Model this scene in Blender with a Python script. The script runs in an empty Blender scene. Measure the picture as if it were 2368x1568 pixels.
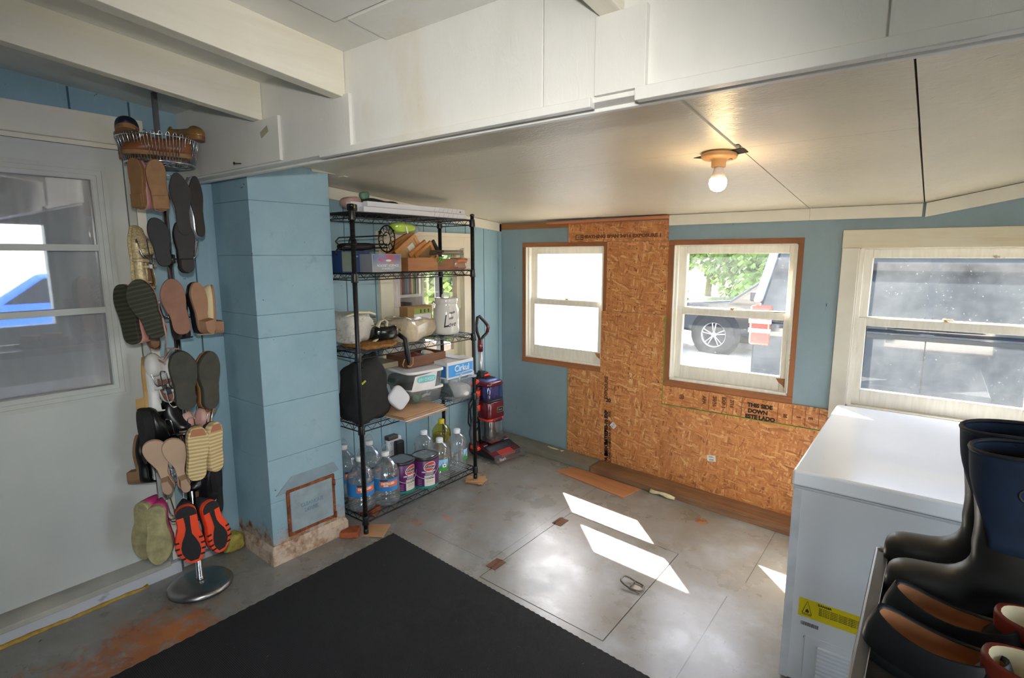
import bpy, bmesh, math, random
from mathutils import Matrix, Vector, noise
random.seed(7)
C = bpy.context.scene.collection
SC = bpy.context.scene
pi = math.pi
# ------------------------------------------------------------------ camera
W, H, F = 2368.0, 1568.0, 1267.0
CAM = Vector((0.0, 0.0, 1.55))
YAW, PITCH, ROLL = math.radians(-37.64), math.radians(8.733), math.radians(-0.105)
fw = Vector((math.sin(YAW)*math.cos(PITCH), math.cos(YAW)*math.cos(PITCH), -math.sin(PITCH)))
r0 = Vector((math.cos(YAW), -math.sin(YAW), 0)); u0 = r0.cross(fw)
rt = math.cos(ROLL)*r0 + math.sin(ROLL)*u0
up = -math.sin(ROLL)*r0 + math.cos(ROLL)*u0
cd = bpy.data.cameras.new('camera'); cam = bpy.data.objects.new('camera', cd); C.objects.link(cam)
cd.sensor_fit = 'HORIZONTAL'; cd.sensor_width = 36.0; cd.lens = 36.0*F/W
cd.clip_start = 0.02; cd.clip_end = 300
m = Matrix.Identity(4)
for i in range(3):
    m[i][0] = rt[i]; m[i][1] = up[i]; m[i][2] = -fw[i]; m[i][3] = CAM[i]
cam.matrix_world = m
SC.camera = cam
# ------------------------------------------------------------------ sky, sun, flash, exposure
SC.view_settings.view_transform = 'Standard'; SC.view_settings.look = 'None'
SC.view_settings.gamma = 1.0; SC.view_settings.use_curve_mapping = False
SC.view_settings.exposure = 0.12
wd = bpy.data.worlds.new('world'); SC.world = wd; wd.use_nodes = True
nt = wd.node_tree; nt.nodes.clear()
sky = nt.nodes.new('ShaderNodeTexSky'); sky.sky_type = 'NISHITA'; sky.sun_disc = False
sky.sun_elevation = math.radians(43.5); sky.sun_rotation = math.radians(-45)
sky.altitude = 50; sky.air_density = 1.0; sky.dust_density = 1.2; sky.ozone_density = 1.0
bg = nt.nodes.new('ShaderNodeBackground'); bg.inputs[1].default_value = 2.5
wo = nt.nodes.new('ShaderNodeOutputWorld')
hs = nt.nodes.new('ShaderNodeHueSaturation'); hs.inputs['Saturation'].default_value = 0.55
nt.links.new(sky.outputs[0], hs.inputs['Color']); nt.links.new(hs.outputs[0], bg.inputs[0]); nt.links.new(bg.outputs[0], wo.inputs[0])
def lamp(name, typ, loc, energy, color=(1, 1, 1), aim=None):
    ld = bpy.data.lights.new(name, typ); o = bpy.data.objects.new(name, ld); C.objects.link(o)
    ld.energy = energy; ld.color = color; o.location = loc
    if aim is not None: o.rotation_euler = Vector(aim).to_track_quat('-Z', 'Y').to_euler()
    return o
sun = lamp('sun', 'SUN', (-8, 12, 10), 95.0, (1.0, 0.93, 0.82), (0.745, -0.745, -1.0)); sun.data.angle = math.radians(0.53)
# the camera's flash, fired from the hot shoe above the lens
fl = lamp('camera_flash', 'SPOT', CAM + Vector((-0.02, 0.015, 0.14)), 100.0, (1.0, 0.97, 0.93), tuple(fw - rt*0.14 - Vector((0, 0, 0.10))))
fl.data.spot_size = math.radians(100); fl.data.spot_blend = 1.0; fl.data.shadow_soft_size = 0.025
SC.cycles.use_denoising = True
SC.cycles.max_bounces = 9; SC.cycles.diffuse_bounces = 5; SC.cycles.transparent_max_bounces = 24
SC.cycles.sample_clamp_indirect = 6.0
SC.cycles.caustics_reflective = False; SC.cycles.caustics_refractive = False
# ------------------------------------------------------------------ measuring helpers (a sight line met with a plane of the room)
def ray(u, v): return fw + rt*((u-W/2)/F) - up*((v-H/2)/F)
def at_x(u, v, x): d = ray(u, v); return CAM + d*((x-CAM.x)/d.x)
def at_y(u, v, y): d = ray(u, v); return CAM + d*((y-CAM.y)/d.y)
def at_z(u, v, z): d = ray(u, v); return CAM + d*((z-CAM.z)/d.z)
SLOPE = 0.045                                   # the porch floor falls away from the house
def zf(x): return -SLOPE*(x+2.4025)
def on_floor(u, v, dz=0.0):
    d = ray(u, v); t = -(CAM.z-dz+SLOPE*(CAM.x+2.4025))/(d.z+SLOPE*d.x); return CAM + d*t
XW, YW = -2.86, 3.55                            # house wall, window wall
def zc(x, y): return 1.806+0.087*(YW-y)+max(0.0, 0.2*(x+0.085))
# ------------------------------------------------------------------ colour and materials
def L(h):
    if isinstance(h, (tuple, list)): return (h[0], h[1], h[2], 1.0)
    h = h.lstrip('#'); o = []
    for i in (0, 2, 4):
        c = int(h[i:i+2], 16)/255.0
        o.append(c/12.92 if c <= 0.04045 else ((c+0.055)/1.055)**2.4)
    return (*o, 1.0)
MATS = {}
class NT:
    def __init__(s, name):
        s.m = bpy.data.materials.new(name); s.m.use_nodes = True; s.t = s.m.node_tree; s.t.nodes.clear()
        s.out = s.n('ShaderNodeOutputMaterial')
    def n(s, typ, **k):
        x = s.t.nodes.new(typ)
        for a, b in k.items():
            if a.startswith('i_'): x.inputs[int(a[2:])].default_value = b
            else: setattr(x, a, b)
        return x
    def l(s, a, b): s.t.links.new(a, b)
    def coords(s, scale=(1, 1, 1), rot=(0, 0, 0), src='Object'):
        tc = s.n('ShaderNodeTexCoord'); mp = s.n('ShaderNodeMapping')
        mp.inputs['Scale'].default_value = scale; mp.inputs['Rotation'].default_value = rot
        s.l(tc.outputs[src], mp.inputs['Vector']); return mp.outputs[0]
    def noise(s, vec, scale, detail=4, rough=0.55, dist=0.0):
        x = s.n('ShaderNodeTexNoise'); x.inputs['Scale'].default_value = scale; x.inputs['Detail'].default_value = detail
        x.inputs['Roughness'].default_value = rough; x.inputs['Distortion'].default_value = dist
        s.l(vec, x.inputs['Vector']); return x.outputs['Fac']
    def ramp(s, fac, stops, interp='LINEAR'):
        x = s.n('ShaderNodeValToRGB'); x.color_ramp.interpolation = interp; e = x.color_ramp.elements
        while len(e) < len(stops): e.new(0.5)
        for k, (p, c) in enumerate(stops): e[k].position = p; e[k].color = L(c)
        s.l(fac, x.inputs[0]); return x.outputs[0]
    def mask(s, fac, a, b):
        x = s.n('ShaderNodeMapRange'); x.inputs[1].default_value = a; x.inputs[2].default_value = b
        s.l(fac, x.inputs[0]); return x.outputs[0]
    def math(s, op, a, b=None):
        x = s.n('ShaderNodeMath', operation=op)
        for k, v in enumerate((a, b)):
            if v is None: continue
            if isinstance(v, (int, float)): x.inputs[k].default_value = v
            else: s.l(v, x.inputs[k])
        return x.outputs[0]
    def mix(s, fac, a, b):
        x = s.n('ShaderNodeMixRGB')
        for k, v in enumerate((fac, a, b)):
            if isinstance(v, (int, float)): x.inputs[k].default_value = v
            elif isinstance(v, (str, tuple)): x.inputs[k].default_value = L(v)
            else: s.l(v, x.inputs[k])
        return x.outputs[0]
    def bsdf(s, col, rough=0.5, metal=0.0, bump=None, bstr=0.2, bdist=0.002, coat=0.0, spec=0.5, link=True):
        b = s.n('ShaderNodeBsdfPrincipled')
        if isinstance(col, (str, tuple)): b.inputs['Base Color'].default_value = L(col)
        else: s.l(col, b.inputs['Base Color'])
        if isinstance(rough, (int, float)): b.inputs['Roughness'].default_value = rough
        else: s.l(rough, b.inputs['Roughness'])
        b.inputs['Metallic'].default_value = metal; b.inputs['Coat Weight'].default_value = coat
        b.inputs['Specular IOR Level'].default_value = spec
        if bump is not None:
            x = s.n('ShaderNodeBump'); x.inputs['Strength'].default_value = bstr; x.inputs['Distance'].default_value = bdist
            s.l(bump, x.inputs['Height']); s.l(x.outputs[0], b.inputs['Normal'])
        if link: s.l(b.outputs[0], s.out.inputs[0])
        return b
def M(c, r=0.5, m=0.0, var=0.12, sc=9.0, bump=0.0, bsc=60.0, coat=0.0, stretch=(1, 1, 1), spec=0.5):
    key = (c, r, m, var, sc, bump, bsc, coat, stretch, spec)
    if key in MATS: return MATS[key]
    t = NT('surface_'+str(len(MATS))); v = t.coords(stretch)
    n = t.noise(v, sc); base = L(c)
    dk = tuple(x*(1-var) for x in base[:3]); lt = tuple(min(1, x*(1+var)) for x in base[:3])
    col = t.ramp(n, [(0.3, dk), (0.7, lt)])
    bn = t.noise(v, bsc, 3) if bump else None
    t.bsdf(col, r, m, bn, bump, 0.003, coat, spec)
    MATS[key] = t.m; return t.m
def wood(c1, c2, axis=0, r=0.6, sc=14.0):
    key = ('wood', c1, c2, axis, r, sc)
    if key in MATS: return MATS[key]
    t = NT('wood_grain'); s = [sc, sc, sc]; s[axis] = sc*0.07
    v = t.coords(tuple(s)); n = t.noise(v, 2.2, 5, 0.6, 0.6); k = t.noise(t.coords(), 3.0)
    col = t.mix(t.mask(k, 0.45, 0.75), t.ramp(n, [(0.3, c1), (0.68, c2)]), c1)
    t.bsdf(col, r, 0, n, 0.15, 0.002); MATS[key] = t.m; return t.m
def glassy(name, tint=(1, 1, 1), haze=0.0, gloss=0.12, hazecol='e8eef2', rough=0.02, noisehaze=False):
    if name in MATS: return MATS[name]
    t = NT(name); tr = t.n('ShaderNodeBsdfTransparent'); tr.inputs[0].default_value = (*tint, 1)
    gl = t.n('ShaderNodeBsdfGlossy'); gl.inputs['Roughness'].default_value = rough
    lw = t.n('ShaderNodeLayerWeight'); lw.inputs[0].default_value = 0.5
    f = t.math('MULTIPLY', t.math('POWER', lw.outputs['Facing'], 3.5), 0.8); f = t.math('ADD', f, gloss*0.3)
    a = t.n('ShaderNodeMixShader'); t.l(f, a.inputs[0]); t.l(tr.outputs[0], a.inputs[1]); t.l(gl.outputs[0], a.inputs[2])
    if haze > 0:
        d = t.n('ShaderNodeBsdfDiffuse'); d.inputs[0].default_value = L(hazecol)
        tl = t.n('ShaderNodeBsdfTranslucent'); tl.inputs[0].default_value = L(hazecol)
        ad = t.n('ShaderNodeMixShader'); ad.inputs[0].default_value = 0.5
        t.l(d.outputs[0], ad.inputs[1]); t.l(tl.outputs[0], ad.inputs[2])
        b = t.n('ShaderNodeMixShader')
        if noisehaze:
            n1 = t.noise(t.coords(), 3.5, 6, 0.7); n2 = t.noise(t.coords(), 90, 2)
            h = t.math('ADD', t.math('MULTIPLY', t.mask(n1, 0.35, 0.8), haze*1.3), t.math('MULTIPLY', t.mask(n2, 0.70, 0.76), 0.10))
            h = t.math('ADD', h, haze*0.4); t.l(h, b.inputs[0])
        else: b.inputs[0].default_value = haze
        t.l(a.outputs[0], b.inputs[1]); t.l(ad.outputs[0], b.inputs[2]); a = b
    t.l(a.outputs[0], t.out.inputs[0]); MATS[name] = t.m; return t.m
def emis(c, s):
    t = NT('glowing_bulb'); e = t.n('ShaderNodeEmission'); e.inputs[0].default_value = L(c); e.inputs[1].default_value = s
    t.l(e.outputs[0], t.out.inputs[0]); return t.m
# ------------------------------------------------------------------ mesh builder
class MB:
    def __init__(s): s.v = []; s.f = []; s.mi = []; s.sm = []; s.X = Matrix.Identity(4); s.cur = 0
    def add(s, vs, fs, smooth=False):
        o = len(s.v); s.v += [tuple(s.X @ Vector(p)) for p in vs]
        for f in fs: s.f.append([o+i for i in f]); s.mi.append(s.cur); s.sm.append(smooth)
        return s
    def hexa(s, p): return s.add(p, [(0, 3, 2, 1), (4, 5, 6, 7), (0, 1, 5, 4), (1, 2, 6, 5), (2, 3, 7, 6), (3, 0, 4, 7)])
    def box(s, x0, x1, y0, y1, z0, z1):
        return s.hexa([(x0, y0, z0), (x1, y0, z0), (x1, y1, z0), (x0, y1, z0), (x0, y0, z1), (x1, y0, z1), (x1, y1, z1), (x0, y1, z1)])
    def cbox(s, c, d): return s.box(c[0]-d[0]/2, c[0]+d[0]/2, c[1]-d[1]/2, c[1]+d[1]/2, c[2]-d[2]/2, c[2]+d[2]/2)
    def quad(s, a, b, c, d): return s.add([a, b, c, d], [(0, 1, 2, 3)])
    def loft(s, rings, cap0=True, cap1=True, closed=True, smooth=True):
        n = len(rings[0]); vs = [p for r in rings for p in r]; fs = []
        for i in range(len(rings)-1):
            for j in range(n if closed else n-1):
                k = (j+1) % n; fs.append((i*n+j, i*n+k, (i+1)*n+k, (i+1)*n+j))
        s.add(vs, fs, smooth)
        if cap0: s.add(rings[0], [tuple(range(n))[::-1]])
        if cap1: s.add(rings[-1], [tuple(range(n))])
        return s
    def tube(s, pts, r, seg=6, closed=False, cap=True):
        P = [Vector(p) for p in pts]; n = len(P); rings = []; prev = None
        for i, p in enumerate(P):
            a = P[(i-1) % n] if (closed or i > 0) else p; b = P[(i+1) % n] if (closed or i < n-1) else p
            t = (b-a); t = t.normalized() if t.length > 1e-9 else Vector((0, 0, 1))
            if prev is None:
                q = Vector((0, 0, 1)) if abs(t.z) < 0.9 else Vector((1, 0, 0)); nx = t.cross(q).normalized()
            else:
                nx = prev - t*prev.dot(t); nx = nx.normalized() if nx.length > 1e-6 else t.orthogonal().normalized()
            prev = nx; ny = t.cross(nx); rr = r[i] if isinstance(r, (list, tuple)) else r
            rings.append([tuple(p+nx*math.cos(2*pi*k/seg)*rr+ny*math.sin(2*pi*k/seg)*rr) for k in range(seg)])
        if closed: rings.append(rings[0]); cap = False
        return s.loft(rings, cap, cap)
    def lathe(s, prof, seg=24, c=(0, 0, 0), cap=True):
        rings = [[(c[0]+r*math.cos(2*pi*k/seg), c[1]+r*math.sin(2*pi*k/seg), c[2]+z) for k in range(seg)] for r, z in prof]
        return s.loft(rings, cap and prof[0][0] > 1e-4, cap and prof[-1][0] > 1e-4)
    def prism(s, poly, h0, h1, ax=2):
        def P(a, b, h): return {2: (a, b, h), 1: (a, h, b), 0: (h, a, b)}[ax]
        return s.loft([[P(a, b, h0) for a, b in poly], [P(a, b, h1) for a, b in poly]], smooth=False)
    def grid(s, nu, nv, f, smooth=True):
        vs = [f(i/nu, j/nv) for i in range(nu+1) for j in range(nv+1)]
        return s.add(vs, [(i*(nv+1)+j, (i+1)*(nv+1)+j, (i+1)*(nv+1)+j+1, i*(nv+1)+j+1) for i in range(nu) for j in range(nv)], smooth)
    def ball(s, c, r, nu=16, nv=10, p=1.0):
        R = r if isinstance(r, (tuple, list)) else (r, r, r)
        def sp(x): return math.copysign(abs(x)**p, x)
        rings = []
        for i in range(1, nv):
            a = -pi/2+pi*i/nv
            rings.append([(c[0]+R[0]*sp(math.cos(a))*sp(math.cos(2*pi*k/nu)), c[1]+R[1]*sp(math.cos(a))*sp(math.sin(2*pi*k/nu)), c[2]+R[2]*sp(math.sin(a))) for k in range(nu)])
        s.loft(rings, False, False)
        n = nu; b = rings[0]; t = rings[-1]
        s.add(b+[(c[0], c[1], c[2]-R[2])], [((k+1) % n, k, n) for k in range(n)], True)
        s.add(t+[(c[0], c[1], c[2]+R[2])], [(k, (k+1) % n, n) for k in range(n)], True)
        return s
    def build(s, name, mats, parent=None, bevel=0.0, solid=0.0, sub=0, merge=True, seg=2):
        me = bpy.data.meshes.new(name); me.from_pydata(s.v, [], s.f)
        if not isinstance(mats, (list, tuple)): mats = [mats]
        for x in mats: me.materials.append(x)
        me.polygons.foreach_set('material_index', s.mi); me.polygons.foreach_set('use_smooth', s.sm)
        bm = bmesh.new(); bm.from_mesh(me)
        if merge: bmesh.ops.remove_doubles(bm, verts=bm.verts, dist=1e-5)
        bmesh.ops.recalc_face_normals(bm, faces=bm.faces); bm.to_mesh(me); bm.free(); me.update()
        o = bpy.data.objects.new(name, me); C.objects.link(o)
        if parent is not None: o.parent = parent
        if solid: x = o.modifiers.new('solid', 'SOLIDIFY'); x.thickness = solid; x.offset = 0
        if bevel:
            x = o.modifiers.new('bevel', 'BEVEL'); x.width = bevel; x.segments = seg; x.limit_method = 'ANGLE'; x.angle_limit = 0.6
        if sub: x = o.modifiers.new('sub', 'SUBSURF'); x.levels = sub; x.render_levels = sub
        return o
def tag(o, label=None, cat=None, group=None, kind=None):
    if label: o['label'] = label
    if cat: o['category'] = cat
    if group: o['group'] = group
    if kind: o['kind'] = kind
    return o
def struct(o, label=None, cat=None): return tag(o, label, cat, kind='structure')
def thing(name, label, cat, loc=(0, 0, 0), rz=0.0, group=None, rot=None):
    o = bpy.data.objects.new(name, None); C.objects.link(o); o.empty_display_size = 0.05
    o.location = loc; o.rotation_euler = rot if rot else (0, 0, rz)
    return tag(o, label, cat, group)
def copy_tree(o, parent=None):
    c = o.copy(); C.objects.link(c)
    if parent is not None: c.parent = parent
    for ch in list(o.children): copy_tree(ch, c)
    return c
def text(s, size, mat, parent=None, loc=(0, 0, 0), rot=(0, 0, 0), name='lettering', sx=1.0, bold=0.0, align='CENTER', ext=0.0006, shear=0.0):
    cu = bpy.data.curves.new(name, 'FONT'); cu.body = s; cu.size = size; cu.align_x = align; cu.align_y = 'CENTER'
    cu.extrude = ext; cu.offset = bold; cu.shear = shear; cu.resolution_u = 3
    tmp = bpy.data.objects.new(name, cu); C.objects.link(tmp)
    dg = bpy.context.evaluated_depsgraph_get(); me = bpy.data.meshes.new_from_object(tmp.evaluated_get(dg))
    bpy.data.objects.remove(tmp); bpy.data.curves.remove(cu); me.materials.clear(); me.materials.append(mat)
    o = bpy.data.objects.new(name, me); C.objects.link(o); o.location = loc; o.rotation_euler = rot; o.scale = (sx, 1, 1)
    if parent is not None: o.parent = parent
    return o
FX = (pi/2, 0, pi/2)      # lettering that faces +X
FY = (pi/2, 0, 0)         # lettering that faces -Y
# ================================================================== shared materials
WHITE = M('e9e6dc', 0.45, var=0.05, sc=4, bump=0.12, bsc=40)
WHITE_WOOD = M('e6e1d2', 0.42, var=0.08, sc=3, bump=0.15, bsc=30)
BLACKM = M('17181a', 0.42, 0.3, var=0.15)
BLACKP = M('161618', 0.35, var=0.15)
CHROME = M('c9cbcf', 0.16, 1.0, var=0.04)
STEEL = M('9a9a98', 0.32, 1.0, var=0.1)
CARD = M('b58b62', 0.85, var=0.1, sc=14)
RUBBER = M('2a2926', 0.55, var=0.2, sc=12)
def siding_mat():
    t = NT('blue_siding_paint'); v = t.coords((1, 1, 0.12)); n = t.noise(v, 40, 5, 0.6); k = t.noise(t.coords(), 2.2, 5)
    sp = t.noise(t.coords(), 38, 2)
    c = t.ramp(k, [(0.3, '86a7b5'), (0.7, '97b4bf')]); c = t.mix(t.mask(n, 0.6, 0.9), c, 'a9c2cb'); c = t.mix(t.mask(sp, 0.73, 0.76), c, '4d6b78')
    t.bsdf(c, 0.42, 0, n, 0.25, 0.002); return t.m
def osbpaint_mat():
    t = NT('blue_painted_strand_board'); v = t.coords((1, 1, 0.35)); n = t.noise(v, 55, 4, 0.6, 1.0); k = t.noise(t.coords(), 2.0, 5)
    sp = t.noise(t.coords((1, 1, 0.3)), 26, 3)
    c = t.ramp(k, [(0.3, '7b919a'), (0.7, '8a9ea6')]); c = t.mix(t.mask(sp, 0.72, 0.76), c, '39505a')
    t.bsdf(c, 0.45, 0, n, 0.55, 0.003); return t.m
def osb_mat():
    t = NT('oriented_strand_board'); tc = t.coords(); ns = t.n('ShaderNodeTexNoise'); ns.inputs['Scale'].default_value = 9
    t.l(tc, ns.inputs['Vector']); wob = t.n('ShaderNodeMixRGB', blend_type='ADD'); wob.inputs[0].default_value = 0.03
    t.l(tc, wob.inputs[1]); t.l(ns.outputs['Color'], wob.inputs[2])
    col = None; hgt = None
    for k, (a, s) in enumerate(((0.15, (78, 1, 13)), (-0.6, (92, 1, 15)), (0.85, (72, 1, 14)), (-0.12, (110, 1, 17)), (1.45, (98, 1, 16)))):
        ro = t.n('ShaderNodeMapping'); ro.inputs['Rotation'].default_value = (0, a, 0); t.l(wob.outputs[0], ro.inputs[0])
        mp = t.n('ShaderNodeMapping'); mp.inputs['Scale'].default_value = s; mp.inputs['Location'].default_value = (k*3.7, k*1.3, k*5.1); t.l(ro.outputs[0], mp.inputs[0])
        vo = t.n('ShaderNodeTexVoronoi'); vo.inputs['Scale'].default_value = 1.0; t.l(mp.outputs[0], vo.inputs['Vector'])
        se = t.n('ShaderNodeSeparateColor'); t.l(vo.outputs['Color'], se.inputs[0])
        c = t.ramp(se.outputs[0], [(0.0, '8c5632'), (0.1, 'a86c3e'), (0.5, 'ba7b48'), (0.85, 'c68b57'), (1.0, 'd3a673')])
        if col is None: col, hgt = c, se.outputs[0]
        else:
            f = t.mask(se.outputs[1], 0.62, 0.63); col = t.mix(f, col, c); x = t.mix(f, hgt, se.outputs[0]); hgt = x
    k = t.noise(tc, 2.3, 5); col = t.mix(t.math('MULTIPLY', t.mask(k, 0.5, 0.75), 0.35), col, '7c4522')
    t.bsdf(col, 0.5, 0, hgt, 0.3, 0.002); return t.m
def ceil_mat():
    t = NT('painted_strand_ceiling'); v = t.coords((0.5, 1.6, 1)); n = t.noise(v, 42, 4, 0.65, 1.6); k = t.noise(t.coords(), 1.4, 5)
    st = t.noise(t.coords((0.4, 3, 1)), 30, 3, 0.6, 1.0)
    c = t.ramp(k, [(0.3, 'd6cdb8'), (0.7, 'e3dcca')]); c = t.mix(t.mask(st, 0.7, 0.8), c, 'a59c88')
    t.bsdf(c, 0.33, 0, n, 0.9, 0.004); return t.m
def beam_mat():
    t = NT('painted_strand_beam'); v = t.coords((1.4, 1, 0.35)); n = t.noise(v, 40, 4, 0.65, 1.2); k = t.noise(t.coords((1, 1, 0.4)), 3.2, 5)
    sp = t.noise(t.coords(), 19, 2)
    c = t.ramp(k, [(0.35, 'd7d6cf'), (0.62, 'e3e2dc'), (0.8, 'd9cfb8')]); c = t.mix(t.mask(sp, 0.75, 0.79), c, 'a98d64')
    t.bsdf(c, 0.4, 0, n, 0.4, 0.003); return t.m
def floor_mat():
    t = NT('worn_grey_painted_plywood'); v = t.coords(); g = t.noise(t.coords((0.35, 2.2, 1)), 26, 6, 0.7); g2 = t.noise(t.coords((2.0, 0.4, 1)), 22, 6, 0.7)
    k = t.noise(v, 1.6, 6, 0.6); k2 = t.noise(v, 4.5, 6, 0.65); sp = t.noise(v, 30, 3); d = t.noise(t.coords((1, 1, 1), (0, 0, 1)), 2.7, 6, 0.7)
    c = t.ramp(k, [(0.3, '74716a'), (0.5, '888680'), (0.7, '999997')])
    c = t.mix(t.math('MULTIPLY', t.mask(k2, 0.5, 0.75), 0.7), c, 'a6abb2'); c = t.mix(t.math('MULTIPLY', t.mask(d, 0.40, 0.78), 0.75), c, '7a6f5d')
    c = t.mix(t.math('MULTIPLY', t.mask(g, 0.58, 0.75), 0.45), c, '77736b'); c = t.mix(t.math('MULTIPLY', t.mask(g2, 0.62, 0.75), 0.35), c, '6f6c66')
    c = t.mix(t.mask(sp, 0.74, 0.77), c, '4b4239')
    sx = t.n('ShaderNodeSeparateXYZ'); t.l(v, sx.inputs[0])
    # bare orange-brown wood where the paint has worn off: patches with ragged outlines
    for (px, py, rx, ry) in ((-2.38, 0.72, 0.30, 0.36), (-2.30, 0.35, 0.35, 0.3), (-1.0, 3.2, 0.05, 0.05), (-2.3, 2.05, 0.07, 0.05), (-2.2, 2.2, 0.06, 0.03)):
        a = t.math('DIVIDE', t.math('SUBTRACT', sx.outputs[0], px), rx); b = t.math('DIVIDE', t.math('SUBTRACT', sx.outputs[1], py), ry)
        e = t.math('SUBTRACT', 1.0, t.math('ADD', t.math('MULTIPLY', a, a), t.math('MULTIPLY', b, b)))
        f = t.mask(t.math('ADD', t.math('MULTIPLY', e, 0.2), t.math('ADD', t.math('MULTIPLY', t.noise(v, 11, 7, 0.75), 0.7), t.math('MULTIPLY', t.noise(v, 3.5, 5, 0.7), 0.33))), 0.60, 0.72)
        f = t.math('MULTIPLY', f, t.mask(e, 0.0, 0.12)); c = t.mix(f, c, t.ramp(k2, [(0.35, '8a5230'), (0.7, 'b06f40')]))
    # seams between the plywood sheets
    for (ax, pos, lo, hi) in ((0, -0.66, 0.2, 2.55), (1, 2.02, -2.2, -1.75), (0, -1.72, 2.05, 3.4), (0, -0.62, 2.72, 3.4)):
        f = t.math('LESS_THAN', t.math('ABSOLUTE', t.math('SUBTRACT', sx.outputs[ax], pos)), 0.0022)
        f = t.math('MULTIPLY', f, t.math('MULTIPLY', t.math('GREATER_THAN', sx.outputs[1-ax], lo), t.math('LESS_THAN', sx.outputs[1-ax], hi)))
        c = t.mix(t.math('MULTIPLY', f, 0.8), c, '463f36')
    r = t.ramp(k2, [(0.3, '808080'), (0.7, 'a8a8a8')]); t.bsdf(c, r, 0, g, 0.25, 0.0015); return t.m
SIDING, OSBP, OSB, CEIL, BEAM, FLOORM = siding_mat(), osbpaint_mat(), osb_mat(), ceil_mat(), beam_mat(), floor_mat()
DKBLUE = M('46677a', 0.6, var=0.15)
BROWN = wood('7c4d2e', 'a4693f', 0); BROWNV = wood('7c4d2e', 'a4693f', 2)
XE, YE = 2.0, -1.7                               # the porch's outer side and its near end
# ================================================================== floor
def slab(mb, x0, x1, y0, y1, dz0, dz1):
    P = lambda x, y, d: (x, y, zf(x)+d)
    return mb.hexa([P(x0, y0, dz0), P(x1, y0, dz0), P(x1, y1, dz0), P(x0, y1, dz0), P(x0, y0, dz1), P(x1, y0, dz1), P(x1, y1, dz1), P(x0, y1, dz1)])
# trap door opening in the floor
ta, tb, tcn, td = on_floor(1105, 1329), on_floor(1327, 1186), on_floor(1577, 1287), on_floor(1381, 1481)
tx0, tx1 = (ta.x+tb.x)/2, (tcn.x+td.x)/2; ty0, ty1 = (ta.y+td.y)/2, (tb.y+tcn.y)/2
mb = MB()
slab(mb, XW-0.1, tx0, YE, YW+0.1, -0.05, 0); slab(mb, tx1, XE+0.1, YE, YW+0.1, -0.05, 0)
slab(mb, tx0, tx1, YE, ty0, -0.05, 0); slab(mb, tx0, tx1, ty1, YW+0.1, -0.05, 0)
struct(mb.build('floor', FLOORM))
mb = MB(); slab(mb, tx0-0.05, tx1+0.05, ty0-0.05, ty1+0.05, -0.08, -0.052); struct(mb.build('floor_framing', M('2b241c', 0.9)))
td_ = thing('trap_door', 'grey painted plywood trap door cut into the floor beside the black mat', 'trap door', (0, 0, 0))
g = 0.004; mb = MB(); slab(mb, tx0+g, tx1-g, ty0+g, ty1-g, -0.03, 0.0006); mb.build('panel', FLOORM, td_)
hp = on_floor(1462, 1357); h = MB()
def fz(x, y, d): return (x, y, zf(x)+d)
hx, hy = hp.x, hp.y
def rnd(cx, cy, rx, ry, d, n=24, p=0.6):
    o = []
    for k in range(n):
        a = 2*pi*k/n; o.append((cx+rx*math.copysign(abs(math.cos(a))**p, math.cos(a)), cy+ry*math.copysign(abs(math.sin(a))**p, math.sin(a)), d))
    return o
ring = [(x, y, zf(x)+0.012+max(0, (hx-x))*0.25) for x, y, d in rnd(hx, hy, 0.055, 0.034, 0)]
h.tube(ring, 0.0045, 6, True); h.tube([fz(hx, hy-0.034, 0.012), fz(hx, hy+0.034, 0.012)], 0.004, 6)
h.build('pull_handle', M('6d675c', 0.5, 0.7), td_)
mb = MB(); slab(mb, hx-0.002, hx+0.052, hy-0.03, hy+0.03, 0.0006, 0.005); mb.build('handle_plate', M('9b9488', 0.5, 0.5), td_)
for (u, v) in ((1296, 1207), (1147, 1305)):
    p = on_floor(u, v); mb = MB(); slab(mb, p.x-0.03, p.x+0.03, p.y-0.045, p.y+0.045, 0.0006, 0.003)
    mb.tube([fz(tx0, p.y-0.045, 0.004), fz(tx0, p.y+0.045, 0.004)], 0.004, 6); mb.build('hinge', M('6e4a37', 0.8, 0.2, var=0.3), td_)
# ================================================================== house wall (blue grooved boards), door and window openings
DY0, DY1, DZ1 = -0.06, 0.925, 2.02
WY0, WY1, WZ0, WZ1 = 2.385, 3.09, 0.78, 1.60
grooves = [-1.7, -1.385, -1.17, -0.955, -0.74, -0.525, -0.31, -0.1, 0.115, 0.33, 0.545, 0.76, 0.972, 1.19, 1.405, 1.62, 1.835, 2.05, 2.27, 2.487, 2.703, 2.92, 3.132, 3.344, 3.521, YW+0.08]
def wall_pieces(y0, y1, z0, z1):
    cuts = sorted({y0, y1, *[c for c in (DY0, DY1, WY0, WY1) if y0 < c < y1]}); out = []
    for a, b in zip(cuts, cuts[1:]):
        mid = (a+b)/2
        if DY0 < mid < DY1: out.append((a, b, DZ1, z1))
        elif WY0 < mid < WY1: out += [(a, b, z0, WZ0), (a, b, WZ1, z1)]
        else: out.append((a, b, z0, z1))
    return out
mb = MB()
for a, b in zip(grooves, grooves[1:]):
    for (p, q, r, s) in wall_pieces(a+0.004, b-0.004, -0.05, 2.55): mb.box(XW-0.012, XW, p, q, r, s)
mb.cur = 1
for (p, q, r, s) in wall_pieces(-1.7, YW+0.1, -0.05, 2.55): mb.box(XW-0.10, XW-0.0119, p, q, r, s)
struct(mb.build('wall_left', [SIDING, DKBLUE]))
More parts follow.
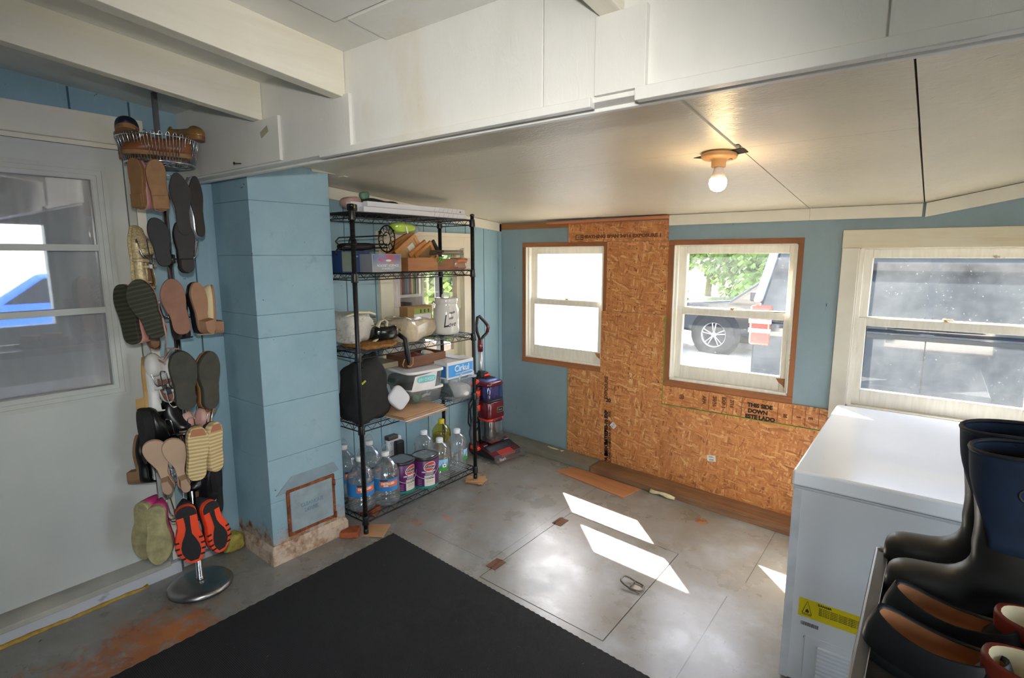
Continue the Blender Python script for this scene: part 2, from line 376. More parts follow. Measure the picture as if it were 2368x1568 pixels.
# ================================================================== window wall
def pw(u, v): p = at_y(u, v, YW); return p.x, p.z
W1 = (-2.598, -1.905, 0.735, 1.612); W2 = (-1.385, -0.648, 0.715, 1.612); W3 = (-0.345, 0.455, 0.70, 1.585)
HOLES = [(W1[0]-0.03, W1[1]+0.03, W1[2]-0.045, W1[3]+0.032), (W2[0]-0.035, W2[1]+0.03, W2[2]-0.05, W2[3]+0.033), W3]
mb = MB(); xs = sorted({XW-0.1, XE+0.1, *[h[0] for h in HOLES], *[h[1] for h in HOLES]})
for a, b in zip(xs, xs[1:]):
    hs = [h for h in HOLES if h[0] < (a+b)/2 < h[1]]
    if hs: mb.box(a, b, YW, YW+0.02, -0.3, hs[0][2]); mb.box(a, b, YW, YW+0.02, hs[0][3], 2.6)
    else: mb.box(a, b, YW, YW+0.02, -0.3, 2.6)
mb.cur = 1
for a, b in zip(xs, xs[1:]):
    hs = [h for h in HOLES if h[0] < (a+b)/2 < h[1]]
    if hs: mb.box(a, b, YW+0.0201, YW+0.15, -0.4, hs[0][2]); mb.box(a, b, YW+0.0201, YW+0.15, hs[0][3], 2.6)
    else: mb.box(a, b, YW+0.0201, YW+0.15, -0.4, 2.6)
struct(mb.build('wall_back', [OSBP, M('59646c', 0.6)]))
mb = MB(); mb.box(XW-0.012, XW+0.018, YW-0.03, YW, 0.06, 1.80); mb.build('trim_1', SIDING, None, 0.003)['kind'] = 'structure'
# outer side wall with the long window opening that lights the porch, and the unseen near end wall, its doorway sized for the light it lets in
OY0, OY1, OZ0, OZ1 = 0.95, 1.70, 0.80, 1.88
mb = MB()
mb.box(XE, XE+0.12, YE, YW+0.15, -0.5, OZ0); mb.box(XE, XE+0.12, YE, YW+0.15, OZ1, 2.9); mb.box(XE, XE+0.12, OY1, YW+0.15, OZ0, OZ1); mb.box(XE, XE+0.12, YE, OY0, OZ0, OZ1)
struct(mb.build('wall_right', OSBP))
mb = MB(); mb.box(XW-0.1, 1.0, YE-0.12, YE, -0.5, 2.9); mb.box(1.75, XE+0.12, YE-0.12, YE, -0.5, 2.9); mb.box(1.0, 1.75, YE-0.12, YE, 2.05, 2.9)
struct(mb.build('wall_front', OSBP))
# ================================================================== ceilings
def cpanel(mb, x0, x1, y0, y1, th=0.012, off=0.0):
    P = lambda x, y, d: (x, y, zc(x, y)+d+off)
    return mb.hexa([P(x0, y0, 0), P(x1, y0, 0), P(x1, y1, 0), P(x0, y1, 0), P(x0, y0, th), P(x1, y0, th), P(x1, y1, th), P(x0, y1, th)])
YB0, YB1 = 1.16, 1.232
mb = MB(); s1, s2 = -0.605, -0.082; ys = 2.133
cpanel(mb, XW, s1-0.012, YB1-0.05, ys-0.001); cpanel(mb, XW, s1-0.002, ys+0.001, YW+0.05)
cpanel(mb, s1+0.012, s2-0.003, YB1-0.05, ys-0.001); cpanel(mb, s1+0.002, s2-0.004, ys+0.001, YW+0.05)
cpanel(mb, s2+0.002, XE+0.1, YB1-0.05, YW+0.05)
struct(mb.build('ceiling', CEIL))
mb = MB(); cpanel(mb, XW, s2, YB1-0.05, YW+0.1, 0.02, 0.0125); cpanel(mb, s2, XE+0.1, YB1-0.05, YW+0.1, 0.02, 0.0125); struct(mb.build('ceiling_dark_backing', M('3a3128', 0.9)))  # plain dark sheet behind the panels, so their gaps show as shade
mb = MB(); cpanel(mb, s1-0.016, s1+0.016, YB1-0.02, ys-0.03, 0.004, 0.007); struct(mb.build('trim_2', WHITE))
def zn(y): return 2.195+0.09*(1.16-y)
mb = MB(); P = lambda x, y, d: (x, y, zn(y)+d)
def npanel(mb, x0, x1, y0, y1, d0, d1): return mb.hexa([P(x0, y0, d0), P(x1, y0, d0), P(x1, y1, d0), P(x0, y1, d0), P(x0, y0, d1), P(x1, y0, d1), P(x1, y1, d1), P(x0, y1, d1)])
npanel(mb, XW-0.1, XE+0.15, YE-0.15, 1.25, 0, 0.02); struct(mb.build('ceiling_upper', BEAM))
mb = MB(); npanel(mb, -1.40, -0.66, 0.30, 1.005, -0.013, 0); npanel(mb, -1.36, -0.66, 1.02, 1.16, -0.012, 0.0); struct(mb.build('ceiling_panel', BEAM))
# roof over the whole porch
mb = MB(); mb.hexa([(XW-0.3, YE-0.5, 2.62), (XE+0.5, YE-0.5, 2.62), (XE+0.5, YW+0.22, 2.24), (XW-0.3, YW+0.22, 2.24), (XW-0.3, YE-0.5, 2.75), (XE+0.5, YE-0.5, 2.75), (XE+0.5, YW+0.22, 2.32), (XW-0.3, YW+0.22, 2.32)])
struct(mb.build('roof', M('4d4a47', 0.9)))
# ================================================================== beam, its nailed plates, rafters
mb = MB(); mb.box(XW, -0.80, YB0, YB1-0.02, 1.893, 2.26); mb.box(-0.797, XE, YB0, YB1-0.02, 1.893, 2.40); mb.box(XW, XE, YB1-0.02, YB1, 1.885, 2.40)
mb.box(-1.72, -0.66, YB0-0.014, YB0+0.01, 1.882, 1.903); mb.box(-0.55, XE, YB0-0.016, YB0+0.01, 1.878, 1.905)
struct(mb.build('beam', BEAM, None, 0.002))
def plate(u0, v0, u1, v1, th=0.012):
    a, b = at_y(u0, v0, YB0), at_y(u1, v1, YB0); mb = MB(); mb.box(a.x, b.x, YB0-th, YB0, b.z, a.z)
    struct(mb.build('trim_3', BEAM, None, 0.0015))
a, b = at_y(600, 290, YB0), at_y(655, 375, YB0)
mb = MB(); mb.box(XW+0.01, b.x, YB0-0.012, YB0, 1.90, 2.06); struct(mb.build('trim_3', BEAM, None, 0.0015))
plate(757, 232, 818, 338); plate(1385, 45, 1498, 203, 0.016); plate(2066, -30, 2284, 92, 0.01)
def rafter(x0, x1, zb, ztop=None):
    mb = MB(); s = 0.105; y0 = YE
    Q = lambda x, y, z: (x, y, z+s*(YB0-y))
    zt = 2.25
    mb.hexa([Q(x0, y0, zb), Q(x1, y0, zb), Q(x1, YB0-0.001, zb), Q(x0, YB0-0.001, zb), Q(x0, y0, zt), Q(x1, y0, zt), Q(x1, YB0-0.001, zt), Q(x0, YB0-0.001, zt)])
    struct(mb.build('rafter', RAFT, None, 0.003))
RAFT = wood('dcd6c2', 'e6e1d0', 1, 0.45)
rafter(-2.14, -2.095, 2.058); rafter(-1.625, -1.575, 2.056); rafter(-0.64, -0.585, 2.066); rafter(0.55, 0.60, 2.066)
# bits on the beam: tape, nails
a = at_y(611, 305, YB0-0.013); mb = MB(); mb.X = Matrix.Translation(a) @ Matrix.Rotation(-0.35, 4, 'Y'); mb.box(-0.028, 0.028, -0.001, 0, -0.012, 0.012)
tag(mb.build('tape_piece', M('a7a186', 0.5)), 'short strip of yellowed tape stuck to the grey end of the beam', 'tape')
a = at_y(556, 378, YB0-0.013); mb = MB(); mb.tube([a+Vector((0, 0.012, 0)), a+Vector((0.012, -0.03, -0.004))], 0.0022, 6); mb.tube([a+Vector((0.012, -0.03, -0.004)), a+Vector((0.0125, -0.0325, -0.0043))], 0.005, 8)
tag(mb.build('nail', M('3a3430', 0.6, 0.6)), 'bent dark nail sticking out of the beam above the chimney', 'nail')
# ================================================================== ceiling trims
def along(name, pts, th, mat, n, face=0.018):
    """a board that runs through pts (top edge) with depth th below them, standing FACE out from the wall along n"""
    mb = MB()
    for p, q in zip(pts, pts[1:]):
        p, q = Vector(p), Vector(q); n_ = Vector(n)*face; d = Vector((0, 0, -th))
        mb.hexa([p+d, q+d, q+d+n_, p+d+n_, p, q, q+n_, p+n_])
    return struct(mb.build(name, mat, None, 0.0015))
along('trim_4', [(XW, YB1, zc(0, YB1)*0+1.806+0.087*(YW-YB1)-0.002), (XW, YW, 1.804)], 0.068, WHITE_WOOD, (1, 0, 0))
lx = pw(1549, 520)[0]
along('trim_5', [(lx, YW, 1.805), (-0.60, YW, 1.806)], 0.066, WHITE_WOOD, (0, -1, 0)); along('trim_6', [(-0.599, YW, 1.806), (-0.088, YW, 1.805)], 0.066, WHITE_WOOD, (0, -1, 0))
along('trim_7', [(-0.075, YW, 1.806), (0.6, YW, 1.806+0.2*0.685), (XE, YW, 1.806+0.2*2.085)], 0.07, WHITE_WOOD, (0, -1, 0))
a = pw(1155, 512)[0]
along('trim_8', [(XW, YW, 1.80), (pw(1317, 520)[0], YW, 1.80)], 0.05, wood('a06f42', '8a5c36', 0), (0, -1, 0), 0.006)
a, b = at_y(1268, 517, YW-0.03), at_y(1546, 505, YW-0.03)
mb = MB(); mb.hexa([(a.x, YW-0.06, 1.777), (b.x, YW-0.06, 1.783), (b.x, YW-0.006, 1.783), (a.x, YW-0.006, 1.777), (a.x, YW-0.06, 1.792), (b.x, YW-0.06, 1.803), (b.x, YW-0.006, 1.803), (a.x, YW-0.006, 1.792)])
struct(mb.build('trim_9', wood('b56b43', 'c17d50', 0), None, 0.002))
a = at_x(790, 392, -2.5); mb = MB(); mb.box(-2.53, -2.50, 1.62, 1.80, 1.962, 1.975); mb.box(-2.54, -2.49, 1.80, 1.86, 1.955, 1.965)
struct(mb.build('trim_10', WHITE_WOOD))
# ================================================================== door in the house wall
dr = thing('door_1', None, None); dr['kind'] = 'structure'
DX = XW+0.012; PY0, PY1, PZ0, PZ1 = 0.08, 0.80, 0.985, 1.865
DOORW = M('c9cbc6', 0.4, var=0.05, sc=3)
mb = MB(); x0, x1 = XW-0.03, DX
mb.box(x0, x1, DY0, PY0, 0.13, 2.0); mb.box(x0, x1, PY1, DY1-0.004, 0.13, 2.0); mb.box(x0, x1, PY0, PY1, 0.13, PZ0); mb.box(x0, x1, PY0, PY1, PZ1, 2.0)
mb.build('door_leaf', DOORW, dr)
mb = MB()
for d, xx in ((0.0, 0.016), (0.018, 0.010), (0.034, 0.004)):
    w = 0.018
    for (p, q, r, s) in ((PY0-0.055+d, PY1+0.055-d, PZ0-0.055+d, PZ0-0.055+d+w), (PY0-0.055+d, PY1+0.055-d, PZ1+0.055-d-w, PZ1+0.055-d), (PY1+0.055-d-w, PY1+0.055-d, PZ0-0.055+d+w, PZ1+0.055-d-w), (PY0-0.055+d, PY0-0.055+d+w, PZ0-0.055+d+w, PZ1+0.055-d-w)):
        mb.box(DX-0.02, DX+xx, p, q, r, s)
for z in (1.318, 1.583): mb.box(DX-0.02, DX+0.004, PY0, PY1, z-0.013, z+0.013)
mb.build('door_glazing_frame', M('c6c8c2', 0.4, var=0.06), dr, merge=False)
mb = MB(); mb.box(DX-0.022, DX-0.018, PY0, PY1, PZ0, PZ1); mb.build('door_glass', glassy('door_glass', haze=0.03, gloss=0.5), dr)
mb = MB()
def curt(y0, y1, x, amp, seed):
    def f(a, b):
        y = y0+(y1-y0)*a; z = 0.93+1.0*b
        k = 0.3+0.7*b
        return (x+amp*k*math.sin(y*70+seed+1.6*math.sin(b*3+y*9))+0.004*math.sin(y*31+b*5), y+0.012*(1-b)*math.sin(b*4+seed), z)
    mb.grid(90, 14, f)
curt(0.235, 0.84, XW-0.085, 0.015, 0.0)
cu1 = tag(mb.build('curtain', M('c4c6ca', 0.8, var=0.04), None), 'white gathered curtain hanging behind the glass of the door', 'curtain', 'curtains behind the door glass')
mb = MB(); curt(-0.02, 0.175, XW-0.078, 0.006, 2.0)
tag(mb.build('curtain', M('c4c6ca', 0.8, var=0.04), None), 'narrow white curtain end beside the brown gap behind the door glass', 'curtain', 'curtains behind the door glass')
mb = MB(); mb.box(XW-0.30, XW-0.29, -0.1, 0.6, 0.0, 2.2); tag(mb.build('wooden_wardrobe', M('a8733f', 0.7)), 'brown wooden wardrobe side showing through the curtain gap behind the door glass', 'wardrobe')
# casing, head trim, threshold
mb = MB(); mb.box(XW, XW+0.018, DY1, DY1+0.03, 0.07, 2.02); mb.cur = 1; mb.box(XW, XW+0.024, DY1+0.031, DY1+0.066, 0.07, 2.02)
struct(mb.build('trim_11', [M('aeb0aa', 0.5, var=0.1), WHITE_WOOD], None, 0.002))
mb = MB(); mb.box(XW, XW+0.03, DY0-0.1, DY1+0.085, 2.02, 2.135); mb.box(XW, XW+0.012, DY0-0.1, DY1+0.02, 1.995, 2.02); struct(mb.build('trim_12', WHITE_WOOD, None, 0.003))
mb = MB(); mb.hexa([(XW-0.05, DY0-0.6, 0.085), (XW+0.075, DY0-0.6, 0.075), (XW+0.075, 0.93, 0.075), (XW-0.05, 0.93, 0.085), (XW-0.05, DY0-0.6, 0.13), (XW+0.075, DY0-0.6, 0.10), (XW+0.075, 0.93, 0.10), (XW-0.05, 0.93, 0.13)])
struct(mb.build('door_sill', M('b1aea4', 0.5, var=0.15, sc=5), None, 0.003))
t = NT('peeling_threshold'); v = t.coords((1, 0.4, 1)); n = t.noise(v, 9, 5, 0.65); c = t.mix(t.mask(n, 0.62, 0.68), 'c3c6cb', '8e96a4'); c = t.mix(t.mask(t.noise(v, 14, 4), 0.68, 0.72), c, '96683e'); t.bsdf(c, 0.6)
mb = MB(); mb.box(XW-0.02, XW+0.06, -0.7, 0.98, 0.0, 0.075); struct(mb.build('door_threshold', t.m, None, 0.003))
def foam(name, pts, r, mat, label, seed, seg=9):
    rnd_ = random.Random(seed); mb = MB(); P = []; R = []
    for p, q in zip(pts, pts[1:]):
        n = max(2, int((Vector(q)-Vector(p)).length/0.03))
        for k in range(n): P.append(Vector(p).lerp(Vector(q), k/n)+Vector((rnd_.uniform(-1, 1), rnd_.uniform(-1, 1), rnd_.uniform(-.5, .5)))*r*0.3); R.append(r*rnd_.uniform(0.6, 1.25))
    mb.tube(P, R, seg); return tag(mb.build(name, mat), label, 'foam')
YFOAM = M('b5923e', 0.8, var=0.25, sc=40, bump=0.6, bsc=80)
foam('foam_bead', [(XW+0.066, -0.4, 0.022), (XW+0.066, 0.86, 0.017)], 0.011, YFOAM, 'thin yellow foam bead along the foot of the door threshold', 3)
mb = MB(); mb.box(XW, XW+0.03, 1.0, 1.29, 0.0, 0.05); struct(mb.build('baseboard_left', M('b9bcb8', 0.6)))
# ================================================================== sash windows of the window wall
PANE = glassy('dusty_window_glass', haze=0.02, gloss=0.15, noisehaze=True)
PANE_CLEAN = glassy('window_glass', haze=0.02, gloss=0.15)
t = NT('weathered_white_sash'); v = t.coords((1, 1, 1)); n = t.noise(v, 7, 6, 0.68); n2 = t.noise(t.coords((3, 3, 0.4)), 18, 4)
c = t.ramp(n2, [(0.3, 'ddd8ca'), (0.7, 'ece8de')]); c = t.mix(t.mask(n, 0.68, 0.72), c, '8f8272'); t.bsdf(c, 0.5, 0, n, 0.2, 0.002); SASH = t.m
BARE = wood('8a5a38', 'b07a4c', 0)
def sash(root, x0, x1, z0, z1, y0, y1, stile, top, bot, name, scuff=False):
    mb = MB(); mb.box(x0, x0+stile, y0, y1, z0, z1); mb.box(x1-stile, x1, y0, y1, z0, z1)
    mb.box(x0+stile, x1-stile, y0, y1, z0, z0+bot); mb.box(x0+stile, x1-stile, y0, y1, z1-top, z1)
    s = mb.build(name, SASH, root, 0.004)
    g = MB(); ym = (y0+y1)/2; g.box(x0+stile-0.004, x1-stile+0.004, ym-0.0015, ym+0.0015, z0+bot-0.004, z1-top+0.004)
    g.build('pane', PANE, s)
    if scuff:                                     # bare wood where the paint has rotted off the bottom rail's end
        k = MB(); xr = x1-0.002; k.prism([(xr, z0+0.012), (xr, z0+bot-0.008), (xr-0.07, z0+bot-0.012), (xr-0.055, z0+bot*0.6), (xr-0.03, z0+bot*0.4), (xr-0.015, z0+0.016)], y0-0.0015, y0+0.002, 1)
        k.build('bare_patch', BARE, s)
    return s
def window(n, ho, op, zm, wood_ring=True, up_dy=0.0):
    x0, x1, z0, z1 = op; root = thing('window_%d' % n, None, None, (0, 0, 0)); root['kind'] = 'structure'
    ya = YW-0.004
    if wood_ring:
        a0, a1, b0, b1 = ho
        mb = MB(); mb.box(a0, a1, ya-0.002, YW+0.14, b1-0.033, b1); mb.box(a0, a1, ya-0.006, YW+0.05, b0, b0+0.042); mb.build('header', BROWN, root, 0.002)
        mb = MB(); mb.box(a0, x0-0.002, ya, YW+0.05, b0+0.042, b1-0.033); mb.box(x1+0.002, a1, ya, YW+0.05, b0+0.042, b1-0.033); mb.build('jamb_edge', BROWNV, root)
    mb = MB(); jt = 0.006
    mb.box(x0, x0+jt, YW-0.002, YW+0.15, z0, z1); mb.box(x1-jt, x1, YW-0.002, YW+0.15, z0, z1); mb.box(x0, x1, YW-0.002, YW+0.15, z1-jt, z1)
    mb.box(x0+jt, x0+jt+0.016, YW+0.018, YW+0.04, z0, z1); mb.box(x1-jt-0.016, x1-jt, YW+0.018, YW+0.04, z0, z1)
    mb.build('window_frame', SASH, root)
    mb = MB(); mb.hexa([(x0, YW-0.002, z0-0.02), (x1, YW-0.002, z0-0.02), (x1, YW+0.17, z0-0.035), (x0, YW+0.17, z0-0.035), (x0, YW-0.002, z0+0.008), (x1, YW-0.002, z0+0.008), (x1, YW+0.17, z0-0.004), (x0, YW+0.17, z0-0.004)])
    mb.build('window_sill', SASH, root)
    lo = sash(root, x0+jt, x1-jt, z0+0.008, zm+0.018, YW+0.042, YW+0.076, 0.052, 0.042, 0.088, 'lower_sash', wood_ring)
    hi = sash(root, x0+jt, x1-jt, zm-0.018, z1-jt, YW+0.08, YW+0.118, 0.052, 0.05, 0.042, 'upper_sash')
    mb = MB(); xm = (x0+x1)/2
    mb.box(xm-0.028, xm+0.028, YW+0.046, YW+0.075, zm+0.018, zm+0.022); mb.lathe([(0.012, 0), (0.012, 0.012), (0.004, 0.014)], 10, (xm, YW+0.062, zm+0.021)); mb.box(xm-0.003, xm+0.035, YW+0.058, YW+0.068, zm+0.026, zm+0.032)
    mb.build('sash_lock', M('b89a72', 0.45, 0.4, var=0.2), root)
    return root
window(1, HOLES[0], W1, 1.185); window(2, HOLES[1], W2, 1.180)
w3 = window(3, W3, W3, 1.180, False)
CASE = M('ded9cb', 0.5, var=0.12, sc=3)
mb = MB(); tl = at_y(1953, 531, YW-0.02); xl = -0.425
mb.box(xl, W3[0]-0.001, YW-0.022, YW, 0.62, 1.583); mb.box(W3[1]+0.001, W3[1]+0.11, YW-0.022, YW, 0.62, 1.583); mb.build('window_casing', CASE, w3, 0.002)
mb = MB(); mb.box(xl-0.002, W3[1]+0.112, YW-0.025, YW, 1.584, 1.68); mb.build('window_head_casing', wood('ded8c6', 'd2c3a0', 0, 0.5), w3, 0.002)
mb = MB(); mb.box(W3[0], W3[1], YW-0.012, YW+0.05, 0.665, 0.70); mb.build('window_stool', SASH, w3, 0.004)
# ================================================================== strand-board sheets nailed to the window wall
INK = M('2b1c14', 0.8, var=0.3, sc=40); INK2 = M('6b4126', 0.8, var=0.35, sc=60)
GREEN_EDGE = M('6f8f3a', 0.8)
def sheet(u0, v0, u1, v1, label, off=0.011, x1=None, z0=None, x0=None, z1=None):
    y = YW-off; a, b = at_y(u0, v0, y), at_y(u1, v1, y)
    X0 = a.x if x0 is None else x0; X1 = b.x if x1 is None else x1; Z1 = a.z if z1 is None else z1; Z0 = b.z if z0 is None else z0
    r = thing('strand_board', label, 'wood panel', ((X0+X1)/2, y, Z0), 0, 'strand board sheets nailed to the window wall')
    mb = MB(); w = (X1-X0)/2; mb.box(-w, w, 0, off-0.0005, 0, Z1-Z0); mb.build('board', OSB, r)
    return r, X0, X1, Z0, Z1
r1, a0, a1, b0, b1 = sheet(1315, 512, 1547, 556, 'strand board strip under the ceiling over the tall sheets between the two windows', z1=1.777, x1=lx-0.004)
xA0 = at_y(1405, 640, YW-.011).x; xA1 = at_y(1545, 640, YW-.011).x
r2, *q2 = sheet(1405, 558, 1545, 717, 'tan strand board square high between the two windows', 0.009, x0=W1[1]+0.031, x1=HOLES[1][0]-0.001, z1=b0-0.002, z0=at_y(1398, 719, YW-0.011).z+0.0015)
r3, *q3 = sheet(1398, 719, 1545, 1095, 'tall strand board sheet with stamped print between the windows, reaching down to the floor', 0.011, x0=W1[1]-0.002, x1=HOLES[1][0]-0.0015, z0=-0.02)
r4, *q4 = sheet(1313, 855, 1393, 1085, 'narrow strand board strip below the smaller window beside the blue wall', 0.007, x1=W1[1]-0.005, z0=-0.01, z1=HOLES[0][2]-0.0005)
r5, *q5 = sheet(1535, 893, 1917, 985, 'narrow strand board strip with black stamped lettering under the middle window', 0.010, x0=HOLES[1][0]-0.009, x1=-0.424, z1=HOLES[1][2]-0.002, z0=0.535)
r6, *q6 = sheet(1533, 935, 1917, 1200, 'wide low strand board sheet running behind the white freezer', 0.012, x0=HOLES[1][0]-0.010, x1=0.9, z0=-0.08, z1=0.532)
def stamp(r, s, size, px, yo, mat=INK, rot=0.0, bold=0.002, sx=1.0):
    p = at_y(px[0], px[1], YW-0.012); o = text(s, size, mat, r, p-Vector(r.location), (pi/2, rot, 0), 'stamp', sx, bold, ext=0.0003)
    o.location.y = -0.0016-yo; return o
stamp(r5, 'THIS SIDE', 0.034, (1757, 940), 0); stamp(r5, 'DOWN', 0.034, (1752, 953), 0); stamp(r5, 'ESTE LADO', 0.034, (1757, 967), 0)
for u, s in ((1577, '(S)'), (1628, 'APA'), (1652, '24/16'), (1673, 'EXP 1'), (1692, '7/16')): stamp(r5, s, 0.03, (u, 918+(u-1577)*0.14), 0, INK2, pi/2)
for u in (1639, 1680, 1715, 1798, 1832, 1862, 1893):
    p = at_y(u, 930+(u-1640)*0.17, YW-0.01); mb = MB(); mb.box(p.x-0.0015-r5.location.x, p.x+0.0015-r5.location.x, -0.0008, 0.001, 0.005, q5[3]-q5[2]-0.005); mb.build('printed_line', INK2, r5)
for u, s in ((1815, 'M'), (1846, '1'), (1874, 'E')): stamp(r5, s, 0.03, (u, 962+(u-1815)*0.1), 0, INK2, pi/2)
stamp(r3, '20', 0.04, (1407, 926), 0)
for k, (v, s) in enumerate(((958, 'EXP'), (985, 'PS2-10'), (1012, 'RATED'), (1036, 'SHEATH'), (1060, 'APA 24'), (1080, 'PRP'))): stamp(r3, s, 0.034, (1402, v), 0, INK, -pi/2, 0.003); stamp(r3, s[::-1], 0.026, (1410, v), 0, INK2, -pi/2, 0.002)
stamp(r3, 'EXPOSURE', 0.036, (1402, 897), 0, INK2, -pi/2)
mb = MB(); p = at_y(1340, 549, YW-.012)-Vector(r1.location)
for (x, z, w, h) in ((0, 0.016, 0.06, 0.005), (0, -0.016, 0.06, 0.005), (-0.03, 0, 0.005, 0.037), (0.03, 0, 0.005, 0.037), (0, 0.004, 0.03, 0.004), (0, -0.006, 0.022, 0.004)): mb.box(p.x+x-w/2, p.x+x+w/2, -0.0009, 0.001, p.z+z-h/2, p.z+z+h/2)
mb.build('stamp', INK, r1)
stamp(r1, 'SHEATHING SPAN 24/16 EXPOSURE 1', 0.03, (1432, 546), 0, INK2, 0, 0.002, 1.25)
for (r, q, side) in ((r3, q3, 1), (r6, q6, 0), (r4, q4, -1)):       # painted green edges of the sheets
    mb = MB(); w = (q[1]-q[0])/2; h = q[3]-q[2]
    if side == 1: mb.box(w-0.004, w+0.0005, -0.0008, 0.006, 0, h)
    elif side == -1: mb.box(-w-0.0005, -w+0.003, -0.0008, 0.006, 0, h)
    else: mb.box(-w, w, -0.0008, 0.006, h-0.004, h+0.0005)
    mb.build('painted_edge', GREEN_EDGE, r)
def nails(r, q, xs, zs):
    for x in xs:
        for z in zs: mb.ball(((q[1]-q[0])*(x-0.5), 0.0, (q[3]-q[2])*z), (0.004, 0.0012, 0.004), 8, 6)
for r, q in ((r2, q2), (r3, q3)):
    mb = MB(); nails(r, q, (0.05, 0.5, 0.93), (0.08, 0.33, 0.6, 0.9)); mb.build('nail_head', M('241a14', 0.7), r)
def sticker(u, v, w, h, rot, label):
    p = at_y(u, v, YW-0.0125); r = thing('price_sticker', label, 'sticker', p+Vector((0, -0.0006, 0)), rot=(0, rot, 0))
    mb = MB(); mb.box(-w/2, w/2, -0.0004, 0.0008, -h/2, h/2); mb.build('paper', M('dedee0', 0.6), r)
    mb = MB()
    for k in range(9): mb.box(-w*0.25+k*w*0.06, -w*0.25+k*w*0.06+w*0.03, -0.0008, 0, -h*0.4, -h*0.1)
    for k in range(2): mb.box(-w*0.32, w*0.32-k*0.008, -0.0008, 0, h*(0.1+0.18*k), h*(0.16+0.18*k))
    mb.build('barcode', M('44464a', 0.7), r)
sticker(1418, 984, 0.04, 0.038, 0.7, 'small tilted white barcode sticker on the tall sheet between the windows')
sticker(1645, 1060, 0.055, 0.04, -0.1, 'white barcode sticker on the wide low sheet beside the freezer')
# ================================================================== timber plates and scraps along the foot of the window wall
def plate_board(name, x0, x1, y0, y1, h0, h1, mat, label):
    mb = MB(); P = lambda x, y, d: (x, y, zf(x)+d)
    mb.hexa([P(x0, y0, h0), P(x1, y0, h0), P(x1, y1, h0), P(x0, y1, h0), P(x0, y0, h1), P(x1, y0, h1), P(x1, y1, h1), P(x0, y1, h1)])
    return tag(mb.build(name, mat, None, 0.003), label, 'board')
gx = on_floor(1362, 1094).x
plate_board('sill_board', XW+0.02, gx-0.012, 3.372, YW-0.012, 0.0, 0.042, M('79766a', 0.6, var=0.15), 'grey painted board along the foot of the wall behind the vacuum cleaner')
plate_board('sill_board', gx, -0.20, 3.365, YW-0.0125, 0.0, 0.045, wood('6b4c37', '8f6b4c', 0), 'bare brown board along the foot of the strand board wall')
a, b, c_, d_ = on_floor(1285, 1090), on_floor(1330, 1082), on_floor(1480, 1133), on_floor(1440, 1152)
mb = MB(); x0, x1 = a.x+0.02, d_.x; P = lambda x, y, d: (x, y, zf(x)+d)
mb.hexa([P(a.x, a.y, 0.0006), P(d_.x, d_.y, 0.0006), P(c_.x, c_.y, 0.0006), P(b.x, b.y, 0.0006), P(a.x, a.y, 0.006), P(d_.x, d_.y, 0.006), P(c_.x, c_.y, 0.006), P(b.x, b.y, 0.006)])
tag(mb.build('plywood_scrap', wood('a36d45', 'b98258', 0)), 'thin orange-brown plywood strip lying on the floor in front of the brown board', 'plywood')
CREAM = M('cfc6a0', 0.8, var=0.12, sc=30, bump=0.5, bsc=60)
p = on_floor(1503, 1136, 0.01); q = on_floor(1535, 1143, 0.02); r_ = on_floor(1572, 1158, 0.006)
foam('foam_blob', [p, q, r_], 0.014, CREAM, 'cream expanding foam squeezed out under the bare brown board', 5)
foam('foam_blob', [(at_y(1268, 1036, 3.49)), (at_y(1312, 1050, 3.49))], 0.018, CREAM, 'cream foam smeared under the peeling foot of the blue wall', 8)
# ================================================================== chimney
t = NT('blue_painted_block_chimney'); v = t.coords(); n = t.noise(v, 28, 5, 0.6); k = t.noise(v, 3.0, 6, 0.65); sp = t.noise(v, 26, 2); lo = t.noise(v, 13, 6, 0.7)
c = t.ramp(k, [(0.3, '84a6b6'), (0.6, '93b2bf'), (0.8, '9dbac4')]); c = t.mix(t.math('MULTIPLY', t.mask(t.noise(v, 11, 6, 0.7), 0.6, 0.7), 0.6), c, '75939f')
c = t.mix(t.mask(sp, 0.76, 0.79), c, '35444c')
sx = t.n('ShaderNodeSeparateXYZ'); t.l(v, sx.inputs[0])
f = t.mask(t.math('ADD', sx.outputs[2], t.math('MULTIPLY', lo, 0.35)), 0.36, 0.28); c = t.mix(f, c, t.ramp(lo, [(0.35, '6e3d20'), (0.5, 'a98a6f'), (0.65, 'c7b3a0')]))
t.bsdf(c, 0.5, 0, n, 0.5, 0.004); CHIM = t.m
ch = thing('chimney', 'tall square chimney painted light blue standing against the house wall', 'chimney', (0, 0, 0)); ch['kind'] = 'structure'
cx0, cx1, cy0, cy1 = XW+0.001, -2.507, 1.293, 1.716
mb = MB(); zs = [0.10, 0.33, 0.55, 0.83, 1.16, 1.27, 1.55, 1.80, 2.05]
for z0, z1 in zip(zs, zs[1:]): mb.box(cx0, cx1, cy0, cy1, z0+0.0007, z1-0.0007)
mb.build('block', CHIM, ch, 0.0025); mb = MB(); mb.box(cx0+0.003, cx1-0.004, cy0+0.004, cy1-0.004, 0.1, 2.0); mb.build('mortar', M('7395a5', 0.8), ch)
t = NT('crumbling_plaster'); v = t.coords(); n = t.noise(v, 9, 7, 0.7); c = t.ramp(n, [(0.3, '5f3a24'), (0.42, '97745b'), (0.55, 'c4b09c'), (0.75, 'd2c6b8')]); t.bsdf(c, 0.9, 0, n, 0.9, 0.012); PLAST = t.m
mb = MB(); mb.box(cx0, cx1+0.012, cy0-0.012, cy1+0.012, -0.012, 0.075); mb.hexa([(cx0, cy0-0.012, .075), (cx1+.012, cy0-.012, .075), (cx1+.012, cy1+.012, .075), (cx0, cy1+.012, .075), (cx0, cy0+.006, .115), (cx1-.008, cy0+.006, .115), (cx1-.008, cy1-.006, .115), (cx0, cy1-.006, .115)])
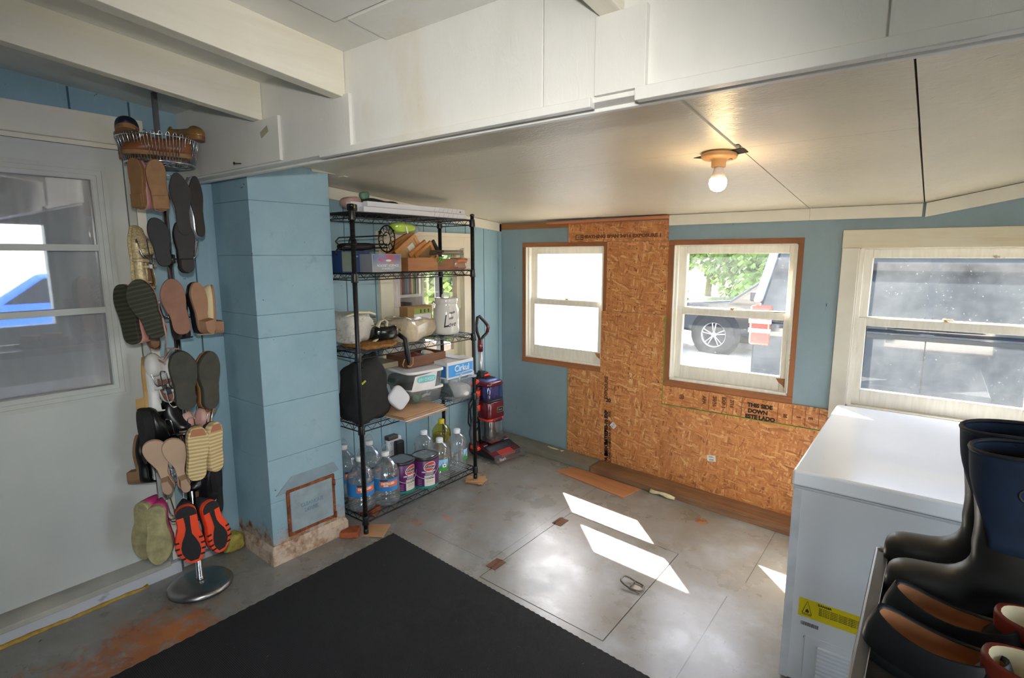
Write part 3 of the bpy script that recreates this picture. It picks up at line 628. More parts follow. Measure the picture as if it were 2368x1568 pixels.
mb.build('base', PLAST, ch, 0.006)
mb = MB(); mb.box(cx1-0.01, cx1+0.009, 1.375, 1.655, 0.125, 0.375)
t = NT('rust'); v = t.coords(); n = t.noise(v, 22, 6, 0.7); t.bsdf(t.ramp(n, [(0.3, '4a2413'), (0.55, '8a4a24'), (0.75, 'b98a68')]), 0.85, 0, n, 0.8, 0.006); RUST = t.m
mb.build('cleanout_frame', RUST, ch, 0.004)
mb = MB(); mb.hexa([(cx1-0.01, 1.32, 0.36), (cx1+0.006, 1.32, 0.36), (cx1+0.006, 1.69, 0.385), (cx1-0.01, 1.69, 0.385), (cx1-0.01, 1.41, 0.44), (cx1+0.001, 1.41, 0.44), (cx1+0.001, 1.66, 0.44), (cx1-0.01, 1.66, 0.44)]); mb.build('mortar_patch', M('8498a2', 0.8, bump=0.6), ch, 0.004)
cd_ = MB(); cd_.box(cx1, cx1+0.014, 1.39, 1.635, 0.145, 0.36); co = cd_.build('cleanout_door', M('8f9fa6', 0.6, var=0.18, sc=12, bump=0.7, bsc=50), ch, 0.004)
text('CLEANOUT', 0.03, M('7b97a6', 0.6), co, (cx1+0.0145, 1.512, 0.27), FX, 'raised_letters', 0.85, ext=0.002); text('DEBRIS', 0.03, M('7b97a6', 0.6), co, (cx1+0.0145, 1.505, 0.238), FX, 'raised_letters', 0.85, ext=0.002)
for z in (0.345, 0.16):
    mb = MB(); mb.tube([(cx1+0.016, 1.645, z), (cx1+0.016, 1.645, z-0.03)], 0.007, 8); mb.build('hinge', RUST, co)
# ================================================================== ceiling bulb
bp = Vector((-0.69, 2.175, zc(-0.69, 2.175)))
bl = thing('light_fixture', 'bare glowing bulb in a round tan lampholder on the sloping ceiling', 'ceiling light', bp)
HOLDER = M('c99a62', 0.45, var=0.1)
mb = MB(); mb.X = Matrix.Rotation(math.radians(-5), 4, 'X'); mb.lathe([(0.012, -0.05), (0.026, -0.05), (0.027, -0.026), (0.036, -0.022), (0.062, -0.018), (0.066, -0.008), (0.062, -0.002)], 32); mb.build('lampholder', HOLDER, bl)
mb = MB(); mb.X = Matrix.Rotation(math.radians(-5), 4, 'X') @ Matrix.Translation((0.03, 0.012, -0.0205)); mb.box(-0.014, 0.014, -0.008, 0.008, -0.003, 0.003); mb.build('outlet_slot', M('8f7440', 0.5), bl)
mb = MB(); mb.lathe([(0.0125, -0.045), (0.018, -0.058), (0.022, -0.075), (0.029, -0.092)], 24); mb.build('bulb_neck', M('e9dfd4', 0.4), bl)
mb = MB(); mb.lathe([(0.029, -0.0915), (0.0315, -0.10), (0.0322, -0.108), (0.030, -0.120), (0.024, -0.131), (0.012, -0.138), (0.0005, -0.14)], 24, cap=False); mb.build('bulb_globe', emis('ffd9a0', 95.0), bl)
mb = MB(); mb.X = Matrix.Translation((0.0, 0.0, 0)); 
mb.prism([(-0.085, 0.03), (0.095, 0.075), (0.105, 0.055), (0.085, -0.03), (-0.06, -0.05)], 0.0005, 0.0015); mb.X = Matrix.Identity(4)
hole = MB(); P = lambda x, y: (x, y, -0.0015-0.087*y)
hole.add([P(-0.105, 0.02), P(0.085, -0.045), P(0.098, -0.035), P(0.098, 0.02), P(0.0, 0.05), P(-0.07, 0.045)], [(0, 1, 2, 3, 4, 5)]); hole.build('cutout_dark_sheet', M('1d1712', 0.95), bl, 0, 0.002)  # thin dark sheet under the ceiling stands for the hole's shaded inside
# ================================================================== black door mat
a, b, c_ = on_floor(260, 1568), on_floor(910, 1235), on_floor(1500, 1568)
mx0 = (a.x+b.x)/2; my1 = b.y
t = NT('ribbed_black_mat'); v = t.coords(); 
wv = t.n('ShaderNodeTexWave'); wv.inputs['Scale'].default_value = 62; wv.bands_direction = 'X'; t.l(v, wv.inputs[0]); w2 = t.n('ShaderNodeTexWave'); w2.inputs['Scale'].default_value = 50; w2.bands_direction = 'Y'; t.l(v, w2.inputs[0])
hh = t.math('MULTIPLY', wv.outputs['Fac'], w2.outputs['Fac']); sp = t.noise(v, 55, 2); k = t.noise(v, 2.5, 5)
c = t.mix(hh, '141416', '3a3a3c'); c = t.mix(t.mask(sp, 0.74, 0.77), c, '4c4339'); c = t.mix(t.math('MULTIPLY', t.mask(k, 0.5, 0.8), 0.2), c, '3a3732'); t.bsdf(c, 0.75, 0, hh, 0.7, 0.004, spec=0.3); 
mb = MB(); ang = math.atan2((c_-b).y, (c_-b).x); L1, L2 = 1.75, 2.6; n = 120
e1 = Vector((math.cos(ang), math.sin(ang), 0)); e2 = Vector((0, -1, 0))
def mp(s, q):
    p = b+e1*s+e2*q; return p
top = []; edge = []
for k in range(n): edge.append(mp(L1*k/n, 0.004*(k % 2)))
for k in range(n): edge.append(mp(L1-0.004*(k % 2), L2*k/n))
for k in range(n): edge.append(mp(L1*(1-k/n), L2-0.004*(k % 2)))
for k in range(n): edge.append(mp(0.004*(k % 2), L2*(1-k/n)))
r0_ = [(p.x, p.y, zf(p.x)+0.001) for p in edge]; r1_ = [(p.x, p.y, zf(p.x)+0.008) for p in edge]
mb.loft([r0_, r1_], smooth=False); tag(mb.build('door_mat', t.m), 'large black ribbed mat with a zigzag edge on the floor', 'mat')
# ================================================================== outdoors
GZ = -0.42
t = NT('gravel_and_grass'); v = t.coords(); n = t.noise(v, 60, 4, 0.7); k = t.noise(v, 0.35, 5, 0.6); k2 = t.noise(v, 2.2, 5, 0.65)
c = t.ramp(n, [(0.3, '7d7871'), (0.7, 'b0aaa0')]); gcol = t.ramp(n, [(0.3, '4f6b2c'), (0.7, '88a352')])
sx = t.n('ShaderNodeSeparateXYZ'); t.l(v, sx.inputs[0]); far = t.mask(sx.outputs[1], 15.0, 16.5)
c = t.mix(t.math('MAXIMUM', t.mask(k2, 0.62, 0.7), far), c, gcol); t.bsdf(c, 0.9, 0, n, 0.5, 0.02)
mb = MB(); mb.quad((-60, -60, GZ), (60, -60, GZ), (60, 70, GZ), (-60, 70, GZ)); struct(mb.build('ground', t.m))
# white outbuilding beyond the small window
WB = thing('outbuilding', 'bright white sided building seen through the smaller window', 'building', (-6.2, 8.6, GZ))
t = NT('white_lap_siding'); wv = t.n('ShaderNodeTexWave'); wv.inputs['Scale'].default_value = 1.25; wv.bands_direction = 'Z'; wv.wave_profile = 'SAW'; t.l(t.coords(), wv.inputs[0]); t.bsdf('f2f3f3', 0.5, 0, wv.outputs['Fac'], 0.3, 0.01)
mb = MB(); mb.box(-4.5, 1.3, 0, 4, 0, 3.4); mb.build('wall', t.m, WB)
mb = MB(); mb.box(1.22, 1.36, -0.04, 0.1, 0, 3.4); mb.build('corner_board', M('eef0f2', 0.5), WB)
mb = MB(); mb.prism([(-0.5, 3.4), (4.5, 3.4), (2.0, 5.0)], -4.8, 1.7, 0); mb.build('roof', M('6a6763', 0.8), WB)
# hedge trees
LEAF = [M('52662f', 0.55, var=0.35, sc=3), M('70803c', 0.55, var=0.35, sc=3), M('3c5029', 0.55, var=0.35, sc=3)]
def tree(x, y, h, r, label, mi, seed, low=0.15):
    rn = random.Random(seed); root = thing('tree', label, 'tree', (x, y, GZ), 0, 'trees across the driveway')
    mb = MB(); mb.tube([(0, 0, 0), (0.1, 0.05, h*0.4), (0.0, 0.1, h*0.75)], [0.16, 0.12, 0.05], 8); mb.build('trunk', M('5a4a3a', 0.9), root)
    mb = MB(); blobs = [(rn.uniform(-r, r)*0.7, rn.uniform(-r, r)*0.6, h*rn.uniform(low, 0.9), rn.uniform(0.35, 0.6)*r) for _ in range(16)]
    for bx, by, bz, br in blobs: mb.ball((bx, by, max(0.1, bz)), br*0.72, 10, 7)
    for k in range(8000):
        bx, by, bz, br = rn.choice(blobs); d = Vector((rn.gauss(0, 1), rn.gauss(0, 1), rn.gauss(0, 1))).normalized()*br*rn.uniform(0.75, 1.05)
        p = Vector((bx, by, max(0.1, bz+d.z))) + Vector((d.x, d.y, 0)); s = rn.uniform(0.06, 0.15)*min(1.0, r/1.8); a = Vector((rn.uniform(-1, 1), rn.uniform(-1, 1), rn.uniform(-1, 1))).normalized(); b_ = a.orthogonal().normalized()
        q = a.cross(b_); mb.quad(p-b_*s-q*s*.5, p+b_*s-q*s*.5, p+b_*s+q*s*.5, p-b_*s+q*s*.5)
    mb.build('foliage', LEAF[mi], root, merge=False)
tree(-13.6, 24, 6.5, 2.2, 'dark green leafy tree over the driveway at the edge of the middle window', 2, 1, 0.1)
tree(-8.6, 26.5, 6.0, 2.4, 'yellow-green leafy tree at the centre of the view through the middle window', 1, 2, 0.08)
tree(-5.6, 22.5, 5.6, 2.2, 'mid green leafy tree just behind the tall van', 0, 3, 0.08)
tree(-8.9, 20.3, 2.0, 1.5, 'pale low bush at the foot of the driveway trees', 1, 5, 0.1)
tree(-6.6, 6.9, 2.6, 1.0, 'green bush outdoors seen through the indoor window behind the bookcase', 0, 9, 0.15)
# ---- cars
RUBB = M('1b1b1c', 0.8); GLASSCAR = M('10151c', 0.04, var=0, spec=0.8)
def wheel(root, x, y, z, r, side, rim=0.62):
    w = MB(); w.X = Matrix.Translation((x, y, z)) @ Matrix.Rotation(pi/2, 4, 'X'); t_ = 0.11
    w.lathe([(r*rim, -t_), (r*0.95, -t_), (r, -t_*0.7), (r, t_*0.7), (r*0.95, t_), (r*rim, t_)], 32, cap=False); w.build('tyre', RUBB, root)
    w = MB(); w.X = Matrix.Translation((x, y-side*0.0, z)) @ Matrix.Rotation(pi/2, 4, 'X'); R = r*rim; o = t_*0.75*side
    w.lathe([(R, -t_), (R*0.93, -t_*0.9), (R*0.93, t_*0.9), (R, t_)], 32, cap=False); w.lathe([(0.001, o+0.012*side), (R*0.2, o+0.012*side), (R*0.22, o-0.02*side)], 20, cap=False)
    for k in range(5):
        for d in (-0.16, 0.16):
            a = 2*pi*k/5+d+0.3; c_, s_ = math.cos(a), math.sin(a); w.tube([(R*0.15*c_, R*0.15*s_, o), (R*0.95*c_, R*0.95*s_, o+0.01*side)], R*0.055, 5)
    w.build('rim', M('c9ccd0', 0.25, 0.8), root)
def pickup(root, paint):
    """side profile in x (nose at -x), body between y = 0 and 1.8"""
    prof = [(-2.7, 0.45), (-2.75, 0.75), (-2.6, 1.0), (-1.5, 1.1), (-0.75, 1.65), (0.55, 1.68), (0.95, 1.08), (2.7, 1.08), (2.75, 0.5), (2.2, 0.42), (-2.3, 0.42)]
    mb = MB(); mb.prism(prof, 0, 1.8, 1); mb.build('body', paint, root, 0.06, seg=3)
    for y in (-0.004, 1.79):
        for poly in ([(-1.25, 1.14), (-0.68, 1.57), (-0.15, 1.59), (-0.15, 1.14)], [(-0.05, 1.14), (-0.05, 1.59), (0.5, 1.6), (0.75, 1.14)]):
            mb = MB(); mb.prism(poly, y, y+0.014, 1); mb.build('side_window', GLASSCAR, root)
        for x in (-1.75, 1.7):
            mb = MB(); mb.X = Matrix.Translation((x, y+0.004, 0.42)) @ Matrix.Rotation(pi/2, 4, 'X'); mb.lathe([(0.001, -0.012), (0.5, -0.012), (0.5, 0.004), (0.001, 0.004)], 28); mb.build('wheel_arch', RUBB, root)
    for x in (-1.75, 1.7):
        wheel(root, x, 0.02, 0.40, 0.40, 1); wheel(root, x, 1.78, 0.40, 0.40, -1)
    mb = MB(); mb.box(-2.85, -2.6, 0.1, 1.7, 0.45, 0.68); mb.build('bumper', M('c2c5c8', 0.2, 1.0), root, 0.04)
    for y in (0.12, 1.44):
        mb = MB(); mb.box(-2.77, -2.5, y, y+0.24, 0.76, 0.94); mb.build('headlight', M('dfe6ec', 0.1, 0.2), root, 0.03)
    mb = MB(); mb.box(-1.05, -0.92, -0.22, -0.02, 1.12, 1.3); mb.build('wing_mirror', M('202226', 0.4), root, 0.03)
DARKCAR = M('23262b', 0.15, 0.3, var=0.05, coat=0.5)
car = thing('pickup_truck', 'dark pickup truck parked on the gravel behind the van', 'truck', (-2.1, 11.0, GZ-0.02), math.radians(-4)); pickup(car, DARKCAR)
car.location.x = -1.68   # front wheel stands where the middle window shows it
blue = thing('pickup_truck', 'bright blue pickup truck outdoors, mirrored in the glass of the white door', 'truck', (8.6, 3.4, GZ), math.radians(92)); pickup(blue, M('2b54b4', 0.2, 0.2, var=0.05, coat=0.5))
# ---- tall van close outside the windows
VAN = M('252b35', 0.12, 0.3, var=0.03, coat=0.6); VANLOW = M('46494d', 0.5, var=0.06)
vx, vy = -1.24, 5.02
van = thing('van', 'tall dark blue-grey van parked close outside the windows', 'van', (vx, vy, GZ))
BELT, LEAN = 1.40, 0.287                          # the glazed upper sides lean inward
prof = [(0.0, 0.5), (0.0, BELT), (5.3, BELT), (5.6, 1.3), (5.7, 0.5)]
mb = MB(); mb.prism(prof, 0.02, 1.95, 1); mb.build('body', VAN, van, 0.05, seg=3)
def ly(z): return 0.02+(z-BELT)*LEAN
mb = MB(); zt_ = 2.5; mb.hexa([(0.0, ly(BELT), BELT-0.02), (5.3, ly(BELT), BELT-0.02), (5.3, 1.95, BELT-0.02), (0.0, 1.95, BELT-0.02), (0.22, ly(zt_), zt_), (4.3, ly(zt_), zt_), (4.3, 1.97-ly(zt_), zt_), (0.22, 1.97-ly(zt_), zt_)]); mb.build('upper_body', VAN, van, 0.04, seg=3)
mb = MB(); mb.box(-0.06, 5.75, 0.0, 1.97, 0.42, 0.93); mb.build('lower_cladding', VANLOW, van, 0.04, seg=3)
def vwin(x0, x1, z0, z1):
    mb = MB(); mb.prism([(x0+0.03, z0), (x1-0.03, z0), (x1, z0+0.05), (x1, z1-0.05), (x1-0.03, z1), (x0+0.09, z1), (x0+0.05, z1-0.05), (x0, z0+0.05)], -0.022, 0.005, 1); mb.v = [(x, y+ly(z), z) for x, y, z in mb.v]; mb.build('side_window', GLASSCAR, van)
vwin(0.42, 1.2, 1.46, 2.3); vwin(1.24, 2.45, 1.46, 2.3); vwin(2.49, 3.6, 1.46, 2.3)
mb = MB(); mb.box(1.215, 1.223, 0.012, 0.03, 0.94, BELT-0.06); mb.box(2.465, 2.473, 0.012, 0.03, 0.94, BELT-0.06); mb.build('door_seam', M('0c0d10', 0.7), van)
mb = MB(); mb.box(0.3, 4.2, 0.004, 0.03, 1.33, 1.36); mb.build('rub_strip', M('22252a', 0.4), van)
tl_ = MB(); tl_.box(-0.02, 0.15, 0.005, 0.2, 1.19, 1.535); tlo = tl_.build('tail_light', M('e03a2c', 0.12, var=0.05, coat=0.4), van, 0.02)
for z in (1.30, 1.38):
    mb = MB(); mb.box(-0.024, 0.154, 0.0, 0.2, z, z+0.035); mb.build('clear_lens', M('f0eeee', 0.12), tlo)
mb = MB(); mb.box(-0.09, 0.03, 0.05, 1.9, 0.55, 0.9); mb.build('rear_bumper', M('c5c8cc', 0.3, 0.5), van, 0.03)
mb = MB(); mb.hexa([(-0.01, 0.03, 1.56), (0.06, 0.03, 1.56), (0.06, 0.16, 1.56), (-0.01, 0.16, 1.56), (0.15, ly(2.4)-0.02, 2.4), (0.22, ly(2.4)-0.02, 2.4), (0.22, ly(2.4)+0.1, 2.4), (0.15, ly(2.4)+0.1, 2.4)]); mb.build('corner_pillar', M('aab4c6', 0.2, 0.3), van, 0.02)
for xx in (1.0, 4.7):
    mb = MB(); mb.X = Matrix.Translation((xx, 0.0, 0.40)) @ Matrix.Rotation(pi/2, 4, 'X'); mb.lathe([(0.001, -0.012), (0.50, -0.012), (0.52, 0.008), (0.46, 0.012), (0.001, 0.012)], 32); mb.build('wheel_arch', M('121315', 0.7), van)
    wheel(van, xx, 0.06, 0.38, 0.38, 1)
# ================================================================== house room seen through the back window
RX0 = -6.4
mb = MB(); 
mb.box(RX0, XW-0.11, 0.9, 1.0, -0.1, 2.6); mb.box(RX0, XW-0.11, 3.75, 3.85, -0.1, 0.7); mb.box(RX0, XW-0.11, 3.75, 3.85, 1.9, 2.6); mb.box(RX0, -4.1, 3.75, 3.85, 0.7, 1.9); mb.box(-3.56, XW-0.11, 3.75, 3.85, 0.7, 1.9)
mb.box(RX0-0.1, RX0, 0.9, 2.6, -0.1, 2.6); mb.box(RX0-0.1, RX0, 2.6, 3.85, -0.1, 0.8); mb.box(RX0-0.1, RX0, 2.6, 3.85, 2.0, 2.6); mb.box(RX0-0.1, RX0, 3.6, 3.85, 0.8, 2.0)
mb.box(XW-0.2, XW-0.1, 3.66, 3.85, -0.1, 2.6)
struct(mb.build('wall_house', M('cfc6ba', 0.7)))
mb = MB(); mb.box(RX0-0.3, XW-0.1, -1.7, 3.9, 2.6, 2.75); struct(mb.build('ceiling_house', M('d8d2c6', 0.8)))
mb = MB(); mb.box(RX0, XW-0.1, -1.7, 3.85, -0.1, -0.02); struct(mb.build('floor_house', M('8a7058', 0.6)))
mb = MB(); mb.box(RX0, XW-0.101, -1.75, -1.65, -0.1, 2.6); struct(mb.build('wall_hall', M('b5aa9a', 0.7)))
w4 = thing('window_4', None, None); w4['kind'] = 'structure'
CREAMW = M('ddd6c0', 0.5, var=0.07, sc=4)
mb = MB()
for (a, b, c_, d) in ((WY0-0.085, WY0, WZ0-0.09, WZ1+0.09), (WY1, WY1+0.085, WZ0-0.09, WZ1+0.09), (WY0, WY1, WZ1, WZ1+0.09), (WY0, WY1, WZ0-0.09, WZ0)): mb.box(XW-0.001, XW+0.022, a, b, c_, d)
for (a, b, c_, d) in ((WY0-0.10, WY0-0.075, WZ0-0.1, WZ1+0.105), (WY1+0.075, WY1+0.10, WZ0-0.1, WZ1+0.105), (WY0-0.1, WY1+0.1, WZ1+0.08, WZ1+0.105)): mb.box(XW-0.001, XW+0.032, a, b, c_, d)
mb.build('window_casing', CREAMW, w4, 0.002)
def sash4(z0, z1, x0, x1, nm):
    mb = MB(); s = 0.045
    mb.box(x0, x1, WY0, WY0+s, z0, z1); mb.box(x0, x1, WY1-s, WY1, z0, z1); mb.box(x0, x1, WY0+s, WY1-s, z0, z0+0.05); mb.box(x0, x1, WY0+s, WY1-s, z1-0.045, z1)
    o = mb.build(nm, CREAMW, w4, 0.003); g = MB(); g.box((x0+x1)/2-0.0015, (x0+x1)/2+0.0015, WY0+s, WY1-s, z0+0.05, z1-0.045); g.build('pane', PANE_CLEAN, o)
sash4(WZ0, 1.185, XW-0.09, XW-0.055, 'lower_sash'); sash4(1.145, WZ1, XW-0.05, XW-0.015, 'upper_sash')
mb = MB(); mb.box(XW-0.10, XW, WY0-0.002, WY0+0.006, WZ0, WZ1); mb.box(XW-0.10, XW, WY1-0.006, WY1+0.002, WZ0, WZ1); mb.box(XW-0.10, XW, WY0, WY1, WZ1-0.006, WZ1+0.002); mb.box(XW-0.10, XW+0.01, WY0, WY1, WZ0-0.002, WZ0+0.006); mb.build('window_frame', CREAMW, w4)
# bookcase and its books
bkx, bky = -3.55, 2.93
bk = thing('bookcase', 'white bookcase indoors behind the cream-framed window in the blue boards', 'bookcase', (bkx, bky, -0.02))
BW = M('d9d3ca', 0.5); zsh = [0.1, 0.5, 0.87, 1.225, 1.62]
for y in (0.0, 0.40): mb = MB(); mb.box(-0.28, 0, y-0.012, y+0.012, 0, 2.0); mb.build('side_panel', BW, bk)
for z in zsh: mb = MB(); mb.box(-0.28, 0, 0.012, 0.388, z-0.012, z+0.012); mb.build('shelf', BW, bk)
mb = MB(); mb.box(-0.285, -0.28, 0, 0.40, 0, 2.0); mb.build('back_panel', M('b9b1a6', 0.6), bk)
rb = random.Random(12); BC = ['4b6478', '7d8b93', '5a5f66', 'b9b6ae', '8a4c3f', '3d4a5a', '9aa6ab', 'c9c3b4', '6f5a78', 'b0522f', '8b9a3a', 'd0a040', '54707a', '2f3438']
cn = {'4b6478': 'slate blue', '7d8b93': 'grey-blue', '5a5f66': 'dark grey', 'b9b6ae': 'pale grey', '8a4c3f': 'brick red', '3d4a5a': 'navy', '9aa6ab': 'light grey-blue', 'c9c3b4': 'cream', '6f5a78': 'purple', 'b0522f': 'orange-red', '8b9a3a': 'olive green', 'd0a040': 'yellow', '54707a': 'teal', '2f3438': 'black'}
ordn = ['first', 'second', 'third', 'fourth', 'fifth', 'sixth', 'seventh', 'eighth', 'ninth', 'tenth', 'eleventh', 'twelfth']
for sh, (zz, nme) in enumerate(((1.237, 'upper'), (0.882, 'lower'))):
    y = bky+0.02 if sh else bky+0.10; k = 0
    while k < 10 and y < bky+0.35:
        th = rb.uniform(0.018, 0.036); h = rb.uniform(0.22, 0.3); col = BC[(k*3+sh*5) % len(BC)] if sh == 0 else ['3d4a5a', '5a4a6a', '8a4c3f', '8b9a3a', 'c05a30', '8a4c3f', '6f5a78', '54707a', 'd0a040', '2f3438'][k]
        b = thing('book', '%s spined book, %s along the visible %s shelf of the white bookcase indoors' % (cn.get(col, 'dark'), ordn[k], nme), 'book', (bkx-0.02, y+th/2, zz-0.0199), 0, 'books in the bookcase indoors')
        m_ = MB(); m_.box(-0.17, 0.0, -th/2+0.0005, th/2-0.0005, 0, h); m_.build('cover', M('%s' % col, 0.5), b, 0.003)
        m_ = MB(); m_.box(-0.171, -0.004, -th/2+0.003, th/2-0.003, h-0.002, h+0.0005); m_.build('pages', M('e4dccb', 0.8), b)
        y += th+0.001; k += 1
mb = MB()
for k in range(3): pass
def icurt(y0, y1, x, lab):
    m_ = MB(); m_.grid(40, 6, lambda a, b: (x+0.012*math.sin(a*26+b), y0+(y1-y0)*a, 0.7+1.0*b)); tag(m_.build('indoor_curtain', M('e6e2e2', 0.8), None, 0, 0.002), lab, 'curtain', 'curtains indoors behind the cream-framed window')
icurt(2.50, 2.60, -3.02, 'bright white curtain strip at the chimney-side edge of the cream-framed window')
icurt(3.42, 3.5, -3.5, 'pale striped curtain beside the bookcase behind the cream-framed window')
# ================================================================== black wire shelving unit
SX0, SX1, SY0, SY1 = -2.70, -2.405, 1.775, 2.70
su = thing('wire_shelving_unit', 'tall black wire shelving unit with five loaded shelves by the house wall', 'shelving unit', ((SX0+SX1)/2, (SY0+SY1)/2, 0))
ox, oy = (SX0+SX1)/2, (SY0+SY1)/2
SHZ = [0.107, 0.630, 1.035, 1.455, 1.775]        # top surface of each shelf
for (x, y) in ((SX1, SY0), (SX1, SY1), (SX0, SY0), (SX0, SY1)):
    px, py = x-ox, y-oy; b = zf(x)+(0.02 if y == SY1 else 0.006)
    mb = MB(); mb.tube([(px, py, b+0.02), (px, py, 1.80)], 0.0125, 14)
    z = b+0.05
    while z < 1.79: mb.lathe([(0.0126, 0), (0.0133, 0.001), (0.0126, 0.002)], 12, (px, py, z), False); z += 0.0254
    p = mb.build('post', BLACKM, su)
    mb = MB(); mb.lathe([(0.012, 0), (0.0145, 0.003), (0.0145, 0.02), (0.0125, 0.03)], 14, (px, py, b)); mb.build('foot', BLACKP, p)
    mb = MB(); mb.lathe([(0.0128, 0), (0.0145, 0.002), (0.0145, 0.012), (0.004, 0.016)], 14, (px, py, 1.795)); mb.build('cap', BLACKP, p)
for z in SHZ:
    mb = MB(); hx, hy = (SX1-SX0)/2, (SY1-SY0)/2; r = 0.0029
    def rect(zz): return [(-hx, -hy, zz), (hx, -hy, zz), (hx, hy, zz), (-hx, hy, zz)]
    for zz in (z-0.004, z-0.036):
        q = rect(zz)
        for a, b in zip(q, q[1:]+q[:1]): mb.tube([a, b], r*1.15, 6)
    def zig(a, b, n):
        a, b = Vector(a), Vector(b); pts = []
        for k in range(2*n+1): p = a.lerp(b, k/(2*n)); pts.append(p+Vector((0, 0, -0.004 if k % 2 else -0.036)))
        for p, q in zip(pts, pts[1:]): mb.tube([p, q], 0.0017, 4)
    q = rect(z); zig(q[0], q[1], 4); zig(q[1], q[2], 13); zig(q[2], q[3], 4); zig(q[3], q[0], 13)
    for k in range(1, 12): x = -hx+2*hx*k/12; mb.tube([(x, -hy, z-0.0022), (x, hy, z-0.0022)], 0.0018, 5)
    for k in range(1, 4): y = -hy+2*hy*k/4; mb.tube([(-hx, y, z-0.006), (hx, y, z-0.006)], 0.0026, 5)
    sh = mb.build('wire_shelf', BLACKM, su)
    for (x, y) in ((-hx, -hy), (hx, -hy), (-hx, hy), (hx, hy)):
        m_ = MB(); m_.lathe([(0.0185, -0.048), (0.0195, -0.044), (0.0165, -0.002), (0.0155, 0.002), (0.0128, 0.002)], 16, (x, y, z)); m_.build('collar', BLACKP, sh)
# folded cardboard under the posts, bricks
def cardpad(name, u, v, pts, h, z, lab, rz=0.0):
    p = on_floor(u, v); mb = MB(); mb.X = Matrix.Rotation(rz, 4, 'Z'); mb.prism(pts, 0, h); o = mb.build(name, CARD, None, 0.0008); o.location = (p.x, p.y, p.z+z); return tag(o, lab, 'cardboard')
cardpad('cardboard_pad', 868, 1228, [(-0.06, -0.075), (0.075, -0.06), (0.055, 0.085), (-0.075, 0.06)], 0.004, 0.0008, 'flat square of cardboard under the near post of the wire shelving', 0.45)
p0 = on_floor(1094, 1118)
for k, (rz, h, zz, lab) in enumerate(((0.3, 0.005, 0.0008, 'lowest folded cardboard piece under the far post of the wire shelving'), (0.05, 0.005, 0.0068, 'middle folded cardboard piece under the far post of the wire shelving'), (0.6, 0.005, 0.0128, 'uppermost folded cardboard piece under the far post of the wire shelving'))):
    mb = MB(); mb.X = Matrix.Translation((SX1, SY1, zf(SX1)+zz)) @ Matrix.Rotation(rz, 4, 'Z'); mb.hexa([(-0.06, -0.05, 0), (0.07, -0.05, 0), (0.07, 0.05, 0), (-0.06, 0.05, 0), (-0.06, -0.05, h), (0.07, -0.05, h), (0.07, 0.05, h), (-0.06, 0.05, h)]); 
    tag(mb.build('cardboard_pad', CARD, None, 0.0008), lab, 'cardboard', 'cardboard pads under the far post')
BRICK = M('9c5230', 0.9, var=0.3, sc=30, bump=0.5)
for (u, v, dx, lab) in ((872, 1192, 0.0, 'reddish brick on the floor below the water jugs'), (826, 1245, 0.02, 'broken orange brick piece between the chimney foot and the shelving')):
    p = on_floor(u, v); mb = MB(); mb.X = Matrix.Translation((p.x-0.06, p.y, p.z+0.001)) @ Matrix.Rotation(0.3+dx*20, 4, 'Z'); mb.box(-0.05, 0.05, -0.045, 0.045, 0, 0.045+dx*-0.5); tag(mb.build('brick', BRICK, None, 0.006), lab, 'brick')
# ================================================================== wall outlet with adapter
pw1 = at_x(907, 1030, XW)
ot = thing('power_strip', 'white six-way outlet tap plugged in on the blue boards behind the jugs', 'outlet', (XW, pw1.y, pw1.z))
WP = M('e8eaee', 0.35, var=0.03)
mb = MB(); mb.box(0.0, 0.032, -0.062, 0.062, -0.065, 0.065); mb.build('body', WP, ot, 0.012)
mb = MB(); mb.box(0.0, 0.045, -0.065, 0.02, 0.055, 0.085); mb.build('cover_flap', M('4a4340', 0.5), ot, 0.004)
for y in (-0.032, 0.0, 0.032):
    for z in (0.03, -0.03):
        mb = MB(); mb.box(0.031, 0.0335, y-0.007, y-0.004, z-0.004, z+0.010); mb.box(0.031, 0.0335, y+0.004, y+0.007, z-0.004, z+0.010); mb.lathe([(0.0001, 0), (0.003, 0)], 8); mb.v = mb.v; mb.ball((0.0325, y, z-0.011), (0.001, 0.0032, 0.0032), 8, 6); mb.build('socket', M('55585e', 0.6), ot)
pl = at_x(922, 1036, XW+0.05); mb = MB(); mb.box(XW+0.033, XW+0.075, pl.y-0.035, pl.y+0.035, pl.z-0.06, pl.z+0.055)
tag(mb.build('power_adapter', M('202327', 0.45), None, 0.012), 'black power adapter block plugged into the white outlet tap', 'power adapter')
# ================================================================== bottom shelf: jugs, bottles, paint cans
CLEARP = glassy('clear_plastic', tint=(0.975, 0.985, 0.985), haze=0.11, gloss=0.5, rough=0.06)
WATER = glassy('water', tint=(0.96, 0.985, 0.985), haze=0.03, gloss=0.2, rough=0.02)
CAPW = M('eef0f2', 0.4)
BLUEL = M('2f7fc4', 0.4, var=0.08); ORANGEL = M('dd6a45', 0.45); WHITEL = M('e6e8e6', 0.5)
def band(mb, r, z0, z1, a0, a1, n=20, off=0.0):
    mb.grid(n, 1, lambda u, v: ((r+off)*math.cos(a0+(a1-a0)*u), (r+off)*math.sin(a0+(a1-a0)*u), z0+(z1-z0)*v))
def curved_text(s, size, r, z, a_mid, mat, parent, name='lettering', sx=1.0, bold=0.001):
    o = text(s, size, mat, parent, name=name, bold=bold, ext=0.0002)
    for v in o.data.vertices:
        x, y, e = v.co; a = a_mid+x*sx/r; v.co = ((r+0.0009+e)*math.cos(a), (r+0.0009+e)*math.sin(a), z+y)
    o.scale = (1, 1, 1); return o
def to_cam(p): return math.atan2(CAM.y-p[1], CAM.x-p[0])
def floor_pt(u, v, z): return at_z(u, v, z)
zb = SHZ[0]+0.001
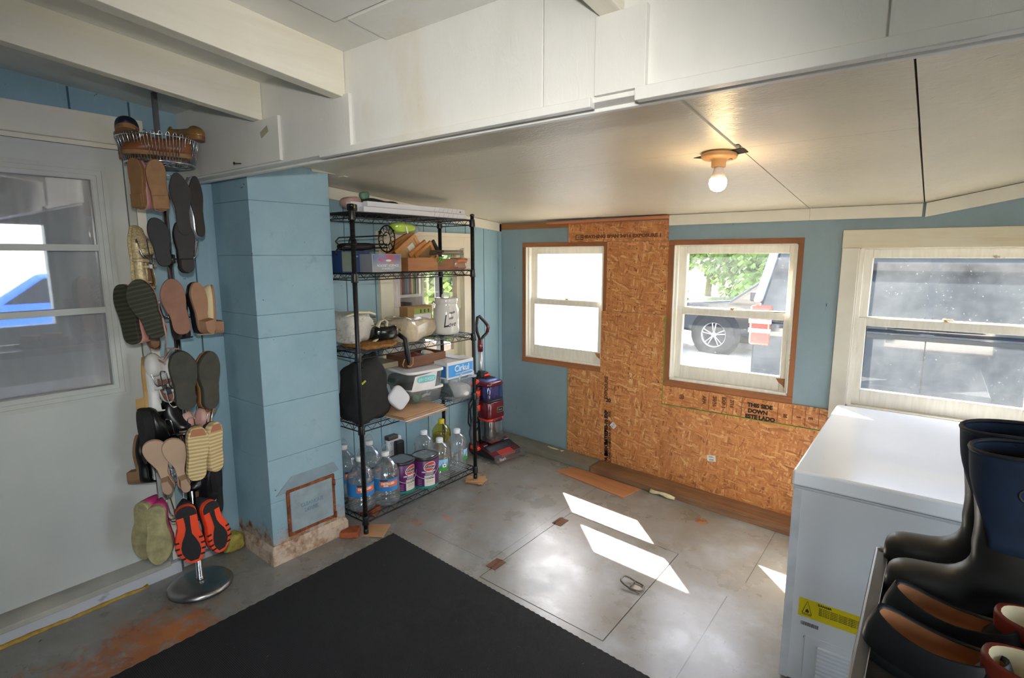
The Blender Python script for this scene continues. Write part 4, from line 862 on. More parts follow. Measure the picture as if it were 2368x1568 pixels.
def jug(u, v, lab, lift=0.0, turn=0.0):
    p = floor_pt(u, v, zb); j = thing('water_jug', lab, 'water jug', (p.x, p.y, zb), 0, 'gallon water jugs on the bottom shelf')
    r = 0.078; prof = [(0.03, 0.004), (0.07, 0.0), (r, 0.012), (r, 0.05), (r-0.003, 0.055), (r, 0.06), (r, 0.075), (r-0.003, 0.08), (r, 0.085), (r-0.002, 0.09), (r-0.002, 0.165), (r, 0.17), (r-0.001, 0.19), (r-0.012, 0.215), (0.046, 0.245), (0.024, 0.268), (0.0185, 0.275), (0.0185, 0.29)]
    mb = MB(); n = 40; rings = []
    for (q, z) in prof:
        tw = max(0, z-0.17)*9
        rings.append([(q*(1+(0.028*math.sin(11*(2*pi*k/n)+tw) if 0.17 < z < 0.27 else 0))*math.cos(2*pi*k/n), q*(1+(0.028*math.sin(11*(2*pi*k/n)+tw) if 0.17 < z < 0.27 else 0))*math.sin(2*pi*k/n), z) for k in range(n)])
    fine = []
    for a, b in zip(rings, rings[1:]):
        for t_ in (0, 0.5): fine.append([tuple(Vector(p_).lerp(Vector(q_), t_)) for p_, q_ in zip(a, b)])
    fine.append(rings[-1]); mb.loft(fine, True, False); mb.build('bottle', CLEARP, j)
    mb = MB(); mb.lathe([(0.001, 0.003), (r-0.006, 0.006), (r-0.004, 0.014), (r-0.004, 0.19), (r-0.016, 0.215), (0.001, 0.216)], 28, cap=False); mb.build('water', WATER, j)
    mb = MB(); mb.lathe([(0.0215, 0.282), (0.0225, 0.284), (0.0225, 0.303), (0.020, 0.307), (0.001, 0.307)], 20); mb.build('cap', CAPW, j)
    mb = MB(); a0 = to_cam(p)+turn; band(mb, r, 0.092, 0.165, a0-2.2, a0+1.1, 30, 0.0008); mb.build('label', BLUEL, j)
    mb = MB(); band(mb, r, 0.118, 0.152, a0-0.35, a0+1.0, 16, 0.0014); mb.build('orange_panel', ORANGEL, j)
    mb = MB(); band(mb, r, 0.152, 0.162, a0-0.3, a0+0.25, 8, 0.0014); mb.build('dark_logo', M('23384a', 0.5), j)
    curved_text('DISTILLED', 0.017, r+0.001, 0.138, a0+0.25, M('f6ece4', 0.5), j); curved_text('WATER', 0.008, r+0.001, 0.125, a0+0.1, M('f6ece4', 0.5), j)
    mb = MB(); h = 0.0; pts = []
    for k in range(13): a = pi*k/12; pts.append((0.026*math.cos(a)*1.0, 0.0, 0.286+0.062*math.sin(a)**0.8))
    mb.X = Matrix.Rotation(to_cam(p)+pi/2+0.4, 4, 'Z'); mb.tube([(q[0], q[1], q[2]) for q in pts], 0.0032, 5); mb.lathe([(0.019, 0.276), (0.0235, 0.277), (0.0235, 0.281), (0.019, 0.282)], 16); mb.build('carry_handle', glassy('milky_plastic', haze=0.4, gloss=0.2), j)
    return j
jug(838, 1172, 'water jug nearest the front post, its blue and orange label half hidden by the post')
jug(895, 1158, 'water jug with a full blue and orange label standing beside the purple paint can', 0, -0.15)
jug(800, 1140, 'water jug tucked between the chimney and the front jug', 0, 0.3)
jug(858, 1128, 'water jug at the back of the row, its lifted handle against the blue boards', 0, 0.2)
def can(u, v, lab, turn):
    p = floor_pt(u, v, zb); j = thing('paint_can', lab, 'paint can', (p.x, p.y, zb), 0, 'purple paint cans on the bottom shelf')
    r = 0.082; PUR = M('5c2260', 0.35, var=0.2, sc=6); a0 = to_cam(p)+turn
    mb = MB(); mb.lathe([(r-0.004, 0.0), (r, 0.003), (r, 0.188), (r-0.002, 0.19)], 40); mb.build('body', PUR, j)
    mb = MB(); mb.lathe([(r+0.0008, 0.0), (r+0.002, 0.003), (r+0.0012, 0.014)], 40, cap=False); mb.build('green_rim', M('16866f', 0.4), j)
    mb = MB(); mb.lathe([(r+0.001, 0.178), (r+0.003, 0.182), (r+0.003, 0.194), (r-0.002, 0.198), (r-0.008, 0.193), (0.06, 0.190), (0.001, 0.190)], 40, cap=False); mb.build('lid', M('2c2a2c', 0.4, var=0.2), j)
    mb = MB(); rn = random.Random(int(u))
    mb.grid(14, 10, lambda a, b: ((a-0.5)*0.13, (b-0.5)*0.13, 0.196+0.004*noise.noise(Vector((a*7, b*7, u))))); mb.build('plastic_film', glassy('cling_film', haze=0.25, gloss=0.9, rough=0.12), j)
    mb = MB(); band(mb, r, 0.016, 0.085, a0+0.05, a0+0.92, 14, 0.0009); mb.build('paper_label', M('d9d2c6', 0.6), j)
    def oval(off, s, mat, nm):
        m_ = MB(); n = 28; cz = 0.142; pts = []
        for k in range(n): q = 2*pi*k/n; a = a0+0.50+s*0.44*math.cos(q); z = cz+s*0.027*math.sin(q)+0.006*math.cos(q); pts.append(((r+off)*math.cos(a), (r+off)*math.sin(a), z))
        m_.add(pts+[((r+off)*math.cos(a0+0.5), (r+off)*math.sin(a0+0.5), cz)], [(k, (k+1) % n, n) for k in range(n)]); m_.build(nm, mat, j)
    oval(0.0012, 1.12, M('e9e4dc', 0.5), 'logo_rim'); oval(0.0016, 1.0, M('cf3b26', 0.5), 'logo_oval')
    m_ = MB(); band(m_, r, 0.130, 0.153, a0+0.1, a0+0.9, 12, 0.0020); m_.build('logo_band', M('bfc3c6', 0.4), j)
    curved_text('Glidden', 0.024, r+0.0015, 0.142, a0+0.5, M('2b2e33', 0.5), j, 'lettering', 0.9, 0.0008)
    curved_text('HIGH ENDURANCE', 0.0105, r+0.0006, 0.108, a0+0.42, M('e6e0ea', 0.5), j, bold=0.0006)
    m_ = MB(); band(m_, r, 0.088, 0.102, a0+0.12, a0+0.8, 10, 0.0010); m_.build('grey_panel', M('9a979e', 0.5), j)
    curved_text('Semi-Gloss White', 0.008, r+0.0010, 0.066, a0+0.48, M('57504a', 0.6), j)
    for zz in (0.05, 0.042): m_ = MB(); band(m_, r, zz, zz+0.002, a0+0.2, a0+0.75, 8, 0.0013); m_.build('printed_line', M('8a847c', 0.6), j)
    for k in range(4): m_ = MB(); band(m_, r, 0.055-k*0.011, 0.058-k*0.011, a0-0.45, a0-0.15, 6, 0.0009); m_.build('printed_line', M('a07fa6', 0.6), j)
    mb = MB(); pts = []
    for k in range(17): q = pi*k/16; pts.append(((r+0.004)*math.cos(q)*1.0, -(0.015+(r-0.01)*math.sin(q)*1.06), 0.155-0.085*math.sin(q)))
    mb.X = Matrix.Rotation(a0+pi/2+0.15, 4, 'Z'); mb.tube(pts, 0.0022, 6); mb.build('bail_handle', M('b9b9bd', 0.3, 0.9), j)
can(984, 1118, 'purple paint can at the shelf front with a white paper label', -0.12); can(930, 1130, 'purple paint can partly hidden behind the full-label water jug', 0.25)
def bottle(u, v, lab, dz=0.0, liquid=None, capm=CAPW, h=0.27, label=False, turn=0.0):
    p = floor_pt(u, v, zb); j = thing('plastic_bottle', lab, 'bottle', (p.x, p.y, zb), 0, 'wide plastic bottles on the bottom shelf' if liquid is None else None)
    s = h/0.27; prof = [(0.04, 0.004), (0.062, 0), (0.068, 0.01), (0.068, 0.04), (0.065, 0.06), (0.068, 0.075), (0.068, 0.15), (0.066, 0.158), (0.068, 0.166), (0.068, 0.18), (0.064, 0.2), (0.05, 0.222), (0.03, 0.24), (0.02, 0.245), (0.02, 0.258)]
    mb = MB(); mb.lathe([(r, z*s) for r, z in prof], 28, cap=False); mb.lathe([(0.001, 0.004), (0.04, 0.004)], 28, cap=False); mb.build('bottle', CLEARP if liquid is None else glassy('yellow_plastic', tint=(0.95, 0.9, 0.35), haze=0.12, hazecol='b5a92c', gloss=0.4), j)
    mb = MB(); mb.lathe([(0.0225, 0.245*s), (0.0235, 0.248*s), (0.0235, 0.268*s), (0.021, 0.272*s), (0.001, 0.272*s)], 20); mb.build('cap', capm, j)
    if liquid: mb = MB(); mb.lathe([(0.001, 0.005), (0.06, 0.005), (0.064, 0.012), (0.064, 0.17*s), (0.001, 0.17*s)], 24, cap=False); mb.build('oil', liquid, j)
    if label:
        a0 = to_cam(p)+turn; mb = MB(); band(mb, 0.068, 0.078, 0.148, a0-0.1, a0+0.85, 12, 0.0006); lb = mb.build('label', M('8fc3e6', 0.5), j)
        mb = MB(); band(mb, 0.068, 0.072, 0.098, a0-0.1, a0+0.85, 12, 0.0012); mb.build('green_panel', M('2c8a3a', 0.5, var=0.3, sc=40), j)
        mb = MB()
        for k in range(6):
            a = a0+0.02+k*0.14; R = 0.0695; hgt = 0.018+0.012*((k*7) % 3); mb.add([(R*math.cos(a-0.06), R*math.sin(a-0.06), 0.098), (R*math.cos(a+0.06), R*math.sin(a+0.06), 0.098), (R*math.cos(a), R*math.sin(a), 0.098+hgt)], [(0, 1, 2)])
        mb.build('printed_trees', M('23542c', 0.6), j)
        mb = MB(); band(mb, 0.068, 0.096, 0.116, a0+0.25, a0+0.62, 8, 0.0018); mb.build('white_panel', M('f1f0e2', 0.5), j)
        mb = MB(); band(mb, 0.068, 0.103, 0.110, a0+0.34, a0+0.53, 6, 0.0024); mb.build('dark_emblem', M('22251f', 0.5), j)
bottle(1018, 1105, 'clear wide bottle with a green and blue forest label next to the front paint can', label=True)
bottle(1058, 1082, 'clear wide bottle beside the far shelf post, label turned away', label=True, turn=0.75, h=0.275)
bottle(982, 1082, 'unlabelled clear bottle behind the front purple paint can', h=0.265)
bottle(1022, 1060, 'yellow oil bottle with a yellow cap at the back of the bottom shelf', liquid=glassy('cooking_oil', tint=(0.9, 0.78, 0.1), haze=0.3, hazecol='a89418'), capm=M('d9c524', 0.4), h=0.29)
# beige board leaning in the corner behind the shelving
mb = MB(); mb.box(XW+0.001, XW+0.012, 3.18, 3.30, 0.0, 0.13); tag(mb.build('board_offcut', M('cfc2a6', 0.7)), 'small beige board standing against the foot of the blue boards near the vacuum', 'board')
# ================================================================== things on the wire shelves
def pillowish(mb, c, size, p=0.55, amp=0.012, fr=9, seed=0.0, rz=0.0, nu=36, nv=20, squash=None):
    R = Matrix.Rotation(rz, 3, 'Z'); rings = []
    def sp(x, q): return math.copysign(abs(x)**q, x)
    for i in range(nv+1):
        a = -pi/2+pi*i/nv; ring = []
        for k in range(nu):
            b = 2*pi*k/nu; v = Vector((sp(math.cos(a), p)*sp(math.cos(b), p)*size[0]/2, sp(math.cos(a), p)*sp(math.sin(b), p)*size[1]/2, sp(math.sin(a), p)*size[2]/2))
            if squash: v = squash(v)
            n = noise.noise_vector(v*fr+Vector((seed, seed*2, 0))); v = v+n*amp
            v = R @ v; ring.append((c[0]+v.x, c[1]+v.y, max(c[2]-size[2]/2, c[2]+v.z)))
        rings.append(ring)
    mb.loft(rings[1:-1]); return mb
def boxthing(name, label, cat, x0, x1, y0, y1, z0, z1, mat, part='carton', rz=0.0, bev=0.002, group=None):
    r = thing(name, label, cat, ((x0+x1)/2, (y0+y1)/2, z0), rz, group); mb = MB(); mb.box(-(x1-x0)/2, (x1-x0)/2, -(y1-y0)/2, (y1-y0)/2, 0, z1-z0); mb.build(part, mat, r, bev); return r
def face_px(r, x1, x0, part, mat, y0, y1, z0, z1, th=0.0006):
    """a printed panel on the +X face of thing R, in R's own y and z"""
    h = (x1-x0)/2; mb = MB(); mb.box(h, h+th, y0, y1, z0, z1); return mb.build(part, mat, r)
Z4, Z3, Z2, Z1s = SHZ[1]+0.001, SHZ[2]+0.001, SHZ[3]+0.001, SHZ[4]+0.001
mb = MB(); pillowish(mb, (0, 0, 0.05), (0.085, 0.10, 0.10), 0.8, 0.02, 22, 3.0); o = mb.build('foam_blob', M('a99a45', 0.7, var=0.3, sc=30, bump=0.6, bsc=60)); o.location = (-2.79, 1.225, zf(-2.79)); tag(o, 'yellow foam lump in the corner at the foot of the chimney', 'foam')
# ---- fourth shelf down
FL = []
for k, (dx, dy, lab, mt) in enumerate(((0.012, 0.004, 'lowest brown cardboard flat under the storage bins', CARD), (0.004, -0.004, 'white-edged cardboard flat just above the lowest flat', M('dcd8d2', 0.7)), (-0.014, 0.006, 'middle cardboard flat in the pile under the storage bins', CARD), (-0.004, -0.006, 'fourth cardboard flat up in the pile under the storage bins', CARD), (-0.022, 0.002, 'topmost cardboard flat, right under the storage bins', M('b8926c', 0.85)))):
    h = 0.0042; z = Z4+k*0.0052
    o = boxthing('cardboard_flat', lab, 'cardboard', -2.69+dx, -2.262+dx, 1.955+dy, 2.29+dy, z, z+h, mt, 'sheet', math.radians(2), 0.0005, 'cardboard flats under the bins')
zfl = Z4+0.0262
BINP = glassy('frosted_bin_plastic', tint=(0.92, 0.94, 0.95), haze=0.22, gloss=0.35, hazecol='dfe4e6', rough=0.12); LIDW = M('eeeff1', 0.4, var=0.02)
def bin_(name, lab, c, w, d, h, rz, lid=True, taper=0.9, mat=None, group=None):
    r = thing(name, lab, 'storage bin', c, rz, group); mb = MB(); n = 32
    def rr(sx, sy, z): return [(sx/2*math.copysign(abs(math.cos(2*pi*k/n))**0.28, math.cos(2*pi*k/n)), sy/2*math.copysign(abs(math.sin(2*pi*k/n))**0.28, math.sin(2*pi*k/n)), z) for k in range(n)]
    mb.loft([rr(d*taper, w*taper, 0), rr(d*0.97, w*0.97, h*0.55), rr(d*0.985, w*0.985, h*0.56), rr(d, w, h)], True, False); mb.build('tub', mat or BINP, r)
    if lid:
        mb = MB(); mb.loft([rr(d+0.008, w+0.008, h-0.012), rr(d+0.016, w+0.016, h-0.010), rr(d+0.016, w+0.016, h+0.002), rr(d+0.004, w+0.004, h+0.005), rr(d-0.03, w-0.03, h+0.001)], True, True); mb.build('lid', LIDW, r)
    else:
        mb = MB(); mb.tube(rr(d+0.004, w+0.004, h), 0.004, 6, True); mb.build('rim', BINP, r)
    return r
bd = 'clear plastic bins on the fourth shelf'
b1 = bin_('storage_bin', 'lower clear bin with a white lid, resting on the cardboard flats', (-2.545, 2.30, zfl), 0.235, 0.30, 0.092, math.radians(-12), group=bd)
b2 = bin_('storage_bin', 'upper clear bin with a pasted white label, stacked on another bin', (-2.555, 2.265, zfl+0.099), 0.26, 0.385, 0.108, math.radians(-9), group=bd)
def junk(label, name, cat, c, kind, col, s, rz=0.0, grp='things inside the clear bins'):
    mb = MB()
    if kind == 'cyl': mb.X = Matrix.Rotation(rz, 4, 'Z') @ Matrix.Rotation(pi/2, 4, 'X'); mb.lathe([(s*0.9, -s), (s, -s*0.9), (s, s*0.9), (s*0.9, s)], 16)
    elif kind == 'cloth': pillowish(mb, (0, 0, s*0.5), (s*2.6, s*2.2, s), 0.6, s*0.18, 20, s*77)
    elif kind == 'tube': mb.tube([(0, -s, 0.01), (0.01, -s*0.3, 0.022), (0.0, s*0.4, 0.012), (-0.012, s, 0.02)], 0.008, 8)
    elif kind == 'book': mb.X = Matrix.Rotation(rz, 4, 'Z'); mb.box(-s, s, -s*0.7, s*0.7, 0, s*0.45)
    o = mb.build(name, M(col, 0.5)); o.location = c; return tag(o, label, cat, grp)
junk('green lidded jar lying in the lower clear bin', 'jar', 'jar', (-2.46, 2.235, zfl+0.026), 'cyl', '6f9a86', 0.022, 0.4)
junk('cream plastic hook inside the lower clear bin', 'plastic_hook', 'hook', (-2.445, 2.30, zfl+0.02), 'tube', 'e6dcc6', 0.04)
junk('grey-green folded cloth inside the lower clear bin', 'cloth_bundle', 'cloth', (-2.60, 2.29, zfl+0.004), 'cloth', '8d978c', 0.055)
junk('dark green folded fabric inside the upper clear bin', 'fabric_bundle', 'cloth', (-2.58, 2.21, zfl+0.104), 'cloth', '3f5a4c', 0.058)
junk('dark grey book lying inside the upper clear bin', 'notebook', 'book', (-2.47, 2.285, zfl+0.104), 'book', '4f5a60', 0.055, -0.2)
junk('pinkish cloth by the window side of the upper clear bin', 'cloth_bundle', 'cloth', (-2.66, 2.33, zfl+0.104), 'cloth', 'b58d86', 0.05)
lb = MB(); lb.X = Matrix.Translation((0.1925, 0.0, 0.012)); lb.hexa([(-0.012, -0.108, -0.02), (-0.010, 0.06, -0.012), (-0.010, 0.06, -0.0112), (-0.012, -0.108, -0.0192), (0.006, -0.09, 0.072), (0.005, 0.07, 0.088), (0.004, 0.07, 0.088), (0.005, -0.09, 0.072)])
lbl = lb.build('paper_label', M('e6e3e4', 0.6), b2)
mb = MB(); pts = [(0.2005+0.0*k, -0.012+0.066*math.copysign(abs(math.cos(2*pi*k/24))**0.4, math.cos(2*pi*k/24)), 0.062+0.020*math.copysign(abs(math.sin(2*pi*k/24))**0.6, math.sin(2*pi*k/24))) for k in range(24)]
mb.add(pts+[(x-0.0006, y, z) for x, y, z in pts], [tuple(range(24))]); mb.build('teal_logo', M('6fb9bd', 0.5), b2)
text('XOXO HIP', 0.03, M('d9ecec', 0.5), b2, (0.2012, -0.012, 0.062), (-pi/2, 0, -pi/2), 'lettering', 0.8).rotation_euler = (pi/2, pi, pi/2)
# brown tray on the bins
ztr = zfl+0.213
BTR = wood('5c3b28', '7a5238', 1, 0.55)
tr = thing('wooden_tray', 'dark brown wooden box of odds and ends on top of the stacked bins', 'box', (-2.585, 2.352, ztr), math.radians(-2))
hx, hy, hh = 0.105, 0.156, 0.066
for nm, bb in (('side_panel', (hx-0.01, hx, -hy, hy)), ('side_panel', (-hx, -hx+0.01, -hy, hy)), ('end_panel', (-hx+0.01, hx-0.01, -hy, -hy+0.01)), ('end_panel', (-hx+0.01, hx-0.01, hy-0.01, hy))):
    mb = MB(); mb.box(*bb, 0, hh); mb.build(nm, BTR, tr, 0.001)
mb = MB(); mb.box(-hx+0.01, hx-0.01, -hy+0.01, hy-0.01, 0, 0.008); mb.build('bottom', BTR, tr)
mb = MB(); pillowish(mb, (0, 0, 0.022), (0.15, 0.15, 0.05), 0.8, 0.012, 22, 4.0); o = mb.build('scarf', M('6e2b2b', 0.7, var=0.3)); o.location = (-2.595, 2.325, ztr+0.01); tag(o, 'dark red crumpled scarf inside the brown wooden box', 'scarf')
dd = thing('round_tin', 'small round tin with a blue-white patterned rim in the brown wooden box', 'tin', (-2.55, 2.42, ztr+0.05), rot=(math.radians(-8), math.radians(14), 0))
mb = MB(); mb.lathe([(0.044, -0.01), (0.046, 0), (0.046, 0.012), (0.036, 0.014)], 28); mb.build('rim', M('a8bcc4', 0.4, var=0.4, sc=60), dd); mb = MB(); mb.lathe([(0.036, 0.0141), (0.001, 0.0142)], 24, cap=False); mb.build('lid', M('dcb182', 0.5), dd)
mb = MB(); mb.box(-0.10, 0.10, -0.08, 0.08, 0, 0.035); o = mb.build('beige_case', M('a39a80', 0.5), None, 0.006); o.location = (-2.68, 2.13, ztr+0.0); tag(o, 'beige flat case behind the brown wooden box on the bin lid', 'case')
# clear tote and white-blue carton
cb = bin_('clear_tote', 'open clear plastic tote with raised handles at the window end of the fourth shelf', (-2.475, 2.522, Z4), 0.185, 0.29, 0.14, 0.0, lid=False, taper=0.96, mat=glassy('clear_tote_plastic', tint=(0.93, 0.95, 0.97), haze=0.15, gloss=0.4, hazecol='e6eaf0', rough=0.06))
mb = MB(); mb.tube([(0.149, -0.05, 0.128), (0.156, -0.052, 0.165), (0.158, -0.03, 0.185), (0.158, 0.05, 0.19), (0.156, 0.072, 0.178), (0.15, 0.085, 0.135)], 0.006, 8); mb.build('handle', glassy('handle_plastic', haze=0.45, gloss=0.4), cb)
mb = MB(); mb.box(0.10, 0.15, 0.088, 0.112, 0.132, 0.146); mb.build('latch', glassy('handle_plastic', haze=0.45), cb)
mb = MB(); pillowish(mb, (0, 0, 0.045), (0.17, 0.12, 0.085), 0.6, 0.012, 18, 2.0); o = mb.build('white_cloth', M('d5d2cf', 0.8)); o.location = (-2.42, 2.545, Z4+0.006); tag(o, 'off-white folded cloth inside the open clear tote', 'cloth')
mb = MB(); mb.X = Matrix.Rotation(0.5, 4, 'X') @ Matrix.Rotation(0.2, 4, 'Z'); mb.box(-0.10, 0.06, -0.006, 0.006, 0.0, 0.11); o = mb.build('green_folder', M('1f4034', 0.5), None, 0.003); o.location = (-2.46, 2.49, Z4+0.006); tag(o, 'dark green folder leaning inside the open clear tote', 'folder')
zc_ = Z4+0.145
ck = boxthing('shipping_carton', 'white carton with a blue printed front, set on the open clear tote', 'carton', -2.62, -2.362, 2.402, 2.645, zc_, zc_+0.108, M('d9d9da', 0.6, var=0.03))
BLUEC = M('3f93d8', 0.5, var=0.04)
mb = MB(); mb.box(0.129, 0.1298, -0.113, 0.116, 0.012, 0.088); mb.build('blue_print', BLUEC, ck); mb = MB(); mb.box(-0.10, 0.118, -0.1223, -0.1215, 0.012, 0.085); mb.build('blue_side_print', M('2f6fb0', 0.5), ck)
text('Cirkul', 0.058, M('eef2f6', 0.5), ck, (0.1302, 0.012, 0.058), FX, 'lettering', 0.95, 0.0006); text('PERSONAL HYDRATION', 0.0095, M('dfe8f2', 0.5), ck, (0.1302, 0.01, 0.027), FX, 'lettering', 1.1)
mb = MB(); mb.hexa([(-0.129, -0.12, 0.1082), (0.128, -0.12, 0.1082), (0.128, 0.005, 0.1125), (-0.129, 0.005, 0.1125), (-0.129, -0.12, 0.1090), (0.128, -0.12, 0.1090), (0.128, 0.005, 0.1133), (-0.129, 0.005, 0.1133)]); mb.hexa([(-0.129, 0.12, 0.1082), (0.128, 0.12, 0.1082), (0.128, -0.005, 0.1165), (-0.129, -0.005, 0.1165), (-0.129, 0.12, 0.1090), (0.128, 0.12, 0.1090), (0.128, -0.005, 0.1175), (-0.129, -0.005, 0.1175)]); mb.build('flap', M('dcdbd9', 0.6), ck)
# black bag and white pillow
BAGB = M('1b1c1d', 0.8, var=0.25, sc=20, bump=0.2)
bb_ = thing('black_bag', 'large slumped black fabric bag at the chimney end of the fourth shelf', 'bag', (-2.53, 1.895, Z4))
mb = MB(); pillowish(mb, (0, 0, 0.165), (0.24, 0.25, 0.34), 0.42, 0.03, 11, 1.5, 0.0, 56, 36, lambda v: Vector((v.x*(1-0.9*(v.z+0.15)), v.y*(1.06-1.0*(v.z+0.17))+0.06*(v.z), v.z+0.012*math.sin(v.y*30)))); mb.build('bag_body', BAGB, bb_)
mb = MB(); mb.tube([(0.06, -0.05, 0.30), (0.07, -0.07, 0.345), (0.05, -0.02, 0.365), (0.04, 0.05, 0.35), (0.05, 0.06, 0.30)], 0.011, 8); mb.build('strap', BAGB, bb_)
mb = MB(); mb.X = Matrix.Translation((0.115, -0.085, 0.235)) @ Matrix.Rotation(0.5, 4, 'X'); mb.box(-0.002, 0.003, -0.016, 0.014, -0.005, 0.005); mb.build('yellow_tab', M('a8b020', 0.5), bb_)
wp = MB(); pillowish(wp, (0, 0, 0.0), (0.04, 0.125, 0.115), 0.5, 0.004, 14, 3.3); o = wp.build('white_pillow', M('d6d8de', 0.8, var=0.03)); o.location = (-2.41, 2.045, zfl+0.074); o.rotation_euler = (math.radians(-52), math.radians(-14), math.radians(-6)); tag(o, 'small white pillow wedged between the black bag and the lower bin', 'pillow')
# ---- third shelf down
tb = thing('tote_bag', 'pale snakeskin-patterned tote bag at the chimney end of the third shelf', 'bag', (-2.57, 1.86, Z3))
t = NT('snakeskin'); v = t.coords((1, 1, 1)); vo = t.n('ShaderNodeTexVoronoi'); vo.inputs['Scale'].default_value = 85; t.l(v, vo.inputs['Vector']); k = t.noise(v, 16, 5, 0.7); c = t.mix(t.math('MULTIPLY', t.mask(k, 0.45, 0.7), t.mask(vo.outputs['Distance'], 0.3, 0.6)), 'c9c5bc', '7f7d79'); t.bsdf(c, 0.45)
mb = MB(); pillowish(mb, (0, 0, 0.12), (0.19, 0.19, 0.17), 0.42, 0.03, 13, 5.0, 0.1, 44, 24); mb.build('bag_body', t.m, tb)
PIPE = M('d8cfae', 0.5); mb = MB(); mb.tube([(0.10, -0.10, 0.19), (0.105, -0.03, 0.207), (0.10, 0.05, 0.20), (0.085, 0.10, 0.185)], 0.007, 8); mb.build('piping', PIPE, tb)
def strip(pts, w, th, name, mat, par):
    P = [Vector(p) for p in pts]; rings = []
    for i, p in enumerate(P):
        rings.append([(p.x-w/2, p.y, p.z), (p.x+w/2, p.y, p.z)])
    mb = MB(); mb.loft(rings, False, False, False); return mb.build(name, mat, par, 0, th)
loop = [(0.11, 0.035, 0.02), (0.115, 0.075, 0.045), (0.115, 0.12, 0.085), (0.115, 0.15, 0.115), (0.115, 0.155, 0.14), (0.115, 0.135, 0.155), (0.115, 0.105, 0.145), (0.115, 0.09, 0.12), (0.115, 0.10, 0.095)]
strip(loop, 0.03, 0.004, 'handle', PIPE, tb)
mb = MB()
for k in range(5): mb.lathe([(0.009, -0.002), (0.011, 0), (0.009, 0.002)], 12, (0.105, 0.075+0.007*math.sin(k*2), 0.165-0.02*k), False)
mb.build('gold_chain', M('b08b3a', 0.3, 0.9), tb)
gf = MB(); pillowish(gf, (0, 0, 0.018), (0.26, 0.27, 0.036), 0.6, 0.012, 25, 1.1); o = gf.build('fringed_scarf', M('8a5e2a', 0.8, var=0.4, sc=70, bump=0.6, bsc=120)); o.location = (-2.515, 1.94, Z3); tag(o, 'golden-brown fringed woven scarf under the two bags on the third shelf', 'scarf')
pu = thing('handbag', 'shiny black leather handbag in the middle of the third shelf', 'bag', (-2.52, 2.02, Z3+0.033))
mb = MB(); pillowish(mb, (0, 0, 0.045), (0.22, 0.17, 0.085), 0.55, 0.010, 13, 6.0, -0.3); mb.build('bag_body', M('141415', 0.18, var=0.2, sc=30, bump=0.4, bsc=40), pu)
mb = MB(); mb.tube([(0.06, 0.075, 0.03), (0.115, 0.085, 0.0), (0.125, 0.09, -0.08), (0.118, 0.105, -0.13), (0.12, 0.10, -0.155)], [0.012, 0.014, 0.016, 0.013, 0.006], 8); mb.build('hanging_strap', M('18181a', 0.5), pu)
mb = MB(); mb.tube([(0.122, 0.07, -0.115), (0.127, 0.05, -0.145), (0.128, 0.055, -0.16)], 0.004, 6); mb.tube([(0.126, 0.13, -0.115), (0.128, 0.128, -0.15), (0.127, 0.11, -0.165), (0.127, 0.085, -0.158)], 0.004, 6); mb.build('strap_cord', M('9a7a4a', 0.6), pu)
for (y, z) in ((0.03, 0.075), (0.055, 0.06)): mb = MB(); mb.ball((0.11, y, z), 0.007, 10, 8); mb.build('gold_stud', M('b5813c', 0.25, 0.9), pu)
pk = thing('wrapped_bundle', 'beige blanket bundle wrapped in clear plastic in front of the window', 'bundle', (-2.575, 2.29, Z3), 0.35)
sq_ = lambda v: Vector((v.x, v.y, v.z*(1.0-0.35*v.y/0.2)+0.006*math.sin(v.y*40+v.x*25)))
mb = MB(); pillowish(mb, (0, 0, 0.062), (0.21, 0.37, 0.12), 0.3, 0.014, 21, 2.2, 0.0, 64, 36, sq_); mb.build('blanket', M('bdae93', 0.85, var=0.16, sc=22, bump=1.0, bsc=45), pk)
mb = MB(); pillowish(mb, (0, 0, 0.064), (0.225, 0.39, 0.125), 0.34, 0.018, 17, 7.2, 0.0, 48, 24, sq_); mb.build('plastic_wrap', glassy('bundle_wrap', haze=0.06, gloss=0.1, rough=0.25, hazecol='d8d0c0'), pk)
cn_ = thing('ceramic_canister', 'white glazed lidded canister with black script at the window end of the third shelf', 'canister', (-2.53, 2.575, Z3))
CER = M('dcdad5', 0.12, var=0.02, coat=0.5); ra = 0.086
mb = MB(); mb.lathe([(0.06, 0), (0.078, 0.004), (ra-0.001, 0.02), (ra, 0.12), (ra-0.002, 0.165), (ra-0.010, 0.186), (0.074, 0.196), (0.074, 0.203)], 44, cap=False); mb.build('jar', CER, cn_)
mb = MB(); mb.lathe([(0.078, 0.203), (0.080, 0.206), (0.080, 0.232), (0.077, 0.237), (0.06, 0.241), (0.001, 0.243)], 44, cap=False); ld = mb.build('lid', CER, cn_)
mb = MB(); aa = to_cam((-2.53, 2.575))+pi/2; mb.X = Matrix.Translation((0, 0, 0.24)) @ Matrix.Rotation(aa, 4, 'Z'); mb.tube([(-0.024, 0, 0), (-0.023, 0, 0.014), (-0.012, 0, 0.026), (0.012, 0, 0.026), (0.023, 0, 0.014), (0.024, 0, 0)], 0.0065, 10); mb.build('knob', CER, ld)
a0 = to_cam((-2.53, 2.575)); SCR = M('2c2622', 0.5)
def script(s, size, z, da, sx=0.8, shear=0.35):
    o = text(s, size, SCR, cn_, bold=0.0004, ext=0.0002, shear=shear)
    for v_ in o.data.vertices:
        x, y, e = v_.co; a = a0+da+x*sx/ra; v_.co = ((ra+0.0006+e)*math.cos(a), (ra+0.0006+e)*math.sin(a), z+y+x*0.12)
    return o
script('made', 0.024, 0.148, 0.42); script('with', 0.022, 0.112, 0.34); script('ove', 0.046, 0.072, 0.42); script('L', 0.115, 0.088, -0.06, 0.62, 0.25)
